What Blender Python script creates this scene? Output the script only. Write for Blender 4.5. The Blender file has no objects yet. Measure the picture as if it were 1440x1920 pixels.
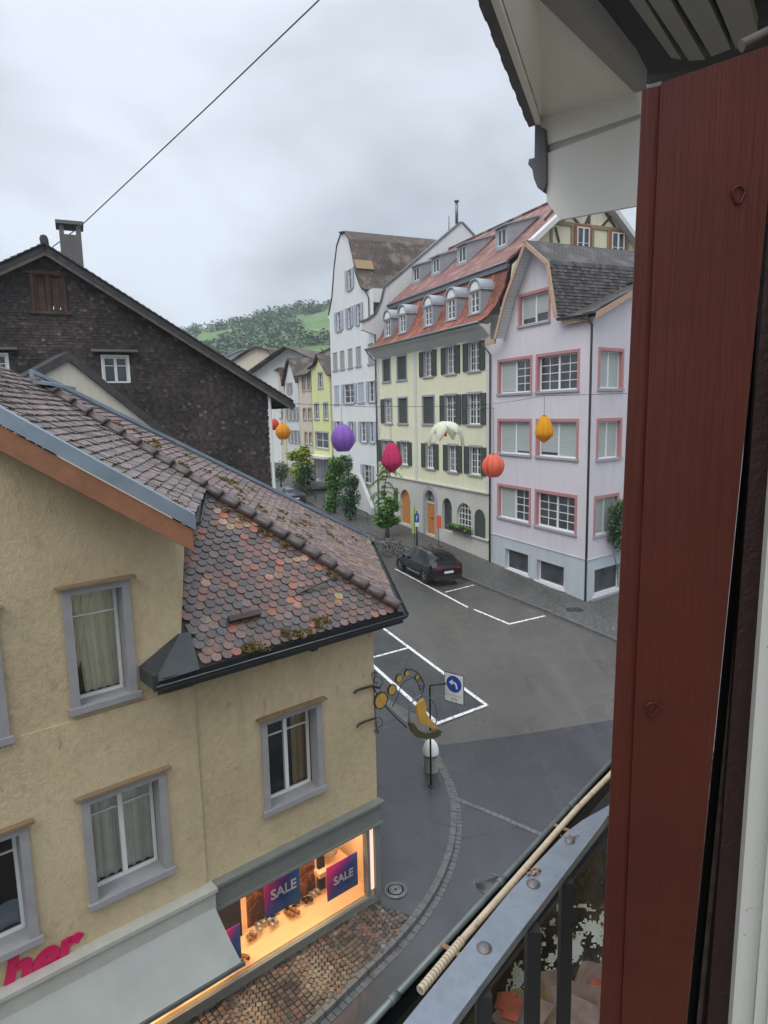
import bpy, math, random
from mathutils import Vector, Matrix, noise
from mathutils.geometry import tessellate_polygon, delaunay_2d_cdt
random.seed(7)
V=Vector
scn=bpy.context.scene
COL=scn.collection
# ------------------------------------------------------------------ camera
F_PX=1250.; PITCH=math.radians(8.51); ROLL=math.radians(1.23); CAM=V((0,0,9.0))
AF=V((0,math.cos(PITCH),-math.sin(PITCH))); U0=V((0,math.sin(PITCH),math.cos(PITCH))); R0=V((1,0,0))
AR=R0*math.cos(ROLL)-U0*math.sin(ROLL); AU=U0*math.cos(ROLL)+R0*math.sin(ROLL)
cd=bpy.data.cameras.new('camera'); cam=bpy.data.objects.new('camera',cd); COL.objects.link(cam)
cd.sensor_fit='VERTICAL'; cd.sensor_height=36; cd.lens=F_PX/1920*36; cd.clip_start=.05; cd.clip_end=5000
cam.matrix_world=Matrix(((AR.x,AU.x,-AF.x,CAM.x),(AR.y,AU.y,-AF.y,CAM.y),(AR.z,AU.z,-AF.z,CAM.z),(0,0,0,1)))
scn.camera=cam
# ------------------------------------------------------------------ world: overcast sky, sun
w=bpy.data.worlds.new('World'); scn.world=w; w.use_nodes=True
nt=w.node_tree; nt.nodes.clear()
def N(t,**k):
    n=nt.nodes.new(t)
    for a,b in k.items(): setattr(n,a,b)
    return n
SUN_EL=math.radians(52); SUN_AZ=math.radians(215)
sky=N('ShaderNodeTexSky',sky_type='NISHITA',sun_disc=False); sky.sun_elevation=SUN_EL; sky.sun_rotation=SUN_AZ
bg1=N('ShaderNodeBackground'); bg1.inputs['Strength'].default_value=.1
nt.links.new(sky.outputs[0],bg1.inputs[0])
tc=N('ShaderNodeTexCoord'); sep=N('ShaderNodeSeparateXYZ'); nt.links.new(tc.outputs['Generated'],sep.inputs[0])
# cloud layer: project the direction on a flat layer high above
zz=N('ShaderNodeMath',operation='MAXIMUM'); nt.links.new(sep.outputs[2],zz.inputs[0]); zz.inputs[1].default_value=0.0
za=N('ShaderNodeMath',operation='ADD'); nt.links.new(zz.outputs[0],za.inputs[0]); za.inputs[1].default_value=.5
dv=N('ShaderNodeVectorMath',operation='DIVIDE'); nt.links.new(tc.outputs['Generated'],dv.inputs[0])
cmb=N('ShaderNodeCombineXYZ')
for i in range(3): nt.links.new(za.outputs[0],cmb.inputs[i])
nt.links.new(cmb.outputs[0],dv.inputs[1])
n1=N('ShaderNodeTexNoise'); n1.inputs['Scale'].default_value=2.1; n1.inputs['Detail'].default_value=5; n1.inputs['Roughness'].default_value=.5; n1.inputs['Distortion'].default_value=.35
nt.links.new(dv.outputs[0],n1.inputs['Vector'])
cr=N('ShaderNodeValToRGB'); nt.links.new(n1.outputs['Fac'],cr.inputs[0])
e=cr.color_ramp.elements; e[0].position=.34; e[0].color=(.40,.44,.49,1); e[1].position=.62; e[1].color=(.68,.74,.82,1)
m=e.new(.48); m.color=(.55,.595,.655,1)
# overcast: the zenith is brighter than the horizon
gr=N('ShaderNodeMapRange'); gr.inputs['From Min'].default_value=.48; gr.inputs['From Max'].default_value=.95; gr.inputs['To Min'].default_value=1.0; gr.inputs['To Max'].default_value=3.1
nt.links.new(zz.outputs[0],gr.inputs['Value'])
bg2=N('ShaderNodeBackground'); nt.links.new(cr.outputs[0],bg2.inputs[0]); nt.links.new(gr.outputs[0],bg2.inputs['Strength'])
mx=N('ShaderNodeMixShader'); mx.inputs[0].default_value=.93
nt.links.new(bg1.outputs[0],mx.inputs[1]); nt.links.new(bg2.outputs[0],mx.inputs[2])
wo=N('ShaderNodeOutputWorld'); nt.links.new(mx.outputs[0],wo.inputs[0])
sd=bpy.data.lights.new('sun','SUN'); sd.energy=1.3; sd.angle=math.radians(40); sd.color=(1,.97,.93)
so=bpy.data.objects.new('sun',sd); COL.objects.link(so)
# nishita: rotation 0 = +Y, growing clockwise seen from above
sdir=V((math.sin(SUN_AZ)*math.cos(SUN_EL),math.cos(SUN_AZ)*math.cos(SUN_EL),math.sin(SUN_EL)))
so.rotation_euler=sdir.to_track_quat('Z','Y').to_euler()
vs=scn.view_settings; vs.view_transform='Standard'; vs.look='None'; vs.exposure=0.4; vs.gamma=1; vs.use_curve_mapping=False
scn.cycles.max_bounces=6; scn.cycles.transparent_max_bounces=8

# ------------------------------------------------------------------ pixel helpers (photo 1440x1920)
def ray(u,v): return AR*((u-720)/F_PX)+AU*((960-v)/F_PX)+AF
def onplane(px,o,n):
    d=ray(*px); return CAM+d*((o-CAM).dot(n)/d.dot(n))
def onz(px,z): return onplane(px,V((0,0,z)),V((0,0,1)))
def onY(px,Y): return CAM+ray(*px)*(Y/ray(*px).y)
def hd(u,v):
    d=ray(u,v); d.z=0; return d.normalized()
# street frame: origin at the lilac corner, D1 runs up the street
D1=hd(150,785); G=onz((1100,1132),0.0); NF=V((-D1.y,D1.x,0))       # NF points from facades to the street
def gz_s(s):
    if s<-60: s=-60
    z=.04*s
    a=min(max(0,s-20),26); z+=.0015*a*a
    if s>46: z+=(min(s,130)-46)*.06
    return z
def gz(x,y): return gz_s((V((x,y,0))-G).dot(D1))
def ST(s,t,h=0): 
    p=G+D1*s+NF*t; return V((p.x,p.y,gz_s(s)+h))
def ong(px,h=0):
    z=0
    for i in range(25):
        p=onz(px,z); z=gz(p.x,p.y)+h
    return V((p.x,p.y,z))
class Fr:
    """vertical facade frame: s along (image right), z up, d outwards"""
    def __init__(s,O,u,n): s.O=V((O.x,O.y,0)); s.u=u; s.n=n
    def p(s,a,z,d=0): 
        q=s.O+s.u*a+s.n*d; return V((q.x,q.y,z))
    def px(s,px,d=0):
        q=onplane(px,s.O+s.n*d,s.n); return ((q-s.O).dot(s.u),q.z)
    def coord(s,q): return ((q-s.O).dot(s.u),q.z,(q-s.O).dot(s.n))
    def box(s,u0,u1,vt,vb,d=0):
        um=(u0+u1)/2; vm=(vt+vb)/2
        return (s.px((u0,vm),d)[0],s.px((u1,vm),d)[0],s.px((um,vb),d)[1],s.px((um,vt),d)[1])
# ------------------------------------------------------------------ mesh builder
class MB:
    def __init__(s): s.v=[]; s.f=[]; s.uv=[]; s.m=[]; s.cur=0; s.sm=[]; s.smooth=False
    def face(s,pts,uv=None):
        i=len(s.v); s.v+=[V(p) for p in pts]; s.f.append(tuple(range(i,i+len(pts)))); s.m.append(s.cur); s.uv.append(uv); s.sm.append(s.smooth)
    def poly(s,pts,U=None,W=None,o=None):
        """planar face with metric uv along U, W"""
        if U is None: s.face(pts); return
        o=o or V(pts[0])
        s.face(pts,[((V(p)-o).dot(U),(V(p)-o).dot(W)) for p in pts])
    def box(s,o,a,b,c):
        """o corner, three edge vectors"""
        o=V(o);a=V(a);b=V(b);c=V(c)
        if a.cross(b).dot(c)<0: a,b=b,a
        P=[o,o+a,o+a+b,o+b,o+c,o+a+c,o+a+b+c,o+b+c]
        for q in ((3,2,1,0),(4,5,6,7),(0,1,5,4),(1,2,6,5),(2,3,7,6),(3,0,4,7)): s.face([P[k] for k in q])
    def fbox(s,fr,s0,s1,z0,z1,d0,d1): s.box(fr.p(s0,z0,d0),fr.u*(s1-s0),V((0,0,z1-z0)),fr.n*(d1-d0))
    def prism(s,pts,ext):
        """closed polygon extruded by ext, both caps"""
        ext=V(ext); pts=[V(p) for p in pts]; n=len(pts)
        tri=tessellate_polygon([pts])
        nn=V((0,0,0))
        for i in range(n): nn+=pts[i].cross(pts[(i+1)%n])
        flip=nn.dot(ext)>0
        for t in tri:
            a=[pts[k] for k in t]
            no=(a[1]-a[0]).cross(a[2]-a[0])
            if no.dot(ext)>0: a=a[::-1]
            s.face(a); s.face([q+ext for q in a[::-1]])
        for i in range(n):
            a,b=pts[i],pts[(i+1)%n]; q=[a,b,b+ext,a+ext]
            if not flip: q=q[::-1]
            s.face(q)
    def tube(s,path,r,n=8,cap=True,smooth=True):
        path=[V(p) for p in path]; rr=r if isinstance(r,(list,tuple)) else [r]*len(path)
        base=len(s.v); ref=None
        for i,p in enumerate(path):
            t=(path[min(i+1,len(path)-1)]-path[max(i-1,0)])
            if t.length<1e-9: t=V((0,0,1))
            t.normalize()
            if ref is None:
                ref=t.cross(V((0,0,1))); 
                if ref.length<.1: ref=t.cross(V((1,0,0)))
            ref=(ref-t*ref.dot(t)).normalized(); b=t.cross(ref)
            for k in range(n):
                a=2*math.pi*k/n; s.v.append(p+(ref*math.cos(a)+b*math.sin(a))*rr[i])
        for i in range(len(path)-1):
            for k in range(n):
                k2=(k+1)%n; s.f.append((base+i*n+k,base+i*n+k2,base+(i+1)*n+k2,base+(i+1)*n+k)); s.m.append(s.cur); s.uv.append(None); s.sm.append(smooth)
        if cap:
            s.f.append(tuple(base+k for k in range(n))[::-1]); s.m.append(s.cur); s.uv.append(None); s.sm.append(False)
            s.f.append(tuple(base+(len(path)-1)*n+k for k in range(n))); s.m.append(s.cur); s.uv.append(None); s.sm.append(False)
    def lathe(s,c,prof,n=20,axis=V((0,0,1)),smooth=True):
        axis=V(axis).normalized(); ref=axis.cross(V((0,1,0)))
        if ref.length<.1: ref=axis.cross(V((1,0,0)))
        ref.normalize(); b=axis.cross(ref); base=len(s.v); c=V(c)
        for (r,h) in prof:
            for k in range(n):
                a=2*math.pi*k/n; s.v.append(c+axis*h+(ref*math.cos(a)+b*math.sin(a))*r)
        for i in range(len(prof)-1):
            for k in range(n):
                k2=(k+1)%n; s.f.append((base+i*n+k,base+i*n+k2,base+(i+1)*n+k2,base+(i+1)*n+k)); s.m.append(s.cur); s.uv.append(None); s.sm.append(smooth)
        for i,rev in ((0,True),(len(prof)-1,False)):
            t=tuple(base+i*n+k for k in range(n)); s.f.append(t[::-1] if rev else t); s.m.append(s.cur); s.uv.append(None); s.sm.append(False)
    def build(s,name,mats,parent=None,loc=None):
        mats=mats if isinstance(mats,(list,tuple)) else [mats]
        o0=V((0,0,0))
        if parent is not None: o0=V(parent['_w'])
        elif loc is not None: o0=V(loc)
        me=bpy.data.meshes.new(name); me.from_pydata([tuple(p-o0) for p in s.v],[],s.f)
        if any(u is not None for u in s.uv):
            l=me.uv_layers.new(name='UVMap'); k=0
            for fi,f in enumerate(s.f):
                u=s.uv[fi]
                for j in range(len(f)):
                    l.data[k].uv=u[j] if u else (0,0); k+=1
        for mm in mats: me.materials.append(mm)
        me.polygons.foreach_set('material_index',s.m); me.polygons.foreach_set('use_smooth',s.sm)
        me.update(); me.validate()
        o=bpy.data.objects.new(name,me); COL.objects.link(o)
        if parent is not None: o.parent=parent
        else: o.location=o0
        o['_w']=tuple(o0); return o
def tag(o,label=None,cat=None,group=None,kind=None):
    for k,x in (('label',label),('category',cat),('group',group),('kind',kind)):
        if x: o[k]=x
    return o
def thing(name,label,cat,loc,group=None):
    o=bpy.data.objects.new(name,None); COL.objects.link(o); o.location=loc; o.empty_display_size=.2; o['_w']=tuple(loc)
    return tag(o,label,cat,group)
def copy_tree(o,parent=None):
    c=o.copy(); COL.objects.link(c); c.parent=parent
    for ch in [x for x in COL.objects if x.parent==o]: copy_tree(ch,c)
    return c
# ------------------------------------------------------------------ materials
class MatB:
    def __init__(s,name,col,rough=.7,spec=.4,metal=0):
        s.m=bpy.data.materials.new(name); s.m.use_nodes=True; s.nt=s.m.node_tree; s.b=s.nt.nodes['Principled BSDF']
        s.b.inputs['Roughness'].default_value=rough; s.b.inputs['Metallic'].default_value=metal
        s.b.inputs['Specular IOR Level'].default_value=spec
        s.col=s.rgb(col); s.bump=None; s.co=None
        s.rgbin()
    def rgb(s,c):
        n=s.nt.nodes.new('ShaderNodeRGB'); n.outputs[0].default_value=(*c,1); return n.outputs[0]
    def rgbin(s): s.nt.links.new(s.col,s.b.inputs['Base Color'])
    def coord(s,kind='Object',scale=(1,1,1)):
        t=s.nt.nodes.new('ShaderNodeTexCoord'); mp=s.nt.nodes.new('ShaderNodeMapping'); mp.inputs['Scale'].default_value=scale
        s.nt.links.new(t.outputs[kind],mp.inputs[0]); return mp.outputs[0]
    def noise(s,scale,detail=4,rough=.6,co=None,dist=0):
        n=s.nt.nodes.new('ShaderNodeTexNoise'); n.inputs['Scale'].default_value=scale; n.inputs['Detail'].default_value=detail; n.inputs['Roughness'].default_value=rough; n.inputs['Distortion'].default_value=dist
        s.nt.links.new(co or s.coord(),n.inputs['Vector']); return n.outputs['Fac']
    def ramp(s,fac,stops,interp='LINEAR'):
        r=s.nt.nodes.new('ShaderNodeValToRGB'); r.color_ramp.interpolation=interp; e=r.color_ramp.elements
        while len(e)<len(stops): e.new(.5)
        for q,(p,c) in zip(e,stops): q.position=p; q.color=(*c,1) if len(c)==3 else c
        s.nt.links.new(fac,r.inputs[0]); return r.outputs[0]
    def mix(s,fac,a,b,mode='MIX'):
        n=s.nt.nodes.new('ShaderNodeMix'); n.data_type='RGBA'; n.blend_type=mode
        if isinstance(fac,float): n.inputs[0].default_value=fac
        else: s.nt.links.new(fac,n.inputs[0])
        for i,x in ((6,a),(7,b)):
            if isinstance(x,tuple): n.inputs[i].default_value=(*x,1)
            else: s.nt.links.new(x,n.inputs[i])
        return n.outputs[2]
    def patch(s,scale,lo,hi,c,detail=5,rough=.6,co=None,dist=0):
        """mix colour c in where noise runs lo..hi"""
        f=s.ramp(s.noise(scale,detail,rough,co,dist),[(lo,(0,0,0)),(hi,(1,1,1))]); s.col=s.mix(f,s.col,c); s.rgbin(); return s
    def vary(s,scale,amt,detail=4,co=None):
        f=s.ramp(s.noise(scale,detail,.6,co),[(.3,(1-amt,)*3),(.7,(1+amt*.6,)*3)])
        s.col=s.mix(1.0,s.col,f,'MULTIPLY'); s.rgbin(); return s
    def bmp(s,fac,strength=.3,dist=.02):
        b=s.nt.nodes.new('ShaderNodeBump'); b.inputs['Strength'].default_value=strength; b.inputs['Distance'].default_value=dist
        s.nt.links.new(fac,b.inputs['Height'])
        if s.bump: s.nt.links.new(s.bump,b.inputs['Normal'])
        s.bump=b.outputs[0]; s.nt.links.new(s.bump,s.b.inputs['Normal']); return s
    def rgh(s,fac,lo,hi,a=.3,b=.7):
        n=s.nt.nodes.new('ShaderNodeMapRange'); s.nt.links.new(fac,n.inputs[0]); n.inputs[1].default_value=a; n.inputs[2].default_value=b; n.inputs[3].default_value=lo; n.inputs[4].default_value=hi
        s.nt.links.new(n.outputs[0],s.b.inputs['Roughness']); return s
    def island(s):
        g=s.nt.nodes.new('ShaderNodeNewGeometry'); return g.outputs['Random Per Island']
    def emit(s,c,st):
        s.b.inputs['Emission Color'].default_value=(*c,1); s.b.inputs['Emission Strength'].default_value=st; return s
def plaster(name,c,bump=.25,var=.1,dirt=None,sc=1):
    m=MatB(name,c,.88,.25); m.vary(.5*sc,var); m.vary(6*sc,var*.6)
    st=m.coord('Object',(1.4,1.4,.18)); 
    m.patch(1.3,.54,.82,tuple(x*.78 for x in c) if dirt is None else dirt,co=st); m.patch(2.2,.5,.66,tuple(x*.9 for x in c),5,.7,m.coord('Object',(2.5,2.5,.12)))
    m.bmp(m.noise(18*sc,5,.65),bump,.02); return m.m
def plain(name,c,rough=.6,spec=.4,metal=0,var=.06,sc=4,bump=0,bsc=30):
    m=MatB(name,c,rough,spec,metal); m.vary(sc,var)
    if bump: m.bmp(m.noise(bsc,4),bump,.005)
    return m.m
def tilemat(name,c1,c2,cm,sx,sy,patch=None,rough=.7,bump=.6):
    m=MatB(name,c1,rough,.35); co=m.coord('UV')
    n=m.nt.nodes.new('ShaderNodeTexBrick'); m.nt.links.new(co,n.inputs['Vector'])
    for k,x in (('Color1',c1),('Color2',c2),('Mortar',cm)): n.inputs[k].default_value=(*x,1)
    n.inputs['Scale'].default_value=1; n.inputs['Brick Width'].default_value=sx; n.inputs['Row Height'].default_value=sy; n.inputs['Mortar Size'].default_value=.018*(sy/.15); n.inputs['Mortar Smooth'].default_value=.3
    m.col=n.outputs['Color']; m.rgbin(); m.vary(.8,.25); m.vary(7,.25)
    if patch: m.patch(1.2,.5,.66,patch); 
    m.bmp(n.outputs['Fac'],-bump,.02)
    return m.m
M={}
M['cream']=plaster('ochre_render',(.52,.43,.28),.55,.13,(.50,.41,.265))
# coarse combed render of the shop house
m=MatB('ochre_render_rough',(.50,.405,.255),.9,.2); m.vary(.45,.14); m.vary(9,.10)
m.patch(7,.60,.74,(.37,.30,.18),4,.6,m.coord('Object',(1,1,.45)))
m.patch(.5,.5,.8,(.57,.475,.32)); m.patch(1.1,.55,.75,(.41,.335,.215),5,.65,m.coord('Object',(1.6,1.6,.3)))
m.bmp(m.noise(19,5,.65,m.coord('Object',(1,1,.75)),.5),.8,.025); m.bmp(m.noise(70,3,.6),.35,.01); M['ochre']=m.m
M['lilac']=plaster('lilac_render',(.61,.565,.60),.15,.05,(.56,.52,.55))
M['plinth']=plaster('grey_plinth',(.46,.50,.53),.15,.06)
M['yellow']=plaster('pale_yellow_render',(.70,.68,.49),.12,.05,(.64,.62,.45))
M['stonebase']=plaster('pale_stone_base',(.52,.51,.46),.2,.08)
M['white']=plaster('white_render',(.66,.67,.66),.12,.05,(.60,.61,.60))
M['offwhite']=plaster('offwhite_render',(.58,.58,.55),.12,.05)
M['lime']=plaster('lime_yellow_render',(.62,.64,.31),.12,.05,(.57,.59,.28))
M['beige']=plaster('beige_render',(.56,.50,.40),.12,.06)
M['stone']=plain('grey_stone',(.33,.33,.35),.8,bump=.15)
M['sur']=plain('lilac_grey_window_stone',(.285,.28,.285),.75,var=.1,bump=.2)
M['pink']=plain('dusty_pink_trim',(.44,.20,.20),.7,var=.08)
M['wframe']=plain('white_frame_paint',(.70,.70,.68),.45,var=.04)
M['shut']=MatB('dark_green_shutter',(.045,.055,.045),.6).m
def louvre(name,c):
    m=MatB(name,c,.6); wv=m.nt.nodes.new('ShaderNodeTexWave'); wv.wave_type='BANDS'; wv.bands_direction='Z'; wv.inputs['Scale'].default_value=5.
    m.nt.links.new(m.coord(),wv.inputs[0]); m.bmp(wv.outputs['Fac'],.7,.02); m.vary(3,.12); return m.m
M['shut']=louvre('dark_green_louvred_shutter',(.05,.06,.05)); M['shutb']=louvre('pale_blue_louvred_shutter',(.38,.43,.50)); M['shutg']=louvre('grey_louvred_shutter',(.30,.31,.30))
m=MatB('dark_window_glass',(.025,.03,.035),.08,.6); m.patch(.7,.4,.65,(.07,.08,.09)); m.bmp(m.noise(1.2,1),.12,.05); M['glass']=m.m
m=MatB('curtained_window_glass',(.20,.21,.21),.12,.6); m.vary(2.5,.35,2,m.coord('Object',(3,3,.3))); M['cglass']=m.m
M['blind']=MatB('grey_green_blind',(.36,.40,.38),.7); 
wv=M['blind'].nt.nodes.new('ShaderNodeTexWave'); wv.bands_direction='Z'; wv.inputs['Scale'].default_value=2.6; M['blind'].nt.links.new(M['blind'].coord(),wv.inputs[0]); M['blind'].bmp(wv.outputs['Fac'],.35,.02); M['blind']=M['blind'].m
def clearglass(name,a=.82):
    m=bpy.data.materials.new(name); m.use_nodes=True; t=m.node_tree; t.nodes.clear()
    tr=t.nodes.new('ShaderNodeBsdfTransparent'); tr.inputs[0].default_value=(.95,.96,.955,1); gl=t.nodes.new('ShaderNodeBsdfGlossy'); gl.inputs['Roughness'].default_value=.03
    fr=t.nodes.new('ShaderNodeFresnel'); fr.inputs[0].default_value=1.5; mr=t.nodes.new('ShaderNodeMath'); mr.operation='ADD'; mr.use_clamp=True; mr.inputs[1].default_value=.05
    t.links.new(fr.outputs[0],mr.inputs[0])
    x=t.nodes.new('ShaderNodeMixShader'); t.links.new(mr.outputs[0],x.inputs[0]); t.links.new(tr.outputs[0],x.inputs[1]); t.links.new(gl.outputs[0],x.inputs[2])
    o=t.nodes.new('ShaderNodeOutputMaterial'); t.links.new(x.outputs[0],o.inputs[0]); return m
M['clear']=clearglass('clear_window_glass')
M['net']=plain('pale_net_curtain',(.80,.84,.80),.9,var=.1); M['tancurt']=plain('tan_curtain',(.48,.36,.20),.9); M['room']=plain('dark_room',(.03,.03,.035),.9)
M['metal']=plain('weathered_zinc',(.17,.18,.19),.42,.5,.6,var=.2,sc=3); M['blueflash']=plain('blue_grey_sheet_flashing',(.22,.27,.32),.4,.5,.3,var=.2,sc=2)
M['dmetal']=plain('dark_gutter_metal',(.035,.04,.042),.35,.5,.4,var=.15); M['pipe']=plain('brown_downpipe',(.05,.045,.045),.45)
M['iron']=plain('black_wrought_iron',(.02,.02,.022),.5); M['gold']=plain('gold_leaf',(.62,.36,.07),.45,.5,.35,var=.12)
M['wood']=plain('tan_bargeboard_wood',(.45,.30,.205),.65,var=.12); M['fascia']=plain('red_brown_fascia',(.25,.11,.055),.6,var=.2,bump=.2)
M['awn']=plain('grey_awning_cloth',(.275,.29,.27),.8,var=.10,sc=1.5); M['grey']=plain('grey_shopfront_metal',(.19,.20,.185),.45,.5,.2,var=.08)
M['red_tile']=tilemat('orange_red_roof_tiles',(.30,.095,.06),(.205,.072,.05),(.09,.03,.025),.2,.17,(.42,.15,.07))
M['red_tile2']=tilemat('pinkish_red_roof_tiles',(.29,.13,.11),(.23,.105,.09),(.12,.06,.05),.24,.22,(.33,.19,.16))
M['brown_tile']=tilemat('brown_roof_tiles',(.12,.085,.07),(.085,.065,.055),(.03,.025,.02),.22,.2,(.18,.14,.11))
M['dark_tile']=tilemat('dark_grey_roof_tiles',(.055,.05,.05),(.085,.075,.07),(.012,.012,.012),.22,.17,(.10,.09,.08),bump=1)
M['orange']=plain('orange_wood_door',(.50,.20,.045),.5,var=.12); M['timber']=plain('dark_timber_beam',(.075,.055,.042),.7); M['timber2']=plain('tan_timber_beam',(.30,.20,.11),.7)
M['timberfill']=plaster('cream_infill',(.68,.64,.48),.1,.04)
# ground
def asphalt(name,c,wet=.38,stain=None,lo=.3,hi=.62):
    m=MatB(name,c,.6,.5); m.vary(.35,.22,6); m.vary(3,.1); m.vary(60,.28,2)
    if stain: m.patch(.25,.45,.7,stain,6)
    # hairline cracks and older repair patches
    nz=m.nt.nodes.new('ShaderNodeTexNoise'); nz.inputs['Scale'].default_value=.9; nz.inputs['Detail'].default_value=6; m.nt.links.new(m.coord(),nz.inputs[0])
    mx_=m.nt.nodes.new('ShaderNodeMix'); mx_.data_type='VECTOR'; mx_.inputs[0].default_value=.12; m.nt.links.new(m.coord(),mx_.inputs[4]); m.nt.links.new(nz.outputs['Color'],mx_.inputs[5])
    vo=m.nt.nodes.new('ShaderNodeTexVoronoi'); vo.feature='DISTANCE_TO_EDGE'; vo.inputs['Scale'].default_value=.30; m.nt.links.new(mx_.outputs[1],vo.inputs[0])
    cr_=m.ramp(vo.outputs['Distance'],[(.002,(1,1,1)),(.007,(0,0,0))]); ms=m.ramp(m.noise(.4,3),[(.48,(0,0,0)),(.56,(.75,.75,.75))])
    m.col=m.mix(m.mix(1.0,cr_,ms,'MULTIPLY'),m.col,tuple(x*.4 for x in c))
    # long faint tyre tracks along the street
    m.patch(1.2,.52,.75,tuple(x*1.1 for x in c),4,.6,m.coord('Object',(1.6,.16,1)))
    m.rgh(m.noise(.5,5,.6),lo,hi); m.bmp(m.noise(90,3,.7),.35,.006); return m.m
M['road']=asphalt('worn_wet_asphalt',(.098,.091,.083),stain=(.075,.072,.068),lo=.2,hi=.5)
M['road2']=asphalt('newer_wet_asphalt',(.050,.051,.056),lo=.08,hi=.38); M['walk']=asphalt('damp_pavement_asphalt',(.050,.051,.055),lo=.08,hi=.36)
M['paint']=MatB('white_road_paint',(.72,.72,.70),.6); M['paint'].patch(9,.50,.64,(.24,.24,.235),8); M['paint']=M['paint'].m
M['kerb']=plain('granite_kerb',(.12,.12,.118),.45,var=.35,sc=6,bump=.3)
m=MatB('cobble_stone',(.1,.1,.1),.28,.5); m.col=m.ramp(m.island(),[(0,(.05,.042,.036)),(.3,(.095,.078,.062)),(.5,(.07,.06,.055)),(.66,(.125,.092,.07)),(.82,(.14,.07,.048)),(.9,(.105,.09,.055)),(.96,(.17,.145,.12))],'CONSTANT'); m.rgbin(); m.vary(12,.25); m.bmp(m.noise(25,4),.4,.01); M['cobble']=m.m
M['grout']=plain('wet_joint_sand',(.028,.025,.022),.5,var=.2)
m=MatB('small_sett_paving',(.10,.098,.09),.5,.4); co=m.coord('Object',(1,1,1)); vo=m.nt.nodes.new('ShaderNodeTexVoronoi'); vo.inputs['Scale'].default_value=10; m.nt.links.new(co,vo.inputs[0]); m.col=m.mix(1.0,m.col,m.ramp(vo.outputs['Color'],[(0,(.6,)*3),(1,(1.35,)*3)]),'MULTIPLY'); m.col=m.mix(m.ramp(vo.outputs['Distance'],[(.5,(0,0,0)),(.7,(1,1,1))]),m.col,(.055,.055,.05)); m.rgbin(); m.vary(.4,.2); M['setts']=m.m
M['earth']=plain('ground_soil',(.07,.065,.055),.9,var=.2,sc=.3)
# foliage
def leafmat(name,a,b,c):
    m=MatB(name,a,.55,.35); m.col=m.ramp(m.island(),[(0,a),(.5,b),(1,c)]); m.rgbin(); m.b.inputs['Transmission Weight'].default_value=0
    m.b.inputs['Subsurface Weight'].default_value=0; return m.m
M['leaf']=leafmat('mid_green_leaves',(.055,.14,.025),(.11,.24,.04),(.20,.36,.07)); M['leafd']=leafmat('blue_green_leaves',(.035,.09,.04),(.065,.14,.055),(.11,.20,.085)); M['leafy']=leafmat('yellow_green_leaves',(.16,.24,.02),(.30,.38,.03),(.42,.43,.05))
M['bark']=plain('grey_bark',(.09,.075,.06),.9,var=.2,bump=.5)
# ------------------------------------------------------------------ roof tile fields, walls, windows
def inpoly(x,y,P):
    c=False; n=len(P)
    for i in range(n):
        x1,y1=P[i]; x2,y2=P[(i+1)%n]
        if (y1>y)!=(y2>y) and x<(x2-x1)*(y-y1)/(y2-y1)+x1: c=not c
    return c
def tiles(mb,o,U,W,poly3,w,ex,th,shape='rect',jit=.01,lift=.01,skip=0,gap=.06):
    """U along the eave, W up the slope; every tile a small solid island"""
    o=V(o);U=V(U).normalized();W=V(W).normalized();Nn=U.cross(W).normalized()
    if Nn.z<0 and abs(Nn.z)>.05: Nn=-Nn
    P=[((V(p)-o).dot(U),(V(p)-o).dot(W)) for p in poly3]
    x0=min(p[0] for p in P);x1=max(p[0] for p in P);y0=min(p[1] for p in P);y1=max(p[1] for p in P)
    r=0;y=y0
    while y<y1:
        x=x0-(w/2 if r%2 else 0)
        while x<x1+w:
            cx=x+w/2
            if inpoly(cx,y+ex*.5,P) and random.random()>skip:
                jx=random.uniform(-jit,jit);jy=random.uniform(-jit,jit);ww=w*(1-gap)/2; L=ex*1.55; t0=th*random.uniform(.8,1.3); tw=random.uniform(-.15,.15)*th
                if shape=='rect': out=[(-ww,.0),(ww,random.uniform(-.3,.3)*jit)]
                else: out=[(-ww,.42*ww*2),(-ww*.86,.2*ww*2),(-ww*.5,.05*ww*2),(0,0),(ww*.5,.05*ww*2),(ww*.86,.2*ww*2),(ww,.42*ww*2)]
                def P3(a,b,h): return o+U*(cx+jx+a)+W*(y+jy+b)+Nn*(lift+h)
                hh=lambda a,b: t0*2*(1-b/L)+tw*a/ww
                top=[P3(a,b,hh(a,b)) for a,b in out]; up=[P3(ww,L,0),P3(-ww,L,0)]
                q=top+up
                if (q[1]-q[0]).cross(q[-1]-q[0]).dot(Nn)<0: q=q[::-1]
                i0=len(mb.v); mb.v+=[V(a) for a in q]
                mb.f.append(tuple(range(i0,i0+len(q)))); mb.m.append(mb.cur); mb.uv.append(None); mb.sm.append(False)
                # front lip shares the island through the same vertices
                idx=[i0+(k if (top[0]-q[0]).length<1e-9 else len(q)-1-k) for k in range(len(top))]
                j0=len(mb.v); mb.v+=[a-Nn*t0 for a in top]
                for k in range(len(top)-1):
                    mb.f.append((idx[k+1],idx[k],j0+k,j0+k+1)); mb.m.append(mb.cur); mb.uv.append(None); mb.sm.append(False)
            x+=w
        y+=ex; r+=1
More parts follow.
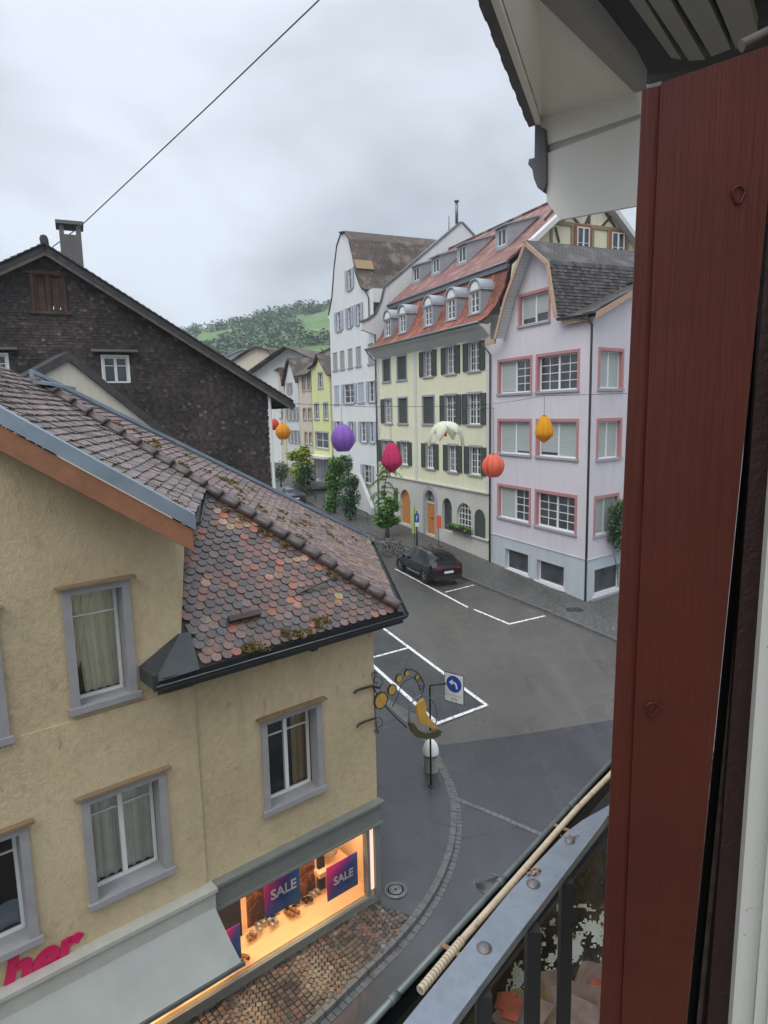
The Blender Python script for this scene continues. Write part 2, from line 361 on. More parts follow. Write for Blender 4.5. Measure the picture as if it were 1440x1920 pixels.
def wallmesh(fr,outline,holes,d=0,reveal=.18,uv=False):
    mb=MB(); loops=[[V((a,b,0)) for a,b in outline]]+[[V((a,b,0)) for a,b in h] for h in holes]
    flat=[];ed=[]
    for l in loops:
        i0=len(flat); flat+=[p.xy for p in l]; ed+=[(i0+k,i0+(k+1)%len(l)) for k in range(len(l))]
    cv,ce,cf=delaunay_2d_cdt(flat,ed,[],1,1e-5)[:3]
    P0=[(p.x,p.y) for p in loops[0]]
    for t in cf:
        a=[V((cv[k].x,cv[k].y,0)) for k in t]; cx_=sum(p.x for p in a)/3; cy_=sum(p.y for p in a)/3
        if not inpoly(cx_,cy_,P0) or any(inpoly(cx_,cy_,h) for h in holes): continue
        if (a[1]-a[0]).cross(a[2]-a[0]).z<0: a=a[::-1]
        q=[fr.p(p.x,p.y,d) for p in a]
        no=(q[1]-q[0]).cross(q[2]-q[0])
        if no.dot(fr.n)<0: q=q[::-1]
        mb.face(q)
    for h in holes:
        n=len(h)
        for i in range(n):
            a,b=h[i],h[(i+1)%n]; mb.face([fr.p(*a,d),fr.p(*b,d),fr.p(*b,d-reveal),fr.p(*a,d-reveal)])
    return mb
def rect(b): s0,s1,z0,z1=b; return [(s0,z0),(s1,z0),(s1,z1),(s0,z1)]
def window(par,fr,b,rev=.15,cas=2,cols=2,rows=3,sur=None,surw=.12,sill=None,glass='glass',fm='wframe',shut=None,closed=False,lintel=None,blind=None,fw=.06,mw=.03,sides=(1,1),label=None,curtain=None,trans=None,shs=None,surtop=True,proud=.03):
    """b = opening; window (casement frame) > pane, surround, sill, shutter, blind, curtain"""
    s0,s1,z0,z1=b; d=-rev
    f=MB()
    f.fbox(fr,s0,s1,z0,z0+fw,d-.05,d+.01); f.fbox(fr,s0,s1,z1-fw,z1,d-.05,d+.01)
    f.fbox(fr,s0,s0+fw,z0+fw,z1-fw,d-.05,d+.01); f.fbox(fr,s1-fw,s1,z0+fw,z1-fw,d-.05,d+.01)
    cwid=(s1-s0)/cas
    for c in range(1,cas): f.fbox(fr,s0+c*cwid-fw*.8,s0+c*cwid+fw*.8,z0+fw,z1-fw,d-.05,d+.02)
    for c in range(cas):
        if blind and c in blind: continue
        a=s0+c*cwid+fw; e_=s0+(c+1)*cwid-fw
        for k in range(1,cols): x=a+(e_-a)*k/cols; f.fbox(fr,x-mw/2,x+mw/2,z0+fw,z1-fw,d-.04,d-.002)
        zs=[z0+fw+(z1-z0-2*fw)*k/rows for k in range(1,rows)] if trans is None else [z0+(z1-z0)*trans]
        for z in zs: f.fbox(fr,a,e_,z-mw/2,z+mw/2,d-.038,d-.004)
    wo=f.build('window',M[fm],par)
    if label: wo['label']=label
    g=MB(); g.face([fr.p(s0,z0,d-.03),fr.p(s1,z0,d-.03),fr.p(s1,z1,d-.03),fr.p(s0,z1,d-.03)]); g.build('pane',M[glass],wo)
    if blind:
        for c,zf in (blind.items() if isinstance(blind,dict) else [(c,0.08) for c in blind]):
            g=MB(); a=s0+c*cwid+fw; e_=s0+(c+1)*cwid-fw; g.fbox(fr,a,e_,z0+(z1-z0)*zf,z1-fw,d-.02,d+.002); g.build('blind',M['blind'],wo)
    if sur:
        g=MB(); q=proud
        if surtop: g.fbox(fr,s0-surw,s1+surw,z1-.004,z1+surw,-rev*.8,q)
        g.fbox(fr,s0-surw,s0+.004,z0+.003,z1-.004,-rev*.8,q); g.fbox(fr,s1-.004,s1+surw,z0+.003,z1-.004,-rev*.8,q)
        g.build('surround',M[sur],wo)
    if sill:
        g=MB(); x=surw if sur else .06; g.fbox(fr,s0-x-.03,s1+x+.03,z0-.11,z0-.002,-rev*.8,.09); g.build('sill',M[sill],wo)
    if lintel:
        g=MB(); x=surw if sur else .06; z=z1+(surw if sur else 0)+.003; g.fbox(fr,s0-x-.07,s1+x+.07,z,z+.035,-.02,.13); g.build('drip_board',M[lintel],wo)
    if shut:
        if closed:
            for k in range(2):
                g=MB(); a=s0+(s1-s0)*k/2+.012; g.fbox(fr,a,a+(s1-s0)/2-.024,z0+.01,z1-.01,-rev+.03,-rev+.07); g.build('shutter',M[shut],wo)
        else:
            ws=(s1-s0)/2*.98 if shs is None else shs; x=(surw*.35 if sur else .0)
            for k in range(2):
                if not sides[k]: continue
                g=MB(); a=s0-x-ws if k==0 else s1+x
                g.fbox(fr,a,a+ws,z0,z1+.02,.035,.075)
                g.fbox(fr,a,a+.05,z0,z1+.02,.075,.09); g.fbox(fr,a+ws-.05,a+ws,z0,z1+.02,.075,.09); g.fbox(fr,a+.05,a+ws-.05,(z0+z1)/2-.03,(z0+z1)/2+.03,.075,.09)
                g.build('shutter',M[shut],wo)
    return wo
def slab(mb,a,b,c,d_,th,U=None):
    """roof slab: a,b eave; c,d_ ridge side (a-d_, b-c edges) with uv on top, thickness below"""
    a,b,c,d_=map(V,(a,b,c,d_)); n=(b-a).cross(d_-a).normalized()
    if n.z<0: n=-n
    u=(b-a).normalized(); wv_=(d_-a)-u*(d_-a).dot(u); wv_.normalize()
    T=[a,b,c,d_]; B=[p-n*th for p in T]
    if (b-a).cross(d_-a).dot(n)<0: T=T[::-1];B=B[::-1]
    mb.poly(T,u,wv_,a); mb.face(B[::-1])
    for i in range(4): j=(i+1)%4; mb.face([B[i],B[j],T[j],T[i]])
M['dshing']=plain('dark_boards',(.03,.027,.026),.85)
m=MatB('weathered_shingles',(.05,.045,.045),.8,.25)
m.col=m.ramp(m.island(),[(0,(.028,.023,.021)),(.4,(.040,.033,.031)),(.8,(.050,.042,.039)),(.97,(.068,.057,.053)),(1,(.12,.105,.10))]); 
f=m.ramp(m.noise(.33,5,.65),[(.46,(0,0,0)),(.68,(1,1,1))]); m.col=m.mix(f,m.col,m.mix(1.0,m.col,(2.0,1.85,1.8),'MULTIPLY')); 
f=m.ramp(m.noise(5,5,.75,m.coord('Object',(.7,.7,2.4))),[(.60,(0,0,0)),(.74,(.8,.8,.8))]); m.col=m.mix(f,m.col,(.15,.14,.135)); m.rgbin(); m.vary(14,.3); m.bmp(m.noise(40,3,.6,m.coord('Object',(3,3,.5))),.4,.01); M['shing']=m.m
M['shinglight']=plain('grey_weathered_board',(.11,.095,.085),.8,var=.3)
m=MatB('rusty_brown_boards',(.06,.040,.033),.8,.25); m.patch(2.5,.45,.66,(.12,.062,.042)); M['rust']=m.m
M['chim']=plaster('chimney_render',(.16,.15,.145),.3,.15)
M['dark_tile2']=plain('old_dark_tile',(.06,.055,.055),.75,var=.35,sc=5,bump=.4)
M['annexe']=plaster('plain_beige_plaster',(.60,.56,.46),.1,.04)
M['wood2']=plain('brown_drip_board',(.22,.15,.09),.6,var=.2)
M['net2']=plain('cream_drape',(.84,.83,.70),.9,var=.08); M['bluecl']=plain('blue_white_cloth',(.28,.36,.48),.9)
M['dlead']=plain('dark_lead_sheet',(.035,.04,.042),.4,.4,0,var=.3)
M['underlay']=plain('roof_underlay',(.04,.03,.028),.8)
def tilem(name,stops,mossf,rough,c2=(.13,.11,.03)):
    m=MatB(name,(.1,.1,.1),rough,.5); m.col=m.ramp(m.island(),stops,'CONSTANT'); m.rgbin(); m.vary(22,.28); m.patch(9,.60,.72,(.15,.12,.045),5); 
    f=m.ramp(m.noise(1.1,5,.65),[(mossf,(0,0,0)),(mossf+.12,(1,1,1))]); m.col=m.mix(m.mix(.55,(0.,0.,0.),f),m.col,c2); m.rgbin()
    m.rgh(m.noise(6,4),rough*.6,rough*1.3); m.bmp(m.noise(45,4),.25,.004); return m
def scal():
    m=MatB('scalloped_clay_tiles',(.1,.1,.1),.3,.5); isl=m.island()
    dark=m.ramp(isl,[(0,(.062,.043,.038)),(.18,(.10,.058,.046)),(.34,(.060,.046,.044)),(.48,(.125,.066,.048)),(.62,(.075,.062,.064)),(.74,(.145,.068,.052)),(.86,(.16,.10,.08)),(.94,(.24,.075,.045))],'CONSTANT')
    warm=m.ramp(isl,[(0,(.075,.05,.05)),(.22,(.26,.10,.05)),(.38,(.15,.08,.065)),(.55,(.33,.105,.035)),(.62,(.22,.09,.07)),(.74,(.09,.07,.075)),(.84,(.26,.21,.09)),(.92,(.34,.20,.14))],'CONSTANT')
    f=m.ramp(m.noise(1.15,3,.55),[(.53,(0,0,0)),(.60,(1,1,1))]); m.col=m.mix(f,dark,warm); m.rgbin(); m.vary(22,.3); m.patch(10,.60,.72,(.14,.115,.045),5)
    m.rgh(m.noise(6,4),.2,.42); m.bmp(m.noise(45,4),.25,.004); return m
m=scal(); M['scal']=m.m
# cluster of orange replacement tiles
g_=m.nt.nodes.new('ShaderNodeTexCoord')
m=tilem('rose_brown_tiles',[(0,(.20,.13,.115)),(.25,(.15,.105,.095)),(.5,(.235,.155,.135)),(.75,(.18,.12,.12)),(.9,(.27,.16,.12))],.55,.42,(.11,.095,.03)); M['rosetile']=m.m
m=tilem('old_rose_grey_tiles',[(0,(.20,.15,.14)),(.25,(.16,.125,.115)),(.5,(.24,.175,.165)),(.75,(.185,.14,.13)),(.9,(.12,.10,.085))],.53,.34,(.09,.08,.03)); M['rosetile2']=m.m
M['hip']=plain('dark_brown_hip_tile',(.06,.043,.04),.4,.5,var=.3,sc=6,bump=.3)
M['moss']=leafmat('olive_brown_moss',(.07,.065,.012),(.13,.10,.02),(.12,.055,.015))
M['bright']=plain('bright_zinc_edge',(.55,.57,.58),.3,.5,.7); M['dkwood']=plain('dark_wet_wood',(.05,.035,.025),.6)
M['cream2']=plain('cream_grey_metal',(.38,.38,.34),.5,var=.1); M['grey2']=plain('grey_green_base',(.17,.17,.14),.7,var=.15)
M['display']=plain('warm_display_board',(.74,.50,.30),.6,var=.04); M['displayw']=plain('warm_display_wall',(.72,.52,.34),.7)
M['stripglow']=MatB('warm_lit_strip',(.9,.6,.5),.5).emit((1,.55,.42),.75).m; M['lampglow']=MatB('display_spot_glow',(1,.8,.6),.5).emit((1,.7,.4),6).m
m=MatB('magenta_to_blue_print',(.2,.05,.3),.35)
co=m.coord('Object',(1,1,1)); gr_=m.nt.nodes.new('ShaderNodeSeparateXYZ'); m.nt.links.new(m.coord('Generated'),gr_.inputs[0])
ma=m.nt.nodes.new('ShaderNodeMath'); ma.operation='SUBTRACT'; m.nt.links.new(gr_.outputs[2],ma.inputs[0]); m.nt.links.new(gr_.outputs[0],ma.inputs[1])
mr_=m.nt.nodes.new('ShaderNodeMapRange'); mr_.inputs[1].default_value=-.6; mr_.inputs[2].default_value=.7; m.nt.links.new(ma.outputs[0],mr_.inputs[0])
m.col=m.ramp(mr_.outputs[0],[(.0,(.012,.13,.40)),(.42,(.02,.10,.44)),(.62,(.24,.04,.36)),(1,(.62,.04,.28))]); m.rgbin(); M['poster']=m.m
M['whitemark']=MatB('white_lettering',(.85,.85,.85),.5).m
m=MatB('dark_orange_photo_print',(.05,.02,.01),.4); m.patch(4,.45,.6,(.42,.14,.03),6,.7,None,1.2); M['photo']=m.m
M['silver']=plain('silver_leather',(.38,.37,.36),.35,.5,.3); M['brownshoe']=plain('tan_leather',(.25,.13,.06),.5); M['dshoe']=plain('dark_leather',(.035,.025,.02),.4); M['wicker']=plain('pale_wicker',(.45,.36,.24),.7)
M['magenta']=plain('magenta_lettering',(.50,.012,.085),.35,var=.03)
M['olive']=plain('olive_bronze',(.085,.07,.03),.5,.5,.3); M['signwhite']=plain('white_sign_enamel',(.72,.73,.74),.4,var=.03); M['signblue']=plain('blue_sign_enamel',(.01,.06,.35),.35,var=.03)
def paper(name,c):
    m=MatB(name,c,.75,.2); m.vary(6,.08); wv=m.nt.nodes.new('ShaderNodeTexNoise'); wv.inputs['Scale'].default_value=9; m.nt.links.new(m.coord('Object',(3,3,.4)),wv.inputs['Vector']); m.bmp(wv.outputs['Fac'],.5,.03)
    # thin cloth lets some daylight through
    tr=m.nt.nodes.new('ShaderNodeBsdfTranslucent'); tr.inputs[0].default_value=(*c,1); mx_=m.nt.nodes.new('ShaderNodeMixShader'); mx_.inputs[0].default_value=.35
    out=[n for n in m.nt.nodes if n.type=='OUTPUT_MATERIAL'][0]; m.nt.links.new(m.b.outputs[0],mx_.inputs[1]); m.nt.links.new(tr.outputs[0],mx_.inputs[2]); m.nt.links.new(mx_.outputs[0],out.inputs[0]); return m.m
for k_,c_ in dict(purple=(.34,.16,.56),magentap=(.62,.05,.16),creamp=(.76,.76,.60),coral=(.80,.19,.12),amber=(.80,.38,.02),orangep=(.80,.36,.03),redp=(.70,.09,.06)).items(): M[k_]=paper(k_+'_cloth',c_)
M['wire']=plain('dark_wire',(.05,.05,.05),.5)
M['carbody']=MatB('dark_grey_car_paint',(.009,.0085,.0095),.18,.45); M['carbody'].b.inputs['Coat Weight'].default_value=.25; M['carbody']=M['carbody'].m
M['carblue']=MatB('dark_blue_car_paint',(.02,.03,.05),.25,.6); M['carblue'].b.inputs['Coat Weight'].default_value=.8; M['carblue']=M['carblue'].m
M['carglass']=MatB('tinted_car_glass',(.006,.007,.008),.06,.35).m; M['tyre']=plain('tyre_rubber',(.02,.02,.02),.8); M['rim']=plain('grey_alloy',(.32,.32,.33),.35,.5,.6); M['blackplastic']=plain('black_plastic_trim',(.02,.02,.02),.6)
M['tail']=plain('red_tail_lamp',(.30,.01,.01),.2); M['headl']=plain('clear_headlamp',(.5,.52,.55),.15)
M['limeflag']=plain('lime_banner_cloth',(.42,.60,.16),.7); M['postblue']=plain('dark_blue_post',(.02,.03,.07),.5); M['redboard']=plain('orange_red_board',(.72,.13,.05),.6)
m=MatB('hill_meadow',(.11,.18,.07),.95,.1); m.patch(.02,.4,.6,(.15,.23,.085)); m.vary(.08,.2); M['meadow']=m.m
M['farleaf']=leafmat('far_wood_leaves',(.045,.10,.04),(.065,.13,.05),(.10,.17,.06))
# window frame
M['rodm']=plain('dull_grey_rod',(.16,.14,.13),.7)
m=MatB('dark_red_gloss_paint',(.078,.0165,.010),.42,.3); co=m.coord('Object',(1,1,.06)); m.vary(14,.14); m.patch(60,.66,.78,(.036,.008,.006),4,.6,m.coord('Object',(1,1,.12)))
m.bmp(m.noise(150,5,.65,co),.55,.0025); m.bmp(m.noise(16,3,.5,m.coord('Object',(1,1,.3))),.3,.004); m.patch(30,.74,.80,(.20,.09,.06),2,.5,m.coord('Object',(1.5,1,.07))); m.patch(3,.5,.72,(.048,.0105,.0085),4); M['redpaint']=m.m
M['darkred']=plain('dark_red_inner_paint',(.022,.007,.006),.45,var=.25,sc=30,bump=.5,bsc=120)
m=MatB('black_rubber_seal',(.006,.006,.006),.35,.5); m.bmp(m.noise(160,3),.5,.002); M['rubber']=m.m
M['rubberl']=plain('worn_rubber_edge',(.06,.045,.04),.5,var=.4,sc=60)
m=MatB('cream_white_trim',(.50,.50,.46),.5,.3); m.patch(130,.68,.75,(.10,.07,.05)); M['wtrim']=m.m
m=MatB('weathered_galvanised_steel',(.24,.27,.31),.42,.5,.45); m.vary(9,.18); m.vary(60,.1); m.patch(70,.66,.72,(.06,.06,.06)); m.bmp(m.noise(90,3),.25,.002); m.rgh(m.noise(14,4),.3,.6); M['railsteel']=m.m
m=MatB('rusted_bolt',(.16,.155,.155),.5,.4,.5); m.patch(140,.6,.7,(.35,.13,.06)); m.bmp(m.noise(220,3),.5,.002); M['boltm']=m.m
M['rustflake']=leafmat('rust_flakes',(.30,.28,.27),(.36,.16,.09),(.22,.20,.19)); M['rustm']=plain('rusty_strap',(.24,.14,.07),.6,var=.3,sc=60)
M['black']=MatB('wet_black_gutter_inside',(.004,.005,.006),.25,.5).m
m=MatB('green_grey_zinc',(.14,.165,.16),.45,.5,.4); m.vary(12,.35); M['greenzinc']=m.m
m=MatB('aged_cream_conduit',(.52,.43,.31),.6,.3); m.patch(30,.62,.70,(.12,.08,.05)); m.vary(40,.2); M['conduit']=m.m
m=MatB('mossy_littered_deck',(.12,.105,.09),.75,.35); m.vary(18,.45,6); m.patch(5,.44,.62,(.085,.07,.028)); m.patch(7,.57,.66,(.20,.175,.155)); m.patch(13,.66,.72,(.04,.035,.03)); m.bmp(m.noise(30,6,.7),.9,.02); M['litter']=m.m
M['flake']=plain('white_peeling_paint',(.62,.66,.62),.6,var=.1,sc=40); m=MatB('broken_grey_tiles',(.20,.145,.125),.7,.3); m.patch(14,.5,.62,(.17,.14,.05)); m.vary(30,.3); M['brtile']=m.m; M['brred']=plain('red_clay_fragments',(.30,.08,.045),.7,var=.3,sc=30)
M['soffit']=plain('cream_white_painted_board',(.74,.73,.69),.6,.3,var=.04,sc=2); M['soffit_shade']=plain('shadow_toned_cream',(.52,.51,.48),.6); M['slateedge']=plain('slate_grey_edge',(.10,.095,.105),.6,var=.2)
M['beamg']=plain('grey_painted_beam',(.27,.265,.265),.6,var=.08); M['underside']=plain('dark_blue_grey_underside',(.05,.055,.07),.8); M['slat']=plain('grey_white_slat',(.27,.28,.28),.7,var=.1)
M['dtiles']=leafmat('dark_tile_pieces',(.028,.025,.026),(.055,.05,.05),(.11,.09,.08))
# ================================================================== GROUND
def st_of(p): q=V((p.x,p.y,0))-V((G.x,G.y,0)); return q.dot(D1),q.dot(NF)
mb=MB()
ss=[-900,-300,-120,-60,-40,-25,-15,-8,-3]+list(range(0,20,4))+list(range(20,47,2))+[50,60,75,90,110,130,180,260,400,700,1200]
ts=[-1200,-500,-200,-80,-40,-20,-10,-5,0,3,6,9,12,16,20,26,40,80,200,500,1200]
for i in range(len(ss)-1):
    for j in range(len(ts)-1):
        mb.face([ST(ss[i],ts[j]),ST(ss[i],ts[j+1]),ST(ss[i+1],ts[j+1]),ST(ss[i+1],ts[j])][::-1])
tag(mb.build('road',M['road']),kind='structure')
def flat(name,pxs,mat,h,pts=None):
    P=[ong(p,h) for p in pxs] if pts is None else [V((p.x,p.y,gz(p.x,p.y)+h)) for p in pts]
    mb=MB()
    for t in tessellate_polygon([P]):
        a=[P[k] for k in t]
        if (a[1]-a[0]).cross(a[2]-a[0]).z<0: a=a[::-1]
        mb.face(a)
    return tag(mb.build(name,M[mat]),kind='structure')
flat('road_patch',[(700,1395),(835,1396),(985,1376),(1145,1350),(1300,1330),(1420,1500),(1420,2300),(300,2600),(300,1900)],'road2',.004)
flat('road_patch',[(640,1165),(715,1170),(916,1324),(822,1362),(690,1290),(640,1250)],'road2',.005)
# left pavement: the kerb line sweeps round the shop corner
kl=[(600,1205),(650,1255),(700,1305),(750,1352),(795,1397),(818,1440),(836,1482),(845,1530),(840,1590),(818,1652),(782,1712),(735,1768),(680,1822),(600,1900),(500,1990),(380,2100)]
KP=[ong(p,0) for p in kl]
def smooth(P,k=4):
    out=[]
    for i in range(len(P)-1):
        a,b,c,d=P[max(i-1,0)],P[i],P[i+1],P[min(i+2,len(P)-1)]
        for j in range(k):
            t=j/k; out.append(.5*((2*b)+(c-a)*t+(2*a-5*b+4*c-d)*t*t+(3*b-a-3*c+d)*t**3))
    out.append(P[-1]); return out
KP=smooth(KP,4)
def offs(P,d):
    o=[]
    for i,p in enumerate(P):
        t=(P[min(i+1,len(P)-1)]-P[max(i-1,0)]); t.z=0; t.normalize(); o.append(p+V((t.y,-t.x,0))*d)
    return o
K=V((-.25,11.8,0)); DA=hd(2220,735); NA=V((DA.y,-DA.x,0)); A=Fr(K,DA,NA)
inner=[A.p(-8.5,0,-3),A.p(-2,0,-6),A.p(0,0,-8)+V((0,6,0))]
WH=.11
flat('pavement',None,'walk',WH,pts=KP+[A.p(-9,0,.5),A.p(-9,0,-3),A.p(-4,0,-10),KP[0]+V((-2,3,0))])
def kerbrow(name,P,w,h0,h1,L,gap,matn,z=None):
    """row of separate kerb stones along P, offset band w wide to the road side"""
    mb=MB(); O=offs(P,w); acc=0; seg=[]; 
    # resample
    pts=[P[0]]; out=[O[0]]; d=0
    for i in range(1,len(P)):
        l=(P[i]-P[i-1]).length; n=max(1,int(round(l/L)))
        for k in range(1,n+1): pts.append(P[i-1].lerp(P[i],k/n)); out.append(O[i-1].lerp(O[i],k/n))
    for i in range(len(pts)-1):
        a,b=pts[i],pts[i+1]; c,d_=out[i+1],out[i]; g=gap/max((b-a).length,.01)
        a2,b2=a.lerp(b,g),b.lerp(a,g); d2,c2=d_.lerp(c,g),c.lerp(d_,g); hh=h1+random.uniform(-.004,.004)
        T=[V((q.x,q.y,gz(q.x,q.y)+hh)) for q in (a2,b2,c2,d2)]; B=[V((q.x,q.y,gz(q.x,q.y)+h0)) for q in (a2,b2,c2,d2)]
        if (T[1]-T[0]).cross(T[2]-T[0]).z<0: T=T[::-1];B=B[::-1]
        mb.face(T)
        for k in range(4): j=(k+1)%4; mb.face([B[k],B[j],T[j],T[k]])
    return tag(mb.build(name,M[matn]),kind='structure')
side=1 if (offs(KP,.2)[20]-KP[20]).x>0 else -1
kerbrow('kerb',KP,.13*side,-.05,WH+.012,.7,.006,'kerb')
kerbrow('gutter_setts',offs(KP,.135*side),.12*side,-.05,.014,.16,.008,'kerb')
kerbrow('stone_joint_row',[ong(p) for p in [(848,1492),(900,1513),(960,1538),(1010,1560),(1060,1578),(1160,1620)]],.12,-.05,.012,.16,.008,'kerb')
# cobbles in fans in front of the shop
cb=MB(); bx=MB()
cp=[ong(p,WH) for p in [(693,1692),(768,1716),(735,1764),(680,1818),(600,1896),(500,1985),(330,2130),(60,2250),(60,2080)]]
cp2=[((q-A.O).dot(A.u),(q-A.O).dot(A.n)) for q in cp]
bx.face([V((q.x,q.y,gz(q.x,q.y)+WH+.004)) for q in cp][::-1]); tag(bx.build('cobble_bed',M['grout']),kind='structure')
s0=min(p[0] for p in cp2); s1=max(p[0] for p in cp2); t0=min(p[1] for p in cp2); t1=max(p[1] for p in cp2)
FR=.95; a=s0-1
row=0
yy=t0-1.2
def cobble(cx,cy,an,w,l):
    if not inpoly(cx,cy,cp2): return
    h=random.uniform(.022,.034); ca,sa=math.cos(an),math.sin(an); P=[];B=[]
    for (x,y,k) in ((-.5,-.5,0),(.5,-.5,0),(.5,.5,0),(-.5,.5,0)):
        x+=random.uniform(-.06,.06); y+=random.uniform(-.06,.06)
        for arr,sc,hz in ((P,.78,h),(B,1.0,h-.014)):
            xx=x*w*sc; y2=y*l*sc; q=A.p(cx+xx*ca-y2*sa,0,cy+xx*sa+y2*ca); arr.append(V((q.x,q.y,gz(q.x,q.y)+WH+hz)))
    i=len(cb.v); cb.v+=P+B
    up=(P[1]-P[0]).cross(P[2]-P[0]).z>0
    for f in [(0,1,2,3)]+[(4+k,4+(k+1)%4,(k+1)%4,k) for k in range(4)]:
        cb.f.append(tuple(i+x for x in (f if up else f[::-1]))); cb.m.append(0); cb.uv.append(None); cb.sm.append(False)
# segmental arcs: stones on shifted circular arcs
pw=1.3; c0=.095
nx=int((s1-s0)/pw)+3
for ix in range(nx):
    xc=s0-pw+ix*pw
    k=0
    y=t0-1.5
    while y<t1+.5:
        R=.92; nst=14
        for j in range(nst):
            th=math.radians(-45+90*(j+.5)/nst)
            cobble(xc+R*math.sin(th),y+R*math.cos(th)-R*.7,-th,R*math.radians(90)/nst*.93,c0*.92)
        y+=c0
tag(cb.build('cobblestone_pavement',M['cobble']),kind='structure')
# far pavement in front of the terrace
tk=[st_of(ong(p,0)) for p in [(1155,1204),(1020,1147),(868,1086)]]
FK=[ST(-14,6.5),ST(-7,4.2)]+[ST(a,b) for a,b in tk]
lt=tk[-1][1]
for s_ in (9,12,16,20,22,24,26,28,30,32,34,36,38,40,42,44,46,50,60,75): 
    if s_>tk[-1][0]+1: FK.append(ST(s_,lt+(.0 if s_<18 else .25)))
mb=MB()
for i in range(len(FK)-1):
    a,b=FK[i],FK[i+1]; sa,sb=st_of(a)[0],st_of(b)[0]
    c,d_=ST(sb,-.3 if sb>-.1 else -6),ST(sa,-.3 if sa>-.1 else -6)
    T=[V((q.x,q.y,gz(q.x,q.y)+.1)) for q in (a,b,c,d_)]
    if (T[1]-T[0]).cross(T[2]-T[0]).z<0: T=T[::-1]
    mb.face(T)
tag(mb.build('far_pavement',M['setts']),kind='structure')
kerbrow('far_kerb',FK,.14,-.05,.112,1.0,.006,'kerb')
# painted parking bays
def line(pts,wd,h=.009):
    mb=MB()
    P=[ong(p,h) for p in pts]
    for i in range(len(P)-1):
        a,b=P[i],P[i+1]; t=(b-a).normalized(); n=V((t.y,-t.x,0))*wd/2; a=a-t*wd/2*(i==0); b=b+t*wd/2
        mb.face([V((q.x,q.y,gz(q.x,q.y)+h+.0008*i)) for q in (a+n,a-n,b-n,b+n)])
    return tag(mb.build('parking_line',M['paint']),kind='structure')
line([(600,1085),(715,1175),(912,1322),(820,1356)],.13); line([(694,1243),(660,1212),(600,1158)],.13,.010) ; line([(694,1243),(820,1356)],.14,.011); line([(640,1248),(768,1214)],.12,.013)
line([(742,1067),(876,1138)],.12); line([(836,1110),(888,1097)],.1,.012); line([(890,1143),(955,1170),(1020,1155)],.12)
# manholes and drain
def manhole(px,r,name,lab,h,ring=False):
    c=ong(px,h); mb=MB(); t=thing(name,lab,'manhole',c)
    if not ring:
        mb.lathe(c,[(r*.9,.002),(r*.9,.012),(r*.2,.014)],28); mb.build('cover',M['metalm'],t)
        mb=MB()
        for rr in (.35,.55,.75): 
            mb.lathe(c,[(r*rr,.013),(r*rr,.02),(r*(rr+.06),.02),(r*(rr+.06),.013)],28)
        mb.build('raised_rings',M['metalm'],t); mb=MB(); mb.lathe(c,[(r*.14,.013),(r*.14,.018),(0.001,.018)],12); mb.build('centre_hole',M['iron'],t)
        mb=MB(); mb.lathe(c,[(r*.92,.002),(r*.92,.012),(r*1.06,.012),(r*1.06,.002)],28); mb.build('frame_ring',M['metalm'],t)
    else:
        mb.lathe(c,[(r,.001),(r,.008),(r*1.04,.008),(r*1.04,.001)],36); mb.build('frame_ring',M['metalm'],t)
        mb=MB(); mb.lathe(c,[(r*.97,.001),(r*.97,.003),(.001,.003)],36); mb.build('cover',M['road2'],t)
M['metalm']=plain('worn_cast_iron',(.20,.195,.20),.5,.5,.3,var=.2,sc=9)
manhole((742,1669),.22,'manhole_cover','round cast iron manhole cover in the pavement by the shop corner',WH)
manhole((917,1656),.30,'manhole_cover','asphalt filled manhole ring in the side street beside the rail',.005,True)
c=ong((1076,1143),.1); t=thing('drain_grate','dark rectangular drain grate in the pavement below the lilac house','drain',c)
mb=MB()
for k in range(7): mb.box(c+V((-.33+k*.1,-.2,.004)),V((.05,0,0)),V((0,.4,0)),V((0,0,.012)))
mb.box(c+V((-.38,-.24,.003)),V((.76,0,0)),V((0,.04,0)),V((0,0,.014))); mb.box(c+V((-.38,.2,.003)),V((.76,0,0)),V((0,.04,0)),V((0,0,.014))); mb.build('grating',M['iron'],t)
# ================================================================== LILAC HOUSE
PF=Fr(G,-D1,NF)         # terrace facade frame, s negative to the left
D4=hd(2300,740); N4=V((D4.y,-D4.x,0)); PR=Fr(G,D4,N4)
lil=thing('lilac_house','lilac house with dusty pink window trim on the corner and dark gambrel gable','house',(G.x,G.y,0))
S_L=-8.1
def corr(fr,b,o=.1): return (b[0]+o,b[1]-o,b[2]+o,b[3]-o)
SW=.14
wins=[ # px box of the surround, blinds, cols
 ((933,998,671,738),{0:.06},'row'),((1005,1087,658,735),None,'row'),
 ((933,997,784,854),{0:.05,1:.1},'row'),((1005,1085,786,859),{0:.12,1:.02},'row'),
 ((933,995.5,910,977),{0:.06},'row'),((1003,1082,923,995),None,'row')]
holes=[];spec=[]
rz={}
for b,bl,_ in wins:
    q=PF.box(*b); spec.append([q,bl])
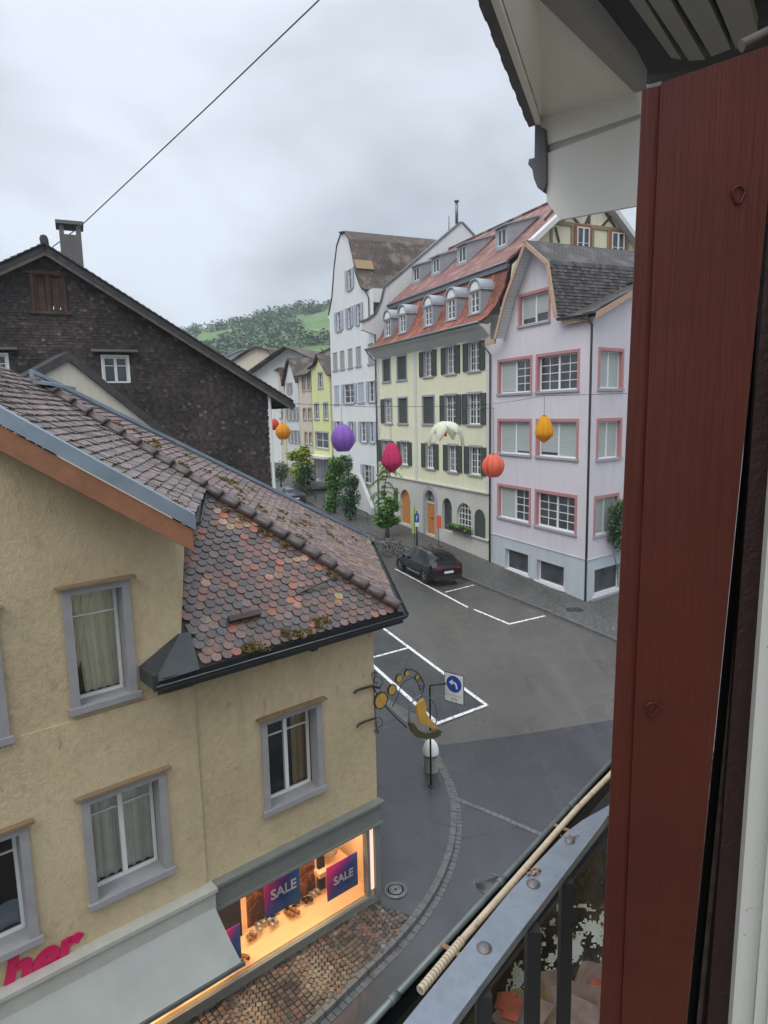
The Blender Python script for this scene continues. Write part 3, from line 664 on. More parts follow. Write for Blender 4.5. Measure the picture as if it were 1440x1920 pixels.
# even the rows out so both windows of a storey share sill and head
for i in range(0,6,2):
    z0=(spec[i][0][2]+spec[i+1][0][2])/2; z1=(spec[i][0][3]+spec[i+1][0][3])/2
    for k in (i,i+1): s=spec[k][0]; spec[k][0]=(s[0]+SW,s[1]-SW,z0+.06,z1-SW)
q=PF.box(972,1031,545,608); spec.append([(q[0]+SW,q[1]-SW*.6,q[2]+.05,q[3]-SW),{0:.22,1:.32}])
shopw=[PF.box(948,991,1034,1072),PF.box(1007,1058,1056,1096)]
walltop=PF.px((985,478))
cen=walltop[0]
outl=[(S_L,-.9),(0,-.9),(0,12.95),(-2.0,12.95),(-2.05,13.6),(-2.55,15.35),(cen+.35,16.65),(cen-.0,16.75),(-5.9,14.7),(-6.6,13.1),(S_L,12.7)]
mb=wallmesh(PF,outl,[rect(s[0]) for s in spec]+[rect(s) for s in shopw],0,.2)
E4=8.5
side=[]
for b,bl in (((1121,1205,650,734),{0:.04,1:.04}),((1118,1202,781,862),{0:.05,1:.05}),((1113,1196,928,1003),{0:.06,1:.06})):
    q=PR.box(b[0],b[1],b[2],b[3]); side.append([(q[0]+SW,q[1]-SW,q[2]+.06,q[3]-SW),bl])
# keep sill and head levels equal to the front rows
for i in range(3): s=side[i][0]; side[i][0]=(s[0],s[0]+1.75,spec[2*i][0][2],spec[2*i][0][3])
q=PR.px((1114,1069)); q2=PR.px((1114,1117)); sidebase=(q[0],q[0]+2.2,q2[1],q[1])
pk=PR.px((1190,528)); p0=PR.px((1096,585))
sl=(pk[1]-p0[1])/(pk[0]-p0[0])
mb2=wallmesh(PR,[(0,-.9),(E4,-.9),(E4,12.9),(E4/2,12.9+sl*E4/2),(0,12.9)],[rect(s[0]) for s in side]+[rect(sidebase)],0,.2)
for src in (mb2,):
    off=len(mb.v); mb.v+=src.v; mb.f+=[tuple(i+off for i in f) for f in src.f]; mb.m+=src.m; mb.uv+=src.uv; mb.sm+=src.sm
mb.build('wall',M['lilac'],lil)
# plinth: 3 mm proud sheets with the same openings
zpl=2.05
mb=wallmesh(PF,[(S_L,-.9),(.02,-.9),(.02,zpl),(S_L,zpl)],[rect(s) for s in shopw],.02,.03)
mb2=wallmesh(PR,[(0,-.9),(E4,-.9),(E4,zpl),(0,zpl)],[rect(sidebase)],.02,.03)
off=len(mb.v); mb.v+=mb2.v; mb.f+=[tuple(i+off for i in f) for f in mb2.f]; mb.m+=mb2.m; mb.uv+=mb2.uv; mb.sm+=mb2.sm
mb.fbox(PF,S_L,.05,zpl,zpl+.05,-.01,.05); mb.fbox(PR,-.02,E4,zpl,zpl+.05,-.01,.05)
mb.build('plinth',M['plinth'],lil)
for i,(b,bl) in enumerate(spec): window(lil,PF,b,rev=.17,cas=2,cols=2,rows=4 if i<6 else 3,sur='pink',surw=SW,sill='stone',blind=bl,fw=.07,mw=.035)
for b,bl in side: window(lil,PR,b,rev=.17,cas=2,cols=2,rows=4,sur='pink',surw=SW,sill='stone',blind=bl,fw=.07)
for b in shopw: window(lil,PF,b,rev=.17,cas=1,cols=1,rows=1,sur='plinth',surw=.1,sill='wframe',fw=.05,glass='shopglass') if 'shopglass' in M else window(lil,PF,b,rev=.17,cas=1,cols=1,rows=1,sur='plinth',surw=.1,sill='wframe',fw=.05)
window(lil,PR,sidebase,rev=.17,cas=1,cols=1,rows=1,sur='plinth',surw=.1,sill='wframe',fw=.05)
# gambrel gable roof running back from the street
prof=[PF.px(p,.6) for p in [(927,640),(946,558),(985,450),(1030,490),(1045,590)]]
prof[0]=(prof[0][0],12.75); prof[4]=(prof[4][0],13.2)
mb=MB(); BK=-7.
for i in range(4):
    (a,za),(b,zb)=prof[i],prof[i+1]
    if i<2: slab(mb,PF.p(a,za,BK),PF.p(a,za,.6),PF.p(b,zb,.6),PF.p(b,zb,BK),.09)
    else: slab(mb,PF.p(b,zb,.6),PF.p(b,zb,-4.4 if i==3 else BK),PF.p(a,za,-4.4 if i==3 else BK),PF.p(a,za,.6),.09)
# main roof over the side wing, ridge parallel to the street
o4=.35
za=13.2
def PRp(s,z,d): return PR.p(s,z,d)
slab(mb,PF.p(-2.2,za-.1,.25),PR.p(-.3,za-.1,.4)+NF*.25,PR.p(E4/2,12.9+sl*E4/2+.25,.4),PF.p(-2.2,12.9+sl*E4/2+.25,-E4/2),.1)
zrg=12.9+sl*E4/2+.25; slab(mb,PR.p(E4+.35,za-.1,-6),PR.p(E4+.35,za-.1,.4),PR.p(E4/2,zrg,.4),PR.p(E4/2,zrg,-6),.1)
rf=mb.build('roof',M['dark_tile'],lil)
mb=MB()
tiles(mb,PF.p(prof[4][0],prof[4][1],.6),-NF,PF.p(prof[3][0],prof[3][1],0)-PF.p(prof[4][0],prof[4][1],0),[PF.p(prof[4][0],prof[4][1],.6),PF.p(prof[4][0],prof[4][1],-4.6),PF.p(prof[3][0],prof[3][1],-5),PF.p(prof[3][0],prof[3][1],.6)],.2,.16,.02,lift=.0)
mb.build('roof_tiles',M['dtiles'],lil) if 'dtiles' in M else None
mb=MB()
for i in range(4):
    a,b=prof[i],prof[i+1]
    t=V((b[0]-a[0],b[1]-a[1])); t.normalize(); n=V((t.y,-t.x))*.2
    mb.prism([PF.p(a[0],a[1]-.02,.6),PF.p(b[0],b[1]-.02,.6),PF.p(b[0]+n.x*(1 if i!=2 else .8),b[1]-.02+n.y,.6),PF.p(a[0]+n.x,a[1]-.02+n.y,.6)],NF*.06)
    if i in(0,3):pass
mb.fbox(PF,prof[4][0]-.02,-.2,prof[4][1]-.42,prof[4][1]-.1,.16,.24); mb.fbox(PF,prof[0][0]-.9,prof[0][0],12.45,12.7,.5,.62)
mb.box(PR.p(-.35,za-.42,.33),PR.u*(E4/2+.4)+V((0,0,sl*(E4/2+.35))),V((0,0,.27)),PR.n*.06)
mb.build('bargeboard',M['wood'],lil)
mb=MB()
for i in range(4):
    a,b=prof[i],prof[i+1]; t=V((b[0]-a[0],b[1]-a[1])); L=t.length; t.normalize(); n=V((t.y,-t.x))*.13
    k=int(L/.16)
    for j in range(k):
        a2=V(a)+t*(L*j/k); b2=V(a)+t*(L*(j+.93)/k)
        mb.box(PF.p(a2.x+n.x,a2.y+n.y,.02),NF*.57,PF.p(b2.x,b2.y,0)-PF.p(a2.x,a2.y,0),PF.p(n.x*.12,n.y*.12,0)-PF.p(0,0,0))
mb.build('soffit_boards',M['white'],lil)
mb=MB(); c=PF.p(-.05,0,.09)+D4*.06
mb.tube([V((c.x,c.y,z)) for z in (-.3,12.2,12.6)]+[V((c.x,c.y,12.6))+V((0,0,.25))-D4*.2+NF*.1,PF.p(-.9,13.0,.35)],.055,8); mb.tube([PF.p(-2.0,13.08,.38),PF.p(-.2,13.03,.38)],.07,8)
c=PF.p(S_L+.12,0,.1); mb.tube([V((c.x,c.y,z)) for z in (.3,12.0)]+[PF.p(S_L-.2,12.6,.4)],.05,8)
mb.build('downpipe',M['pipe'],lil)
# ================================================================== PALE YELLOW HOUSE
Y0=-23.6; Y1=S_L
yel=thing('yellow_house','pale yellow house with dark green shutters and orange-red mansard roof of arched dormers','house',PF.p((Y0+Y1)/2,0,0))
ZE=13.7
def yb(u0,u1,vt,vb): return PF.box(u0,u1,vt,vb)
yw=[ # box, type
 (718,732,672,717,'c'),(745,762,665,714,'c'),
 (795,811,659,706,'o'),(837,854,650,701,'o'),(879,900,641,694,'o'),
 (722,735,752,793,'h'),(747,764,748,793,'c'),(793,814,743,795,'c'),(835,856,741,795,'o'),(878,902,739,795,'o'),
 (717,733,828,870,'o'),(752,766,829,871,'o'),(799,815,833,878,'o'),(841,858,835,884,'o'),(881,903,838,890,'o')]
# common levels per storey
rows=[(0,5),(5,10),(10,15)]; spec=[]
for a,b in rows:
    bs=[yb(*x[:4]) for x in yw[a:b]]; z0=sum(q[2] for q in bs[-3:])/3; z1=sum(q[3] for q in bs[-3:])/3
    print('yel row',[tuple(round(v,2) for v in q) for q in bs])
    for q,x in zip(bs,yw[a:b]): spec.append(((q[0],q[1],z0,z1),x[4]))
def archpts(b,n=12,full=1.0):
    s0,s1,z0,z1=b; r=(s1-s0)/2; h=min(r*full,(z1-z0)); return [(s0,z0),(s1,z0)]+[((s0+s1)/2+r*math.cos(math.pi*k/n),z1-h+h*math.sin(math.pi*k/n)) for k in range(0,n+1)]
arches=[yb(751,770,918,983),yb(798,817,919,1002),yb(830,848,934,995),yb(857,886,943,996),yb(890,911,955,1009)]
arches=[list(a) for a in arches]; print('arches',[[round(v,2) for v in a] for a in arches])
arches[0][2]=gz_s(-(arches[0][0]))+.2; arches[1][2]=gz_s(-arches[1][0])+.2
zc=[PF.px((732,891))[1],PF.px((916,929))[1]]; zc=sum(zc)/2; print('cornice',zc)
mb=wallmesh(PF,[(Y0,zc),(Y1,zc),(Y1,ZE),(Y0,ZE)],[rect(b) for b,_ in spec],0,.2)
mb.build('wall',M['yellow'],yel)
mb=wallmesh(PF,[(Y0,-.5),(Y1,-.5),(Y1,zc),(Y0,zc)],[archpts(a) for a in arches],.03,.3)
mb.fbox(PF,Y0,Y1,zc,zc+.09,.0,.14)
zs=arches[3][2]-.08
mb.fbox(PF,arches[2][1]+.1,Y1,zs-.1,zs,.03,.14)
mb.build('ground_floor_wall',M['stonebase'],yel)
for b,t in spec:
    if t=='o': window(yel,PF,b,rev=.14,cas=2,cols=2,rows=4,sur='stone',surw=.12,sill='stone',shut='shut',shs=.52 if b[1]-b[0]<1.35 else .55,fw=.06)
    elif t=='c': window(yel,PF,b,rev=.14,sur='stone',surw=.12,sill='stone',shut='shut',closed=True,fw=.05)
    else: window(yel,PF,b,rev=.14,cas=2,cols=1,rows=3,sur='stone',surw=.1,sill='stone',shut='shut',sides=(1,0),glass='cglass')
for s_ in (Y1-.42,Y0,PF.px((780,800))[0]-.2):
    z=.8; k=0; mb=MB()
    while z<ZE-.45:
        if s_==Y0 or z>zc: mb.fbox(PF,s_+(.0 if k%2 else .06),s_+.42-(0 if k%2 else .06),z,z+.44,.0,.035)
        z+=.45; k+=1
    mb.build('quoin_strip',M['offwhite'],yel)
# cornice soffit and gutter
mb=MB()
mb.prism([PF.p(Y0-.1,ZE-.75,.0),PF.p(Y0-.1,ZE-.1,.0),PF.p(Y0-.1,ZE-.06,.72),PF.p(Y0-.1,ZE-.16,.72),PF.p(Y0-.1,ZE-.3,.42)],-D1*(Y1-Y0+.1))
mb.build('cornice',M['offwhite'],yel)
mb=MB(); mb.tube([PF.p(Y0-.25,ZE-.02,.80),PF.p(Y1+.1,ZE+.0,.80)],.085,8); mb.tube([PF.p(Y0-.2,ZE-.05,.78),PF.p(Y0-.2,ZE-.35,.6),PF.p(Y0+.02,ZE-.9,.12),PF.p(Y0+.02,1.4,.12)],.05,8)
mb.build('gutter',M['metal'],yel)
# mansard: flared lower slope then upper slope to the ridge
mp=[(.75,ZE+.02),(.2,ZE+.36),(-.35,ZE+.95),(-.8,ZE+1.8),(-1.2,16.85)]; RD=(-6.4,21.4)
mb=MB()
for i in range(4):
    (d0,z0),(d1,z1)=mp[i],mp[i+1]; slab(mb,PF.p(Y0,z0,d0),PF.p(Y1,z0,d0),PF.p(Y1,z1,d1),PF.p(Y0,z1,d1),.1)
mb.build('roof',M['red_tile'],yel)
mb=MB(); slab(mb,PF.p(Y0,17.0,-1.0),PF.p(Y1,17.0,-1.0),PF.p(Y1,RD[1],RD[0]),PF.p(Y0,RD[1],RD[0]),.12)
slab(mb,PF.p(Y1,16.5,-12.2),PF.p(Y0,16.5,-12.2),PF.p(Y0,RD[1],RD[0]),PF.p(Y1,RD[1],RD[0]),.12)
for s_ in range(int(Y1-Y0)*2): mb.tube([PF.p(Y0+s_*.5,RD[1]+.02,RD[0]),PF.p(Y0+s_*.5+.52,RD[1]+.03,RD[0])],[.12,.10],8)
uro=mb.build('upper_roof',M['red_tile2'],yel)
mb=MB(); mb.tube([PF.p(Y0,16.93,-.98),PF.p(Y1+.1,16.93,-.98)],.08,8); mb.fbox(PF,Y0,Y1,16.6,16.86,-1.18,-1.0)
mb.build('gutter',M['metal'],yel)
M['lead']=plain('dull_lead_cladding',(.34,.365,.39),.5,.4,.2,var=.12)
def mans(z):   # depth of lower slope at height z
    for i in range(4):
        if mp[i][1]<=z<=mp[i+1][1]: return mp[i][0]+(mp[i+1][0]-mp[i][0])*(z-mp[i][1])/(mp[i+1][1]-mp[i][1])
    return mp[-1][0]
for cx,vt,vb in ((727,597,632),(755,584,624),(803,562,608),(846,544,598),(890,529,586)):
    D=-.05
    s_,zb=PF.px((cx,vb),D); zt=PF.px((cx,vt),D)[1]; zb=ZE+.75; zt=ZE+2.55; h=.5; ro=.62; ri=.42; mbx=MB(); n=12
    zsp=zt-ro
    O=[(s_-ro,zb-.15),(s_-ro,zsp)]+[(s_-ro*math.cos(math.pi*k/n),zsp+ro*math.sin(math.pi*k/n)) for k in range(1,n)]+[(s_+ro,zsp),(s_+ro,zb-.15)]
    fr0=wallmesh(PF,[(a,b) for a,b in O],[rect((s_-ri,s_+ri,zb,zsp-.02))],D,.12)
    # barrel vault back into the roof
    for k in range(len(O)-1):
        a,b=O[k],O[k+1]; fr0.face([PF.p(*a,D),PF.p(*b,D),PF.p(b[0],b[1],-1.35),PF.p(a[0],a[1],-1.35)])
    for k in range(1,len(O)-2):
        a,b=O[k],O[k+1]; ca=(s_,zsp)
        e=lambda q:(ca[0]+(q[0]-ca[0])*1.12,ca[1]+(q[1]-ca[1])*1.12)
        fr0.face([PF.p(*e(a),D+.08),PF.p(*e(b),D+.08),PF.p(*e(b),-1.3),PF.p(*e(a),-1.3)]); fr0.face([PF.p(*a,D+.08),PF.p(*b,D+.08),PF.p(*e(b),D+.08),PF.p(*e(a),D+.08)]); fr0.face([PF.p(*a,D),PF.p(*b,D),PF.p(*b,D+.08),PF.p(*a,D+.08)])
    fr0.fbox(PF,s_-ro-.05,s_+ro+.05,zsp-.02,zsp+.06,D+.001,D+.06)
    fr0.fbox(PF,s_-ro-.04,s_+ro+.04,zb-.12,zb-.02,D+.001,D+.08)
    do=fr0.build('dormer',M['lead'],yel)
    class Fd: pass
    f=MB(); b=(s_-ri,s_+ri,zb,zsp-.02); d=D-.06
    f.fbox(PF,b[0],b[1],b[2],b[2]+.07,d-.04,d+.02); f.fbox(PF,b[0],b[1],b[3]-.07,b[3],d-.04,d+.02)
    for x in (b[0],s_-.05,b[1]-.07): f.fbox(PF,x,x+(.1 if x==s_-.05 else .07),b[2]+.07,b[3]-.07,d-.04,d+.015)
    for k in (1,2): z=b[2]+(b[3]-b[2])*k/3; f.fbox(PF,b[0]+.07,s_-.05,z-.015,z+.015,d-.03,d); f.fbox(PF,s_+.05,b[1]-.07,z-.015,z+.015,d-.03,d)
    f.build('dormer_window',M['wframe'],do); g=MB(); g.face([PF.p(b[0],b[2],d-.02),PF.p(b[1],b[2],d-.02),PF.p(b[1],b[3],d-.02),PF.p(b[0],b[3],d-.02)]); g.build('pane',M['glass'],do)
    g=MB(); n=10
    g.prism([PF.p(s_-ri*.95*math.cos(math.pi*k/n),zsp+.08+ri*.95*math.sin(math.pi*k/n),D+.001) for k in range(n+1)],NF*.02); g.build('tympanum',M['wframe'],do)
# shed dormers high on the upper slope
def upz(d): return 17.0+(RD[1]-17.0)*(-1.0-d)/(-1.0-RD[0])
for cx,cy,k in ((780,524,0),(817,511,0),(866,489,0),(940,458,0)):
    d=-2.6
    for it in range(3): s_,z=PF.px((cx,cy),d)
    z0=upz(d)+.12; z1=z0+1.15; hw=.62
    g=MB(); back=-5.7; zb=z1+.55
    # box with a shallow roof running back to the main slope
    L=[PF.p(s_-hw,z0-.1,d),PF.p(s_-hw,z1,d),PF.p(s_-hw,upz(-4.9)+.1,-4.9)]; R=[p+(-D1)*2*hw for p in L]
    g.face(L); g.face(R[::-1]); g.face([L[1],R[1],R[2],L[2]])
    fr_=wallmesh(PF,[(s_-hw,z0-.1),(s_+hw,z0-.1),(s_+hw,z1),(s_-hw,z1)],[rect((s_-hw+.18,s_+hw-.18,z0+.1,z1-.12))],d,.08)
    off=len(g.v); g.v+=fr_.v; g.f+=[tuple(i+off for i in f) for f in fr_.f]; g.m+=fr_.m; g.uv+=fr_.uv; g.sm+=fr_.sm
    a=PF.p(s_-hw-.12,z1+.02,d+.2); b=PF.p(s_+hw+.12,z1+.02,d+.2); c=PF.p(s_+hw+.12,upz(-4.9)+.16,-4.9); e_=PF.p(s_-hw-.12,upz(-4.9)+.16,-4.9)
    slab(g,a,b,c,e_,.08)
    do=g.build('shed_dormer',M['lead'],yel)
    f=MB(); b=(s_-hw+.18,s_+hw-.18,z0+.1,z1-.12)
    f.fbox(PF,b[0],b[1],b[2],b[2]+.06,d-.08,d-.03); f.fbox(PF,b[0],b[1],b[3]-.06,b[3],d-.08,d-.03)
    for x in (b[0],s_-.04,b[1]-.07): f.fbox(PF,x,x+.07,b[2]+.06,b[3]-.06,d-.08,d-.035)
    f.build('dormer_window',M['wframe'],do); h_=MB(); h_.face([PF.p(b[0],b[2],d-.07),PF.p(b[1],b[2],d-.07),PF.p(b[1],b[3],d-.07),PF.p(b[0],b[3],d-.07)]); h_.build('pane',M['glass'],do)
# half timbered gable end above the lilac roof
GO=PF.p(Y1+.25,0,0); GE=Fr(GO,-NF,-D1)    # s runs into the block, normal faces the camera
gp=GE.px
ap=(6.4,21.3)
apx=GE.px((1040,409))
mb=wallmesh(GE,[(.6,12),(12.2,12),(12.2,16.6),ap,(1.2,16.75)],[],0,.1)
mb.build('gable_wall',M['timberfill'],yel)
mb=MB()
def beam(p,q,wd=.17,d0=.002,d1=.05):
    a=V(p);b=V(q); t=(b-a).normalized(); n=V((-t.y,t.x))*wd/2
    mb.prism([GE.p(a.x+n.x,a.y+n.y,d0),GE.p(b.x+n.x,b.y+n.y,d0),GE.p(b.x-n.x,b.y-n.y,d0),GE.p(a.x-n.x,a.y-n.y,d0)],GE.n*(d1-d0))
zb_=gp((1060,418))[1]; 
b2=[gp(p) for p in [(1045,410),(1041,426),(1048,455),(1083,412),(1098,398),(1108,422),(1125,402),(1140,427),(1139,396),(1165,430),(1168,392),(1152,408),(1195,428)]]
beam(b2[1],b2[2],.14,.002,.045)
beam((ap[0]-3.1,zb_),(ap[0]-1.9,zb_+1.2),.15,.003,.05)
beam((ap[0]-1.9,zb_),(ap[0]-.9,zb_+1.35),.13,.004,.052); beam((ap[0]-2.3,zb_+1.2),(ap[0]-.7,zb_),.13,.005,.054)
beam((ap[0]+.4,zb_+1.6),(ap[0]+2.0,zb_),.15,.003,.05); beam((ap[0]+.9,zb_),(ap[0]+2.3,zb_+1.3),.13,.004,.052); beam((ap[0]-.3,zb_),(ap[0]+.6,zb_+1.6),.13,.006,.055)
beam((ap[0]+3.2,zb_),(ap[0]+4.3,zb_-1.3),.15,.003,.05); beam((ap[0]-.0,zb_+.1),(ap[0]-0,zb_+2.2),.16,.007,.056)
mb.build('dark_beams',M['timber'],yel)
mb=MB(); beam((4.0,zb_-.05),(9.2,zb_-.05),.2,.008,.08)
for x in (gp((1033,440))[0],gp((1072,440))[0],gp((1111,440))[0],gp((1140,450))[0],gp((1176,450))[0]): beam((x,zb_-.15),(x,16.),.16,.009,.07)
mb.build('tan_beams',M['timber2'],yel)
for u0,u1,vt,vb in ((1080,1103,427,464),(1145,1168,437,474)):
    q=GE.box(u0,u1,vt,vb); window(yel,GE,(q[0],q[1],16.6,q[3]),rev=-.12,cas=2,cols=1,rows=3,sur='fascia',surw=.16,fw=.06)
mb=MB()
for sgn in (-1,1):
    e_=(2.7,18.35) if sgn<0 else (12.2,16.4)
    a=V((e_[0]-(.5 if sgn<0 else -.5)*1,e_[1]-.4)); b=V(ap)+V((0,.12))
    mb.prism([GE.p(a.x,a.y-.22,.0),GE.p(b.x,b.y-.22,.0),GE.p(b.x,b.y+.12,.0),GE.p(a.x,a.y+.12,.0)],GE.n*.55)
mb.build('verge',M['offwhite'],yel)
# white fire wall closing the far end of the roof
FW=Fr(PF.p(Y0-.35,0,0),-NF,-D1)
fp=[FW.px(p) for p in [(678,605),(692,600),(705,590),(716,566),(722,540),(865,418),(890,442)]]
fp[-1]=(fp[-2][0]+4.5,fp[-2][1]-3.6)
print('fw',fp)
mb=MB(); mb.prism([FW.p(fp[0][0],fp[0][1]-.5,0)]+[FW.p(a,b,0) for a,b in fp]+[FW.p(fp[-1][0],12,0),FW.p(.3,12,0),FW.p(.2,ZE+1.1,0)],-FW.n*.35)
mb.build('fire_wall',M['white'],yel)
mb=MB()
for i in range(len(fp)-1):
    a=V(fp[i]);b=V(fp[i+1]); t=(b-a).normalized(); n=V((-t.y,t.x))*.16
    mb.prism([FW.p(a.x,a.y,.06),FW.p(b.x,b.y,.06),FW.p(b.x+n.x,b.y+n.y,.06),FW.p(a.x+n.x,a.y+n.y,.06)],-FW.n*.5)
mb.build('coping',M['metal'],yel)
mb=MB(); c=FW.p(fp[5][0]-.3,fp[5][1],-.2); mb.tube([c,c+V((0,0,1.6))],.12,10); mb.lathe(c+V((0,0,1.6)),[(.2,0),(.2,.08),(.02,.12)],12); c=c-NF*-.5*0+FW.u*-.7; mb.tube([c-V((0,0,.6)),c+V((0,0,.5))],.04,6)
mb.build('flue',M['metal'],yel)
# ground floor openings
def archfill(a,mat,name,d,n=12):
    g=MB(); P=archpts(a,n); g.prism([PF.p(x,z,d) for x,z in P],NF*.05); return g.build(name,M[mat],yel)
for k in (0,1):
    a=arches[k]; dr=list(a); dz=dr[2]+2.05
    g=MB(); sp=a[0]; 
    if k==0: archfill(a,'orange','door',-.24)
    else:
        m0=a[0]+.0; g.fbox(PF,a[0]+.02,a[1]-.02,a[2],dz,-.24,-.18)
        for x in (a[0]+.1,(a[0]+a[1])/2+.05): g.fbox(PF,x,x+(a[1]-a[0])/2-.2,a[2]+.15,a[2]+.95,-.178,-.15); g.fbox(PF,x,x+(a[1]-a[0])/2-.2,a[2]+1.1,dz-.12,-.178,-.15)
        do=g.build('door',M['orange'],yel); g=MB(); g.fbox(PF,(a[0]+a[1])/2-.05,(a[0]+a[1])/2-.02,a[2]+1.0,a[2]+1.15,-.15,-.09); g.build('handle',M['metal'],do)
        g=MB(); P=archpts((a[0],a[1],dz+.14,a[3])); g.prism([PF.p(x,z,-.25) for x,z in P],NF*.03); fl=g.build('fanlight',M['glass'],yel)
        g=MB(); cx=(a[0]+a[1])/2
        for j in range(1,6):
            th=math.pi*j/6; g.tube([PF.p(cx,dz+.2,-.2),PF.p(cx+math.cos(th)*(a[1]-a[0])*.45,dz+.2+math.sin(th)*(a[3]-dz-.3),-.2)],.018,5)
        g.fbox(PF,a[0],a[1],dz,dz+.14,-.25,-.14); g.build('fanlight_bars',M['stonebase'],fl)
        g=MB(); P0=archpts(a); P1=archpts((a[0]-.28,a[1]+.28,a[2],a[3]+.28))
        for i in range(2,len(P0)-1): g.prism([PF.p(*P0[i],.032),PF.p(*P1[i],.032),PF.p(*P1[i+1],.032),PF.p(*P0[i+1],.032)],NF*.05)
        for x0,x1 in ((a[0]-.28,a[0]),(a[1],a[1]+.28)): g.fbox(PF,x0,x1,a[2],a[3]-(a[1]-a[0])/2,.032,.08)
        g.build('door_surround',M['stone'],yel)
a=arches[2]; archfill(a,'glass','arched_window_pane',-.2)
a=arches[3]; w_=archfill(a,'glass','arched_window_pane',-.22)
g=MB(); P0=archpts((a[0]+.07,a[1]-.07,a[2]+.07,a[3]-.07)); P1=archpts(a)
for i in range(len(P0)): j=(i+1)%len(P0); g.prism([PF.p(*P0[i],-.165),PF.p(*P1[i],-.165),PF.p(*P1[j],-.165),PF.p(*P0[j],-.165)],NF*.05)
for k in range(1,5):
    x=a[0]+(a[1]-a[0])*k/5; r=(a[1]-a[0])/2; zt=a[3]-r+math.sqrt(max(0,r*r-(x-(a[0]+a[1])/2)**2)); g.fbox(PF,x-.025,x+.025,a[2],zt,-.165,-.125)
for k in range(1,5):
    z=a[2]+(a[3]-a[2])*k/5; zz_=max(0,z-(a[3]-r)); hw=math.sqrt(max(0,r*r-zz_*zz_)); g.fbox(PF,(a[0]+a[1])/2-hw,(a[0]+a[1])/2+hw,z-.02,z+.02,-.163,-.128)
g.build('arched_window_bars',M['wframe'],w_)
archfill(arches[4],'shut','arched_shutter',-.05); 
g=MB(); g.fbox(PF,PF.px((740,935))[0],PF.px((747,935))[0],PF.px((743,957))[1],PF.px((743,915))[1],.032,.07); g.build('shutter',M['shut'],yel)
# ================================================================== WHITE HOUSE
W0=PF.px((621,700))[0]; W1=Y0-.36
wh=thing('white_house','tall white house with pale blue shutters and curved brown mansard gable','house',PF.p((W0+W1)/2,0,0))
cx=-30.0
outl=[(W0,.5),(W1,.5),(W1,17.2),(-25.4,18.2),(-26.2,18.5),(-27.1,19.9),(-27.5,21.0),(-28.3,22.6),(-29.2,23.4),(-30.3,23.5),(-31.3,22.8),(-32.0,21.3),(-32.6,19.4),(-33.4,18.0),(-34.2,17.5),(W0,17.2)]
rowsw=[((632,640,585,622),(652,659,577,614),(669,677,568,606),'shutb','o'),
 ((624,633,662,695),(637,646,658,692),(652,661,653,689),(667,677,648,686),(690,700,645,680),'shutg','c'),
 ((627,636,724,757),(645,665,721,757),(671,683,716,754),(692,704,713,752),'shutb','m'),
 ((630,640,792,828),(657,664,790,826),(677,688,790,828),(693,702,790,826),'shutb','o'),
 ((682,697,872,906),'shutb','o')]
spec=[]
for r in rowsw:
    bs=[PF.box(*q) for q in r[:-2]]; z0=sum(q[2] for q in bs)/len(bs); z1=sum(q[3] for q in bs)/len(bs)
    print('w row',round(z0,2),round(z1,2),[(round(q[0],2),round(q[1],2)) for q in bs])
    for i,q in enumerate(bs): spec.append(((q[0],q[1],z0,z1),r[-2],r[-1] if r[-1]!='m' else 'coco'[i]))
q=PF.box(652,660,505,543); spec.append((q,'shutb','o'))
mb=wallmesh(PF,outl,[rect(b) for b,_,_ in spec],0,.18); mb.build('wall',M['white'],wh)
for b,sh,t in spec: window(wh,PF,b,rev=.12,cas=2,cols=1,rows=3,sill='stone',shut=sh,closed=t=='c',shs=min(.48,(b[1]-b[0])*.5),fw=.05)
prof=[(-33.9,17.6),(-32.9,18.9),(-32.1,21.3),(-31.3,22.9),(-30.2,23.7),(-29.0,23.5),(-28.1,22.7),(-27.3,21.1),(-26.8,19.8),(-25.8,18.6),(-24.9,18.3)]
mb=MB()
for i in range(len(prof)-1):
    (a,za),(b,zb)=prof[i],prof[i+1]; k=-13 if i<7 else -7
    if i<4: slab(mb,PF.p(a,za,k),PF.p(a,za,.07),PF.p(b,zb,.07),PF.p(b,zb,k),.1)
    else: slab(mb,PF.p(b,zb,.22),PF.p(b,zb,k),PF.p(a,za,k),PF.p(a,za,.22),.1)
mb.build('roof',M['brown_tile'],wh)
mb=MB(); a,b=V((-27.45,21.0)),V((-26.95,20.1)); mb.prism([PF.p(-27.42,21.05,.1),PF.p(-27.42,21.05,-1.4),PF.p(-26.95,20.2,-1.4),PF.p(-26.95,20.2,.1)],-D1*.12); mb.build('new_wood_patch',M['timber2'],wh)
mb=MB(); mb.fbox(PF,-25.9,W1-.0,17.2,18.2,-5,-.02); mb.build('side_wall',M['white'],wh)
mb=MB(); mb.tube([PF.p(-24.9,18.25,.3),PF.p(-24.9,18.2,-6)],.08,8); mb.tube([PF.p(-24.95,18.2,.25),PF.p(-24.6,17.6,.1),PF.p(-24.6,16.2,.1),PF.p(-24.5,15.4,.3)],.05,8); mb.build('gutter',M['pipe'],wh)
mb=MB(); fx=PF.p(W0,0,0); mb.fbox(PF,W0,W0+.3,1,17.2,-12,-.01); mb.build('end_wall',M['white'],wh)
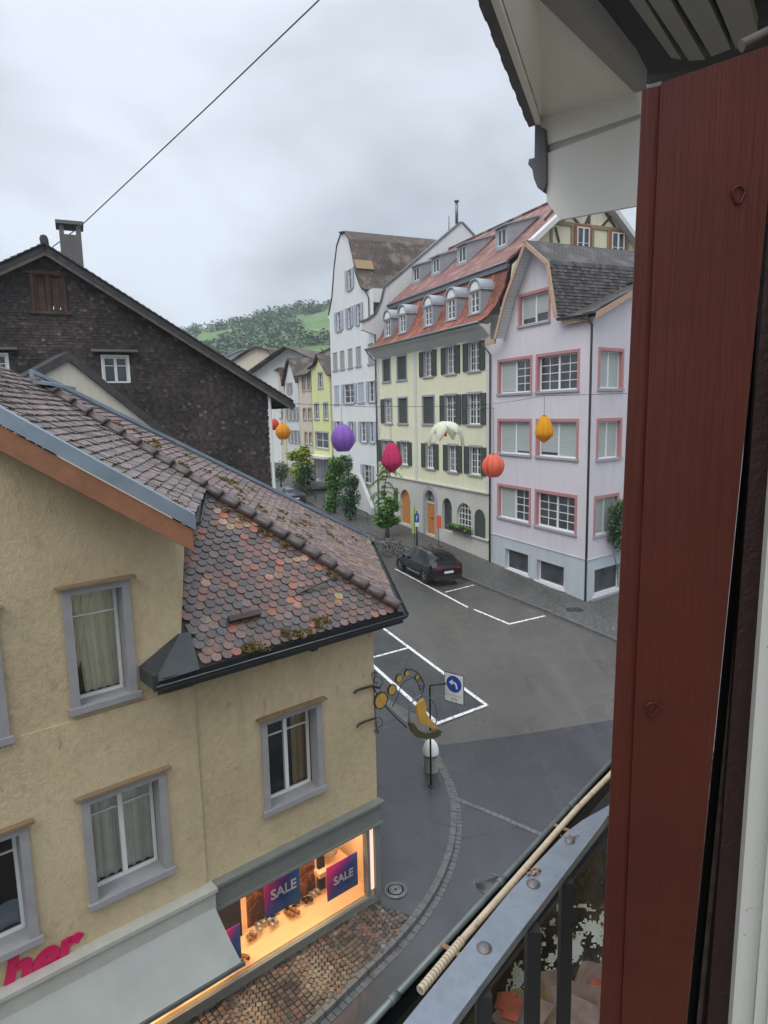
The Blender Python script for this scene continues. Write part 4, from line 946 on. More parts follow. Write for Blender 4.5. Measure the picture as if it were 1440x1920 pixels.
# stair wall in front of the white house with steps
stw=thing('stair_block','white stair wall with sloping top and stone steps by the white house','stairs',PF.p(-25,1,1))
gb=gz_s(25)
mb=MB(); P=[(-27.6,gb-.6),(-23.9,gb-.6),(-23.9,gb+.6),(-24.6,gb+1.3),(-26.4,gb+3.0),(-27.6,gb+3.0)]
mb.prism([PF.p(a,b,.32) for a,b in P],NF*.3); mb.build('wall',M['white'],stw)
mb=MB()
for k in range(8): mb.fbox(PF,-27.9-k*.0,-27.9+1.9-k*.24,gb-.5+k*.17,gb-.5+(k+1)*.17,.62,1.9) if k>0 else mb.fbox(PF,-27.9,-26.0,gb-.5,gb-.33,.62,1.9)
mb.build('steps',M['stone'],stw)
# ================================================================== SMALLER HOUSES UP THE STREET
def rowhouse(name,label,u0,u1,vtop,mat,rmat,wins,ridge='gable',shut=None,base=None,vat=None,sur=None,sill='stone'):
    """u0/u1 facade edges in the photo, vtop list of outline px from left eave to right eave"""
    s0=PF.px((u0,800))[0]; s1=PF.px((u1,800))[0]; g0=gz_s(-s1)-1
    top=[PF.px(p) for p in vtop]; top[0]=(s0,top[0][1]); top[-1]=(s1,top[-1][1])
    t=thing(name,label,'house',PF.p((s0+s1)/2,gz_s(-s1),0))
    hs=[]
    for r in wins:
        bs=[PF.box(*q) for q in r]; z0=sum(q[2] for q in bs)/len(bs); z1=sum(q[3] for q in bs)/len(bs)
        hs+=[(max(q[0],s0+.1),min(q[1],s1-.1),z0,z1) for q in bs]
    mb=wallmesh(PF,[(s0,g0),(s1,g0)]+top[::-1],[rect(b) for b in hs],0,.15)
    mb.fbox(PF,s1-.2,s1,g0,top[-1][1],-9,-.01); mb.build('wall',M[mat],t)
    for b in hs: window(t,PF,b,rev=.1,cas=2,cols=1,rows=2,sill=sill,shut=shut,shs=(b[1]-b[0])*.45 if shut else None,sur=sur,surw=.12,fw=.05)
    mb=MB()
    if ridge=='gable':
        for i in range(len(top)-1):
            (a,za),(b,zb)=top[i],top[i+1]; e0=-.25 if i==0 else 0; e1=.25 if i==len(top)-2 else 0
            k=(zb-za)/(b-a) if b!=a else 0; a2,za2=a+e0,za+e0*k+.08; b2,zb2=b+e1,zb+e1*k+.08
            slab(mb,PF.p(a2,za2,-9),PF.p(a2,za2,.35),PF.p(b2,zb2,.35),PF.p(b2,zb2,-9),.12)
    else:
        z=max(p[1] for p in top); h=ridge
        slab(mb,PF.p(s0-.2,z-.1,.5),PF.p(s1+.2,z-.1,.5),PF.p(s1+.2,z+h,-3.2),PF.p(s0-.2,z+h,-3.2),.12)
        slab(mb,PF.p(s1+.2,z-.1,-7),PF.p(s0-.2,z-.1,-7),PF.p(s0-.2,z+h,-3.2),PF.p(s1+.2,z+h,-3.2),.12)
        mb.prism([PF.p(s1-.02,z-.2,0),PF.p(s1-.02,z-.2,-6.5),PF.p(s1-.02,z+h-.1,-3.2)],D1*.1)
    mb.build('roof',M[rmat],t); return t,s0,s1
t,a,b=rowhouse('lime_house','narrow lime yellow house squeezed against the tall white house','x' and 587,621,[(587,690),(592,684),(599,664),(608,683),(621,700)],'lime','brown_tile',
 [[(597,605,699,727)],[(590,598,757,786),(607,615,756,785)],[(592,616,811,840)]],sur='stone')
z=gz_s(-b)
mb=MB(); mb.fbox(PF,a+.1,b-.1,z+3.2,z+3.4,.0,.9); mb.build('canopy',M['wframe'],t)
mb=MB(); mb.fbox(PF,a+.3,b-.3,z+.3,z+3.0,.003,.03); sw=mb.build('shop_window',M['cglass'],t)
mb=MB()
for k in range(6): x=a+.3+(b-a-.6)*k/5; mb.fbox(PF,x-.05,x+.05,z+.2,z+3.0,.03,.08)
mb.build('mullions',M['stone'],sw)
rowhouse('cream_house','cream house with orange brown window frames beside the lime yellow house',563,586,[(563,705),(586,698)],'beige','brown_tile',
 [[(567,573,706,732),(577,584,704,731)],[(569,574,767,786),(578,584,766,786)],[(572,576,812,832),(580,585,811,832)]],ridge=2.4,sur='timber2')
rowhouse('gabled_house','off-white gabled house with grey shutters beyond the cream house',537,562,[(537,718),(541,680),(546,672),(552,690),(562,712)],'offwhite','brown_tile',
 [[(541,546,718,738)],[(540,544,765,788),(547,551,764,788),(554,558,763,787)],[(543,547,808,830),(550,554,807,830),(556,560,807,829)]],shut='shutg')
rowhouse('pale_house','pale beige house with dark downpipe behind the dark shingled house corner',505,536,[(505,700),(522,694),(528,690),(536,715)],'beige','brown_tile',
 [[(512,518,765,783),(522,528,765,783)],[(514,519,812,830),(523,528,812,830)]],shut='shutg')
# white gabled house and flat roof behind the dark house
def backhouse(name,label,Yd,pts,mat,rmat,depth=8,rot=0,over=.5):
    """gable outline in px, facing the viewer at distance Yd"""
    nn=V((math.sin(rot),-math.cos(rot),0)); fr=Fr(onY(pts[0],Yd),V((-nn.y,nn.x,0)),nn)
    P=[fr.px(p) for p in pts]; t=thing(name,label,'house',fr.p(P[0][0],gz(fr.O.x,fr.O.y),0))
    mb=MB(); mb.prism([fr.p(a,b,0) for a,b in P]+[fr.p(P[-1][0],2,0),fr.p(P[0][0],2,0)],-nn*depth); mb.build('wall',M[mat],t)
    mb=MB()
    for i in range(len(P)-1):
        (a,za),(b,zb)=P[i],P[i+1]
        if abs(a-b)<.05: continue
        slab(mb,fr.p(a,za+.05,-depth),fr.p(a,za+.05,over),fr.p(b,zb+.05,over),fr.p(b,zb+.05,-depth),.18)
    mb.build('roof',M[rmat],t); return t,fr
backhouse('white_gable_house','white house with a wide low gable above the street roofs',78,[(468,702),(541,650),(590,672)],'white','brown_tile',10,-.35,1.2)
backhouse('grey_roof_house','house with brown roof left of the wide white gable',88,[(415,690),(470,655),(482,650),(505,655),(530,690)],'beige','brown_tile',9,-.5)
backhouse('flat_roof_house','low house with pale metal roof beneath the hill',100,[(424,668),(455,655),(486,657),(486,680)],'offwhite','blueflash',12,-.3)
backhouse('brown_roof_house','brown roofed house just behind the lime yellow house',75,[(575,690),(600,662),(625,650)],'beige','brown_tile',9,0)
# dark green back mass: hill
# ================================================================== DARK SHINGLED HOUSE
W=onY((505,940),26.0); BU=V((-NF.x,-NF.y,0)); DF=Fr(W,BU,-D1)       # gable wall across the street line
dk=thing('shingled_house','large dark weathered wood shingled house with wide gable and white downpipe','house',DF.p(-6,0,0))
pp=lambda p,d=0: DF.px(p,d)
apx=pp((85,472)); er=pp((508,738)); el=pp((0,512))
k=(el[1]-apx[1])/(el[0]-apx[0]); left=(apx[0]-9,apx[1]-9*abs(k))
right=(pp((500,735))[0],er[1]); wx=right[0]
print('dark',apx,er,el,wx)
dwin=[DF.box(194,240,669,718),DF.box(-32,14,665,714)]
hatch=DF.box(58,124,518,580)
mb=wallmesh(DF,[(left[0],-1),(wx,-1),(wx,right[1]),apx,(left[0],left[1])],[rect(b) for b in dwin]+[rect(hatch)],0,.15)
mb.fbox(DF,wx-.25,wx,-1,right[1]-.1,-14,-.01)
wl=mb.build('wall',M['dshing'],dk)
mb=MB()
P=[DF.p(apx[0]-3,5,.0),DF.p(wx,5,0),DF.p(wx,right[1]-.1,0),DF.p(*apx),DF.p(apx[0]-3,apx[1]-3*abs(k))]
tiles(mb,DF.p(left[0],0,0),BU,V((0,0,1)),P,.125,.10,.011,jit=.01,lift=.0,skip=.0,gap=.05)
# cut tiles over openings
def cutmb(mb,bs):
    keep=[];m=[];u=[];s=[]
    for i,f in enumerate(mb.f):
        c=sum((mb.v[j] for j in f),V((0,0,0)))/len(f); a,z,_=DF.coord(c)
        if any(b[0]-.09<a<b[1]+.09 and b[2]-.08<z<b[3]+.06 for b in bs): continue
        keep.append(f);m.append(mb.m[i]);u.append(mb.uv[i]);s.append(mb.sm[i])
    mb.f,mb.m,mb.uv,mb.sm=keep,m,u,s
cutmb(mb,dwin+[hatch])
mb.build('shingles',M['shing'],dk)
for b in dwin:
    wo=window(dk,DF,b,rev=.05,cas=2,cols=1,rows=2,trans=.66,fw=.06,sur='wframe',surw=.06,fm='wframe')
    g=MB(); g.box(DF.p(b[0]-.35,b[3]+.22,.0),BU*(b[1]-b[0]+.7),NF*0+(-D1)*.28+V((0,0,-.08)),V((0,0,.04))); g.build('rain_board',M['shinglight'],wo)
mb=MB(); n=5
for i in range(n):
    a=hatch[0]+(hatch[1]-hatch[0])*i/n; mb.fbox(DF,a+.01,a+(hatch[1]-hatch[0])/n-.01,hatch[2],hatch[3]-random.uniform(0,.05),-.1,-.05+random.uniform(0,.02))
for x in (hatch[0],(hatch[0]+hatch[1])/2-.06,hatch[1]-.1): mb.fbox(DF,x,x+.1,hatch[2]-.05,hatch[3]+.05,-.04,.04)
mb.fbox(DF,hatch[0]-.1,hatch[1]+.1,hatch[3]+.05,hatch[3]+.15,-.04,.08); mb.fbox(DF,hatch[0]-.1,hatch[1]+.1,hatch[2]-.16,hatch[2]-.05,-.04,.08)
mb.build('boarded_hatch',M['rust'],dk)
# roof
mb=MB(); er2=(er[0]+.75,er[1]-.75*(apx[1]-er[1])/(er[0]-apx[0])); ov=.45
for (a,b) in (((left[0]-.3,left[1]),apx),(apx,er2)):
    slab(mb,DF.p(a[0],a[1]+.12,-11),DF.p(a[0],a[1]+.12,ov),DF.p(b[0],b[1]+.12,ov),DF.p(b[0],b[1]+.12,-11),.16)
mb.build('roof',M['dark_tile2'],dk)
mb=MB()
for (a,b) in (((left[0]-.3,left[1]),apx),(apx,er2)):
    L=(V(b)-V(a)).length; n=int(L/.22)
    for i in range(n):
        q=V(a).lerp(V(b),i/n); t=(V(b)-V(a)).normalized()
        up=V((-t.y,t.x))
        q=q+V((0,.14))
        hi=.03 if b==apx else .0
        mb.prism([DF.p(q.x,q.y+random.uniform(0,.02),ov-.25),DF.p(q.x+t.x*.22,q.y+t.y*.22,ov-.25),DF.p(q.x+t.x*.22+up.x*.03,q.y+t.y*.22+up.y*.03,ov-.25),DF.p(q.x+up.x*.06,q.y+up.y*.06,ov-.25)],-D1*.32)
mb.tube([DF.p(apx[0],apx[1]+.3,ov+.05),DF.p(apx[0],apx[1]+.3,-11)],.13,8)
mb.build('verge_tiles',M['dark_tile2'],dk)
mb=MB()
for (a,b) in (((left[0]-.3,left[1]),apx),(apx,er2)):
    mb.prism([DF.p(a[0],a[1]-.03,ov-.07),DF.p(b[0],b[1]-.03,ov-.07),DF.p(b[0],b[1]-.2,ov-.07),DF.p(a[0],a[1]-.2,ov-.07)],-D1*.05)
mb.build('bargeboard',M['shinglight'],dk)
cb0=pp((137,500),-2.0); c=DF.p(cb0[0],cb0[1]-.6,-2.0)
chh=pp((137,440),-2.0)[1]
mb=MB(); hw=.36
mb.box(c-BU*hw,BU*2*hw,D1*.8,V((0,0,chh-c.z)))
for x in (-hw,hw-.16):
    for y in (0,.64): mb.box(c+BU*x+D1*y+V((0,0,chh-c.z)),BU*.16,D1*.16,V((0,0,.34)))
mb.box(c-BU*(hw+.1)-D1*.1+V((0,0,chh-c.z+.34)),BU*(2*hw+.2),D1*1.0,V((0,0,.12)))
mb.build('chimney',M['chim'],dk)
mb=MB(); x=wx-.0
a_=DF.px((500,741),.15); b_=DF.px((515,930),.15)
mb.tube([DF.p(a_[0]+.1,a_[1],.15),DF.p(a_[0]+.1,a_[1]-.3,.15),DF.p(b_[0],b_[1],.15),DF.p(b_[0]+.3,b_[1]-4,.15)],.06,10)
mb.build('downpipe',M['wframe'],dk)
mb=MB(); mb.tube([DF.p(er2[0]-.02,er2[1]-.0,ov),DF.p(er2[0]-.02,er2[1]-.0,-11)],.1,8); mb.build('gutter',M['pipe'],dk)
# low annexe with beige gable in front of it
an=Fr(onY((130,690),21.5),DA,NA); 
P=[an.px(p) for p in [(60,712),(128,676),(345,848),(520,960)]]
t=thing('beige_annexe','plain beige gable wall with dark roof edge below the shingled house','house',an.p(P[1][0],0,-.5))
mb=MB(); mb.prism([an.p(*P[0],0),an.p(*P[1],0),an.p(*P[2],0),an.p(*P[3],0),an.p(P[3][0],3,0),an.p(P[0][0]-1.5,3,0),an.p(P[0][0]-1.5,P[0][1]-1,0)],-NA*.3); mb.build('wall',M['annexe'],t)
mb=MB()
P0=(P[0][0]-1.5,P[0][1]-.9)
for a,b in ((P0,P[1]),(P[1],P[2]),(P[2],P[3])):
    mb.prism([an.p(a[0],a[1]-.02,-1.6),an.p(b[0],b[1]-.02,-1.6),an.p(b[0],b[1]+.27,-1.6),an.p(a[0],a[1]+.27,-1.6)],NA*1.72)
mb.build('roof',M['dark_tile2'],t)
# ================================================================== NEAR SHOP HOUSE
sh=thing('shop_house','ochre rendered corner shop house with mossy scalloped tile roof and lit shop window','house',A.p(0,0,0))
zg=-.6
ap=lambda p,d=0: A.px(p,d)
V0=onplane((0,778),A.O+NA*.3,NA); E0=onplane((748,1146),A.O+NA*.4,NA); T0=onY((75,728),12.0)
# hip point under the short gutter
best=None
for i in range(1001):
    q=E0.lerp(T0,i/1000); rel=q-CAM; u=720+F_PX*rel.dot(AR)/rel.dot(AF)
    if best is None or abs(u-380)<best[0]: best=(abs(u-380),q)
J0=best[1]; nG=(T0-V0).cross(J0-V0).normalized(); V1=onplane((360,975),V0,nG)
F0=onz((690,1012),E0.z)
W1b=A.box(487+9,602-10,1350+22,1530-34) 
# window openings (inside the surrounds)
s=[A.px((487,1350)),A.px((600,1308)),A.px((498,1530)),A.px((605,1480))]
sw=.105
w1=(s[0][0]+sw,s[1][0]-sw,2.48,3.98)
w2=(-5.22+sw,-4.06-sw+.02,2.30,3.77); w3=(-5.21+sw,-4.33-sw,5.17,6.71); w4=(-7.08,-5.88-sw,2.2,3.72); w5=(-7.1,-5.96-sw,5.05,6.6)
shop=(-8.3,-.24,-.22,1.28)
ztl=lambda s_: V1.z-.28+( (A.coord(V1)[0]-s_)*(V0.z-V1.z)/(A.coord(V1)[0]-A.coord(V0)[0]))
outl=[(-9,-.9),(0,-.9),(0,5.45),(-3.63,5.45),(-3.63,ztl(-3.63)),(-9,ztl(-9))]
mb=wallmesh(A,outl,[rect(x) for x in (w1,w2,w3,w4,w5,shop)],0,.18)
mb.face([A.p(0,-.9,0),A.p(0,5.45,0),F0-V((0,0,.0))-DA*.3,V((F0.x,F0.y,-.9))-DA*.3]); 
jf=A.coord(J0)
mb.face([A.p(-3.63,5.0,0),A.p(-3.63,ztl(-3.63),0),V((J0.x,J0.y,J0.z-.3))-DA*.3,V((J0.x,J0.y,5.0))-DA*.3])
# faint storey offset: the left part stands 3 cm proud
mb.build('wall',M['ochre'],sh)
mb=MB(); mb.fbox(A,-9,-3.56,1.75,4.92,.002,.03)
bs=[w1,w2,w4]
P=[(-9,1.72),(-3.5,1.72),(-3.5,5.0),(-9,5.0)]
mb=wallmesh(A,P,[(lambda b:[(b[0]-.0,b[2]),(b[1],b[2]),(b[1],b[3]),(b[0],b[3])])(x) for x in (w2,w4)],.03,.03)
mb.face([A.p(-3.5,1.72,.03),A.p(-3.5,5.0,.03),A.p(-3.5,5.0,.0),A.p(-3.5,1.72,0)]); mb.face([A.p(-9,5,.03),A.p(-3.5,5,.03),A.p(-3.5,5.0,.0),A.p(-9,5.0,0)])
mb.build('thick_render',M['ochre'],sh)
def nearwin(b,cas,d0,label=None,cur='net',open_=False):
    wo=window(sh,A,b,rev=.24,cas=cas,cols=1,rows=2,trans=.76,glass='clear',fw=.042,mw=.02,sur='sur',surw=sw,proud=.045+d0,lintel='wood2')
    if label: wo['label']=label
    g=MB(); g.fbox(A,b[0]-sw-.04,b[1]+sw+.04,b[2]-.085,b[2]+.005,-.235,.085+d0); g.fbox(A,b[0]-sw,b[1]+sw,b[2]-.115,b[2]-.085,-.2,.05+d0); g.build('sill',M['sur'],wo)
    # curtain folds
    g=MB()
    def fold(x0,x1,xb0,xb1,ztop,zbot,n=26,am=.025):
        for i in range(n):
            f=lambda k,z: (x0+(x1-x0)*k/n) if z else (xb0+(xb1-xb0)*k/n)
            dd=lambda k: -.36+am*math.sin(k*1.25)+am*.5*math.sin(k*2.9)
            g.smooth=True; g.face([A.p(f(i,0),zbot,dd(i)),A.p(f(i+1,0),zbot,dd(i+1)),A.p(f(i+1,1),ztop,dd(i+1)),A.p(f(i,1),ztop,dd(i))])
    if cur=='net': fold(b[0]-.05,b[1]+.05,b[0]-.05,b[1]+.05,b[3],b[2]+.02,40)
    elif cur=='drape':
        fold(b[0]-.02,b[0]+.45,b[0]-.02,b[0]+.12,b[3],b[2]+.4,18); fold(b[0]+.1,b[1]+.1,b[0]+.18,b[1]+.1,b[3],b[2]+.03,26)
    elif cur=='side': fold(b[1]-.3,b[1]+.05,b[1]-.3,b[1]+.05,b[3],b[2],12)
    else: fold(b[0]-.05,b[1],b[0]-.05,b[1],b[2]+.38,b[2]+.02,16)
    g.build('curtain',M[{'net':'net','drape':'net2','side':'tancurt'}.get(cur,'bluecl')],wo)
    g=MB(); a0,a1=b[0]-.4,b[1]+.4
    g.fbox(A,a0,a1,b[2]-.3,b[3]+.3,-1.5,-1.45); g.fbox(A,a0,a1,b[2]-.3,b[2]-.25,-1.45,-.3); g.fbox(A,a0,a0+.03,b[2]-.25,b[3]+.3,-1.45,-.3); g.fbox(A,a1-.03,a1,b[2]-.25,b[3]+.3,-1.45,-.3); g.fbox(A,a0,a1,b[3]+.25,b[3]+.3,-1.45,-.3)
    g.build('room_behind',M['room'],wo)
nearwin(w1,2,0,cur='side'); nearwin(w2,2,.03); nearwin(w3,1,0,cur='drape'); nearwin(w4,2,.03,cur='cloth'); nearwin(w5,2,0,cur='net')
# verge: fascia board, sheet flashing
a=V0-(V1-V0)*1.2
up=nG if nG.z>0 else -nG
mb=MB(); mb.prism([a-V((0,0,.13)),V1-V((0,0,.13)),V1-V((0,0,.42)),a-V((0,0,.46))],-NA*.05); mb.build('fascia',M['fascia'],sh)
mb=MB(); dirv=(V1-V0).normalized(); inn=up.cross(dirv).normalized()
if inn.dot(NA)>0: inn=-inn
mb.box(a+up*.05,V1-a,inn*.12,up*.03); mb.box(a+up*.08-inn*.012-V((0,0,.2)),V1-a,-inn*.012,V((0,0,.2))); mb.build('verge_flashing',M['blueflash'],sh)
mb=MB(); mb.fbox(A,-9,-3.4,0,0,0,0) if False else None
# underside boarding of the gable overhang
mb.face([a-V((0,0,.13)),V1-V((0,0,.13)),V1-V((0,0,.13))-NA*.5,a-V((0,0,.13))-NA*.5]); mb.build('soffit',M['fascia'],sh)
# roof decks
TL=T0-DA*4.0; 
south=[E0,A.p(-3.55,E0.z-.0,.4),J0]
nS=(south[1]-south[0]).cross(south[2]-south[0]).normalized(); nS=nS if nS.z>0 else -nS
M0=onplane((0,0),V((0,0,0)),V((0,0,1))) if False else None
# point of the slope behind the raised wall edge
z_at=lambda p: E0.z-((p.x-E0.x)*nS.x+(p.y-E0.y)*nS.y)/nS.z
q=A.p(-3.63,0,0); q.z=z_at(q)
q2=A.p(-3.63,0,-1.2); q2.z=z_at(q2)
southP=[E0,A.p(-3.6,z_at(A.p(-3.6,0,.42)),.42),q,q2,J0]
gabP=[a,V1,J0,T0,TL]
nE=(F0-E0).cross(T0-E0).normalized(); nE=nE if nE.z>0 else -nE
X0=onplane((62,708),E0,nE); eastP=[E0,F0,X0,T0]
mb=MB()
for P in (southP,eastP):
    for t in tessellate_polygon([P]):
        q_=[P[k] for k in t]
        if (q_[1]-q_[0]).cross(q_[2]-q_[0]).z<0: q_=q_[::-1]
        mb.face(q_)
mb.face([a,V1,J0]); mb.face([a,J0,T0]); mb.face([a,T0,TL])
rf=mb.build('roof',M['underlay'],sh)
def upslope(n): 
    h=V((n.x,n.y,0)).normalized(); return (-h*n.z+V((0,0,math.hypot(n.x,n.y)))).normalized()
mb=MB(); U=(A.p(-3.6,0,.4)-V((E0.x,E0.y,0))).normalized(); Wv=upslope(nS); U=nS.cross(Wv).normalized(); U=-U if U.dot(DA)<0 else U
o=E0-U*8
P=[E0+V((0,0,0)),A.p(-3.52,E0.z,.42),q+DA*.1,q2+DA*.1,J0]
tiles(mb,o-Wv*0,U,Wv,P,.168,.128,.011,'round',.007,lift=.02)
mb.build('scalloped_tiles',M['scal'],sh)
mb=MB(); Wv=upslope(nE); U=nE.cross(Wv).normalized(); tiles(mb,E0-U*20-Wv*0,U,Wv,eastP,.17,.15,.016,'rect',.012,lift=.02); mb.build('east_tiles',M['rosetile'],sh)
mb=MB(); up2=nG if nG.z>0 else -nG; Wv=upslope(up2); U=up2.cross(Wv).normalized(); tiles(mb,V1-U*20-Wv*3,U,Wv,[a+inn*.1,V1+inn*.1,J0,T0,TL],.19,.15,.018,'rect',.012,lift=.02); mb.build('gable_tiles',M['rosetile2'],sh)
# hip tiles
mb=MB(); L=(T0-E0).length; n=22
for i in range(n):
    p=E0.lerp(T0,i/n); p2=E0.lerp(T0,(i+1.12)/n); h=V((0,0,.075)); mb.tube([p+h+V((0,0,.02)),p+h+(p2-p)*.12+V((0,0,.02)),p2+h-V((0,0,.012))],[.108,.104,.095],12)
p=T0
for i in range(11):
    p=T0.lerp(TL,i/11); p2=T0.lerp(TL,(i+1.1)/11); mb.tube([p+V((0,0,.09)),p2+V((0,0,.075))],[.11,.09],10)
mb.build('hip_tiles',M['hip'],sh)
mb=MB(); c=T0+V((0,0,.12)); mb.prism([c+V((-.35,-.2,0)),c+V((.25,-.15,-.08)),c+V((.5,.3,-.15)),c+V((-.2,.35,0))],V((0,0,.05)))
mb.box(E0.lerp(F0,1)+nE*.06,X0-F0,nE.cross((X0-F0).normalized())*-.16,nE*.03)
mb.prism([F0+V((0,0,.02)),X0+V((0,0,.02)),X0+V((0,0,.16)),F0+V((0,0,.16))],(NA*-.25))
mb.build('wall_flashing',M['blueflash'],sh)
# eaves gutters
mb=MB(); g0=A.p(-4.27,E0.z-.06,.5); g1=V((E0.x,E0.y,E0.z-.05))+DA*.05+NA*.08; fo=(F0-E0).normalized(); out=V((fo.y,-fo.x,0))
def gutter(mb,a,b,outv,r=.088,th=.008):
    n=7; P=[]
    for k in range(n+1):
        an_=math.pi*(k/n); P.append((math.cos(an_)*r,-math.sin(an_)*r))
    for k in range(n):
        f=lambda q,x:x+outv*q[0]+V((0,0,q[1]))
        mb.face([f(P[k],a),f(P[k],b),f(P[k+1],b),f(P[k+1],a)]); 
    for x in (a,b): mb.face([x+outv*q[0]+V((0,0,q[1])) for q in P])
    mb.tube([a+outv*r,b+outv*r],.012,6)
gutter(mb,g0,g1,NA); gutter(mb,g1+V((0,0,0)),F0+out*.08-V((0,0,.05)),out)
mb.prism([A.p(-4.1,E0.z-.36,.16),A.p(-4.1,E0.z-.02,.12),A.p(-4.1,E0.z-.02,.44),A.p(-4.1,E0.z-.24,.44)],(g1-g0)*.97)
gv=(V1+V((0,0,-.02))-NA*.05); gutter(mb,V1+DA*.06-V((0,0,.04)),J0+DA*.02-V((0,0,.05)),DA,.06)
mb.build('gutter',M['dmetal'],sh)
mb=MB(); mb.tube([g0+NA*.088+V((0,0,.006)),g1+NA*.088+V((0,0,.006))],.006,5); mb.build('gutter_lip',M['bright'],sh)
mb=MB() # lead covered cheek at the gutter end
q_=[A.p(-4.25,E0.z-.05,.44),A.p(-3.58,E0.z-.02,.46),A.p(-3.5,E0.z+.42,.03),A.p(-3.66,E0.z+.42,.03)]
mb.face(q_); mb.face([A.p(-4.25,E0.z-.05,.44),A.p(-3.66,E0.z+.42,.03),A.p(-3.68,E0.z+.42,.01),A.p(-4.28,E0.z+.08,.01)]); mb.fbox(A,-4.28,-4.2,E0.z-.12,E0.z+.08,.005,.5)
mb.face([A.p(-4.28,E0.z-.05,.005),A.p(-4.28,E0.z-.05,.45),A.p(-3.66,E0.z-.05,.45),A.p(-3.66,E0.z-.05,.005)])
mb.build('lead_cheek',M['dlead'],sh)
mb=MB(); c=A.px((586,1215),.2); mb.tube([A.p(c[0],c[1],.02),A.p(c[0],c[1],.28)],.03,6); mb.fbox(A,c[0]-.08,c[0]+.04,c[1]-.02,c[1]+.06,.2,.3); mb.build('gutter_bracket',M['iron'],sh)
# moss clumps on the tiles
mo=MB()
def moss(c,n_,r,nn):
    for i in range(n_):
        p=c+V((random.gauss(0,r),random.gauss(0,r),random.gauss(0,r*.3))); p=p-nn*((p-c).dot(nn)); s_=random.uniform(.008,.035)
        u=V((random.uniform(-1,1),random.uniform(-1,1),random.uniform(-1,1))).normalized(); v_=u.cross(nn).normalized()
        q0=p+nn*random.uniform(.02,.055)
        mo.face([q0-u*s_-v_*s_*.7,q0+u*s_*.9,q0+v_*s_+nn*s_*.6,q0-u*s_*.4+nn*s_*.8])
for i in range(75):
    f_=random.random()**.8; p=E0.lerp(T0,.03+f_*.9); side_=random.choice((0,1,1)); 
    if side_: 
        d_=(F0-E0).normalized(); w_=random.uniform(.1,.85); pe=p+(X0-T0)*w_*f_+(F0-E0)*w_*(1-f_); moss(pe,60,.07,nE)
    else: moss(p-NA*-.2+V((0,0,-.16)),30,.04,nS)
for i in range(70):
    x,y=random.random(),random.random(); p=a.lerp(V1,.45+x*.5).lerp(TL.lerp(J0,.45+x*.55) if x<1 else J0,.1+y*.85); moss(p,45,.05,up2)
for px,n_ in (((555,1190),5),((470,1215),4),((610,1170),3)):
    for k in range(n_): p=onplane((px[0]+random.uniform(-25,25),px[1]+random.uniform(-8,8)),E0,nS); moss(p,50,.05,nS)
mo.build('moss',M['moss'],sh)
# slipped tile debris and a twig on the roof
mb=MB(); p=onplane((452,1166),E0,nS); U=DA; mb.box(p+nS*.06-U*.22,U*.55,nS*.05,upslope(nS)*.09)
p=onplane((585,1108),E0,nS); mb.tube([p+nS*.05-U*.6-V((0,0,.08)),p+nS*.06+U*.5+V((0,0,.14))],.014,5); mb.build('slipped_tile_and_stick',M['dkwood'],sh)
# fascia above the shop, window frame, awning
mb=MB(); mb.fbox(A,-3.45,.02,1.28,1.66,.002,.10); mb.fbox(A,-3.45,.05,1.66,1.71,.002,.17); mb.fbox(A,-3.45,.03,1.24,1.28,.002,.13)
mb.build('shop_fascia',M['grey'],sh)
mb=MB(); mb.fbox(A,-9,-3.42,1.66,1.72,.0,.24); mb.fbox(A,-9,-3.45,1.34,1.64,.03,.20); mb.build('awning_box',M['cream2'],sh)
mb=MB(); s_=-3.47
for a_,b_ in ((-9,-3.47),):
    P0=A.p(a_,1.40,.2);P1=A.p(b_,1.40,.2);P2=A.p(b_,.98,1.02);P3=A.p(a_,.98,1.02)
    n=12
    pts=[(P0.lerp(P3,i/n)-V((0,0,.03*math.sin(math.pi*i/n))),P1.lerp(P2,i/n)-V((0,0,.03*math.sin(math.pi*i/n)))) for i in range(n+1)]
    for i in range(n): mb.face([pts[i][0],pts[i][1],pts[i+1][1],pts[i+1][0]])
t_aw=mb.build('awning',M['awn'],sh)
mb=MB(); mb.fbox(A,-9.02,-3.43,.93,.985,1.0,1.05); mb.build('front_bar',M['metal'],t_aw)
mb=MB(); mb.tube([A.p(-3.5,1.3,.12),A.p(-3.62,1.0,.55),A.p(-3.5,.95,1.0)],.02,6); mb.build('folding_arm',M['iron'],t_aw)
mb=MB()
mb.fbox(A,-.30,-.24,-.22,1.28,-.1,.04); mb.fbox(A,-.12,-.0,-.3,1.26,.002,.06); mb.fbox(A,-8.3,-.24,-.27,-.22,-.15,.06); mb.fbox(A,-8.3,-.24,1.22,1.28,-.1,.04)

mb.build('shop_window_frame',M['grey'],sh)
mb=MB(); mb.face([A.p(-8.3,-.22,-.05),A.p(-.24,-.22,-.05),A.p(-.24,1.28,-.05),A.p(-8.3,1.28,-.05)]); mb.build('shop_pane',M['clear'],sh)
mb=MB(); mb.fbox(A,-.215,-.145,-.1,1.15,.003,.03); mb.build('lit_strip',M['stripglow'],sh)
mb=MB(); mb.fbox(A,-8.4,.0,-.9,-.27,.002,.05); mb.build('stall_riser',M['grey2'],sh)
mb=MB(); mb.fbox(A,-8.3,-.1,-.30,-.21,-1.7,-.06); mb.build('display_floor',M['display'],sh)
mb=MB(); mb.fbox(A,-8.3,-.1,-.21,1.5,-1.75,-1.7); mb.fbox(A,-.14,-.1,-.21,1.5,-1.7,-.2); mb.build('display_back',M['displayw'],sh)
mb=MB(); mb.fbox(A,-8.3,-.1,1.45,1.5,-1.7,-.19); mb.build('display_ceiling',M['displayw'],sh)
mb=MB()
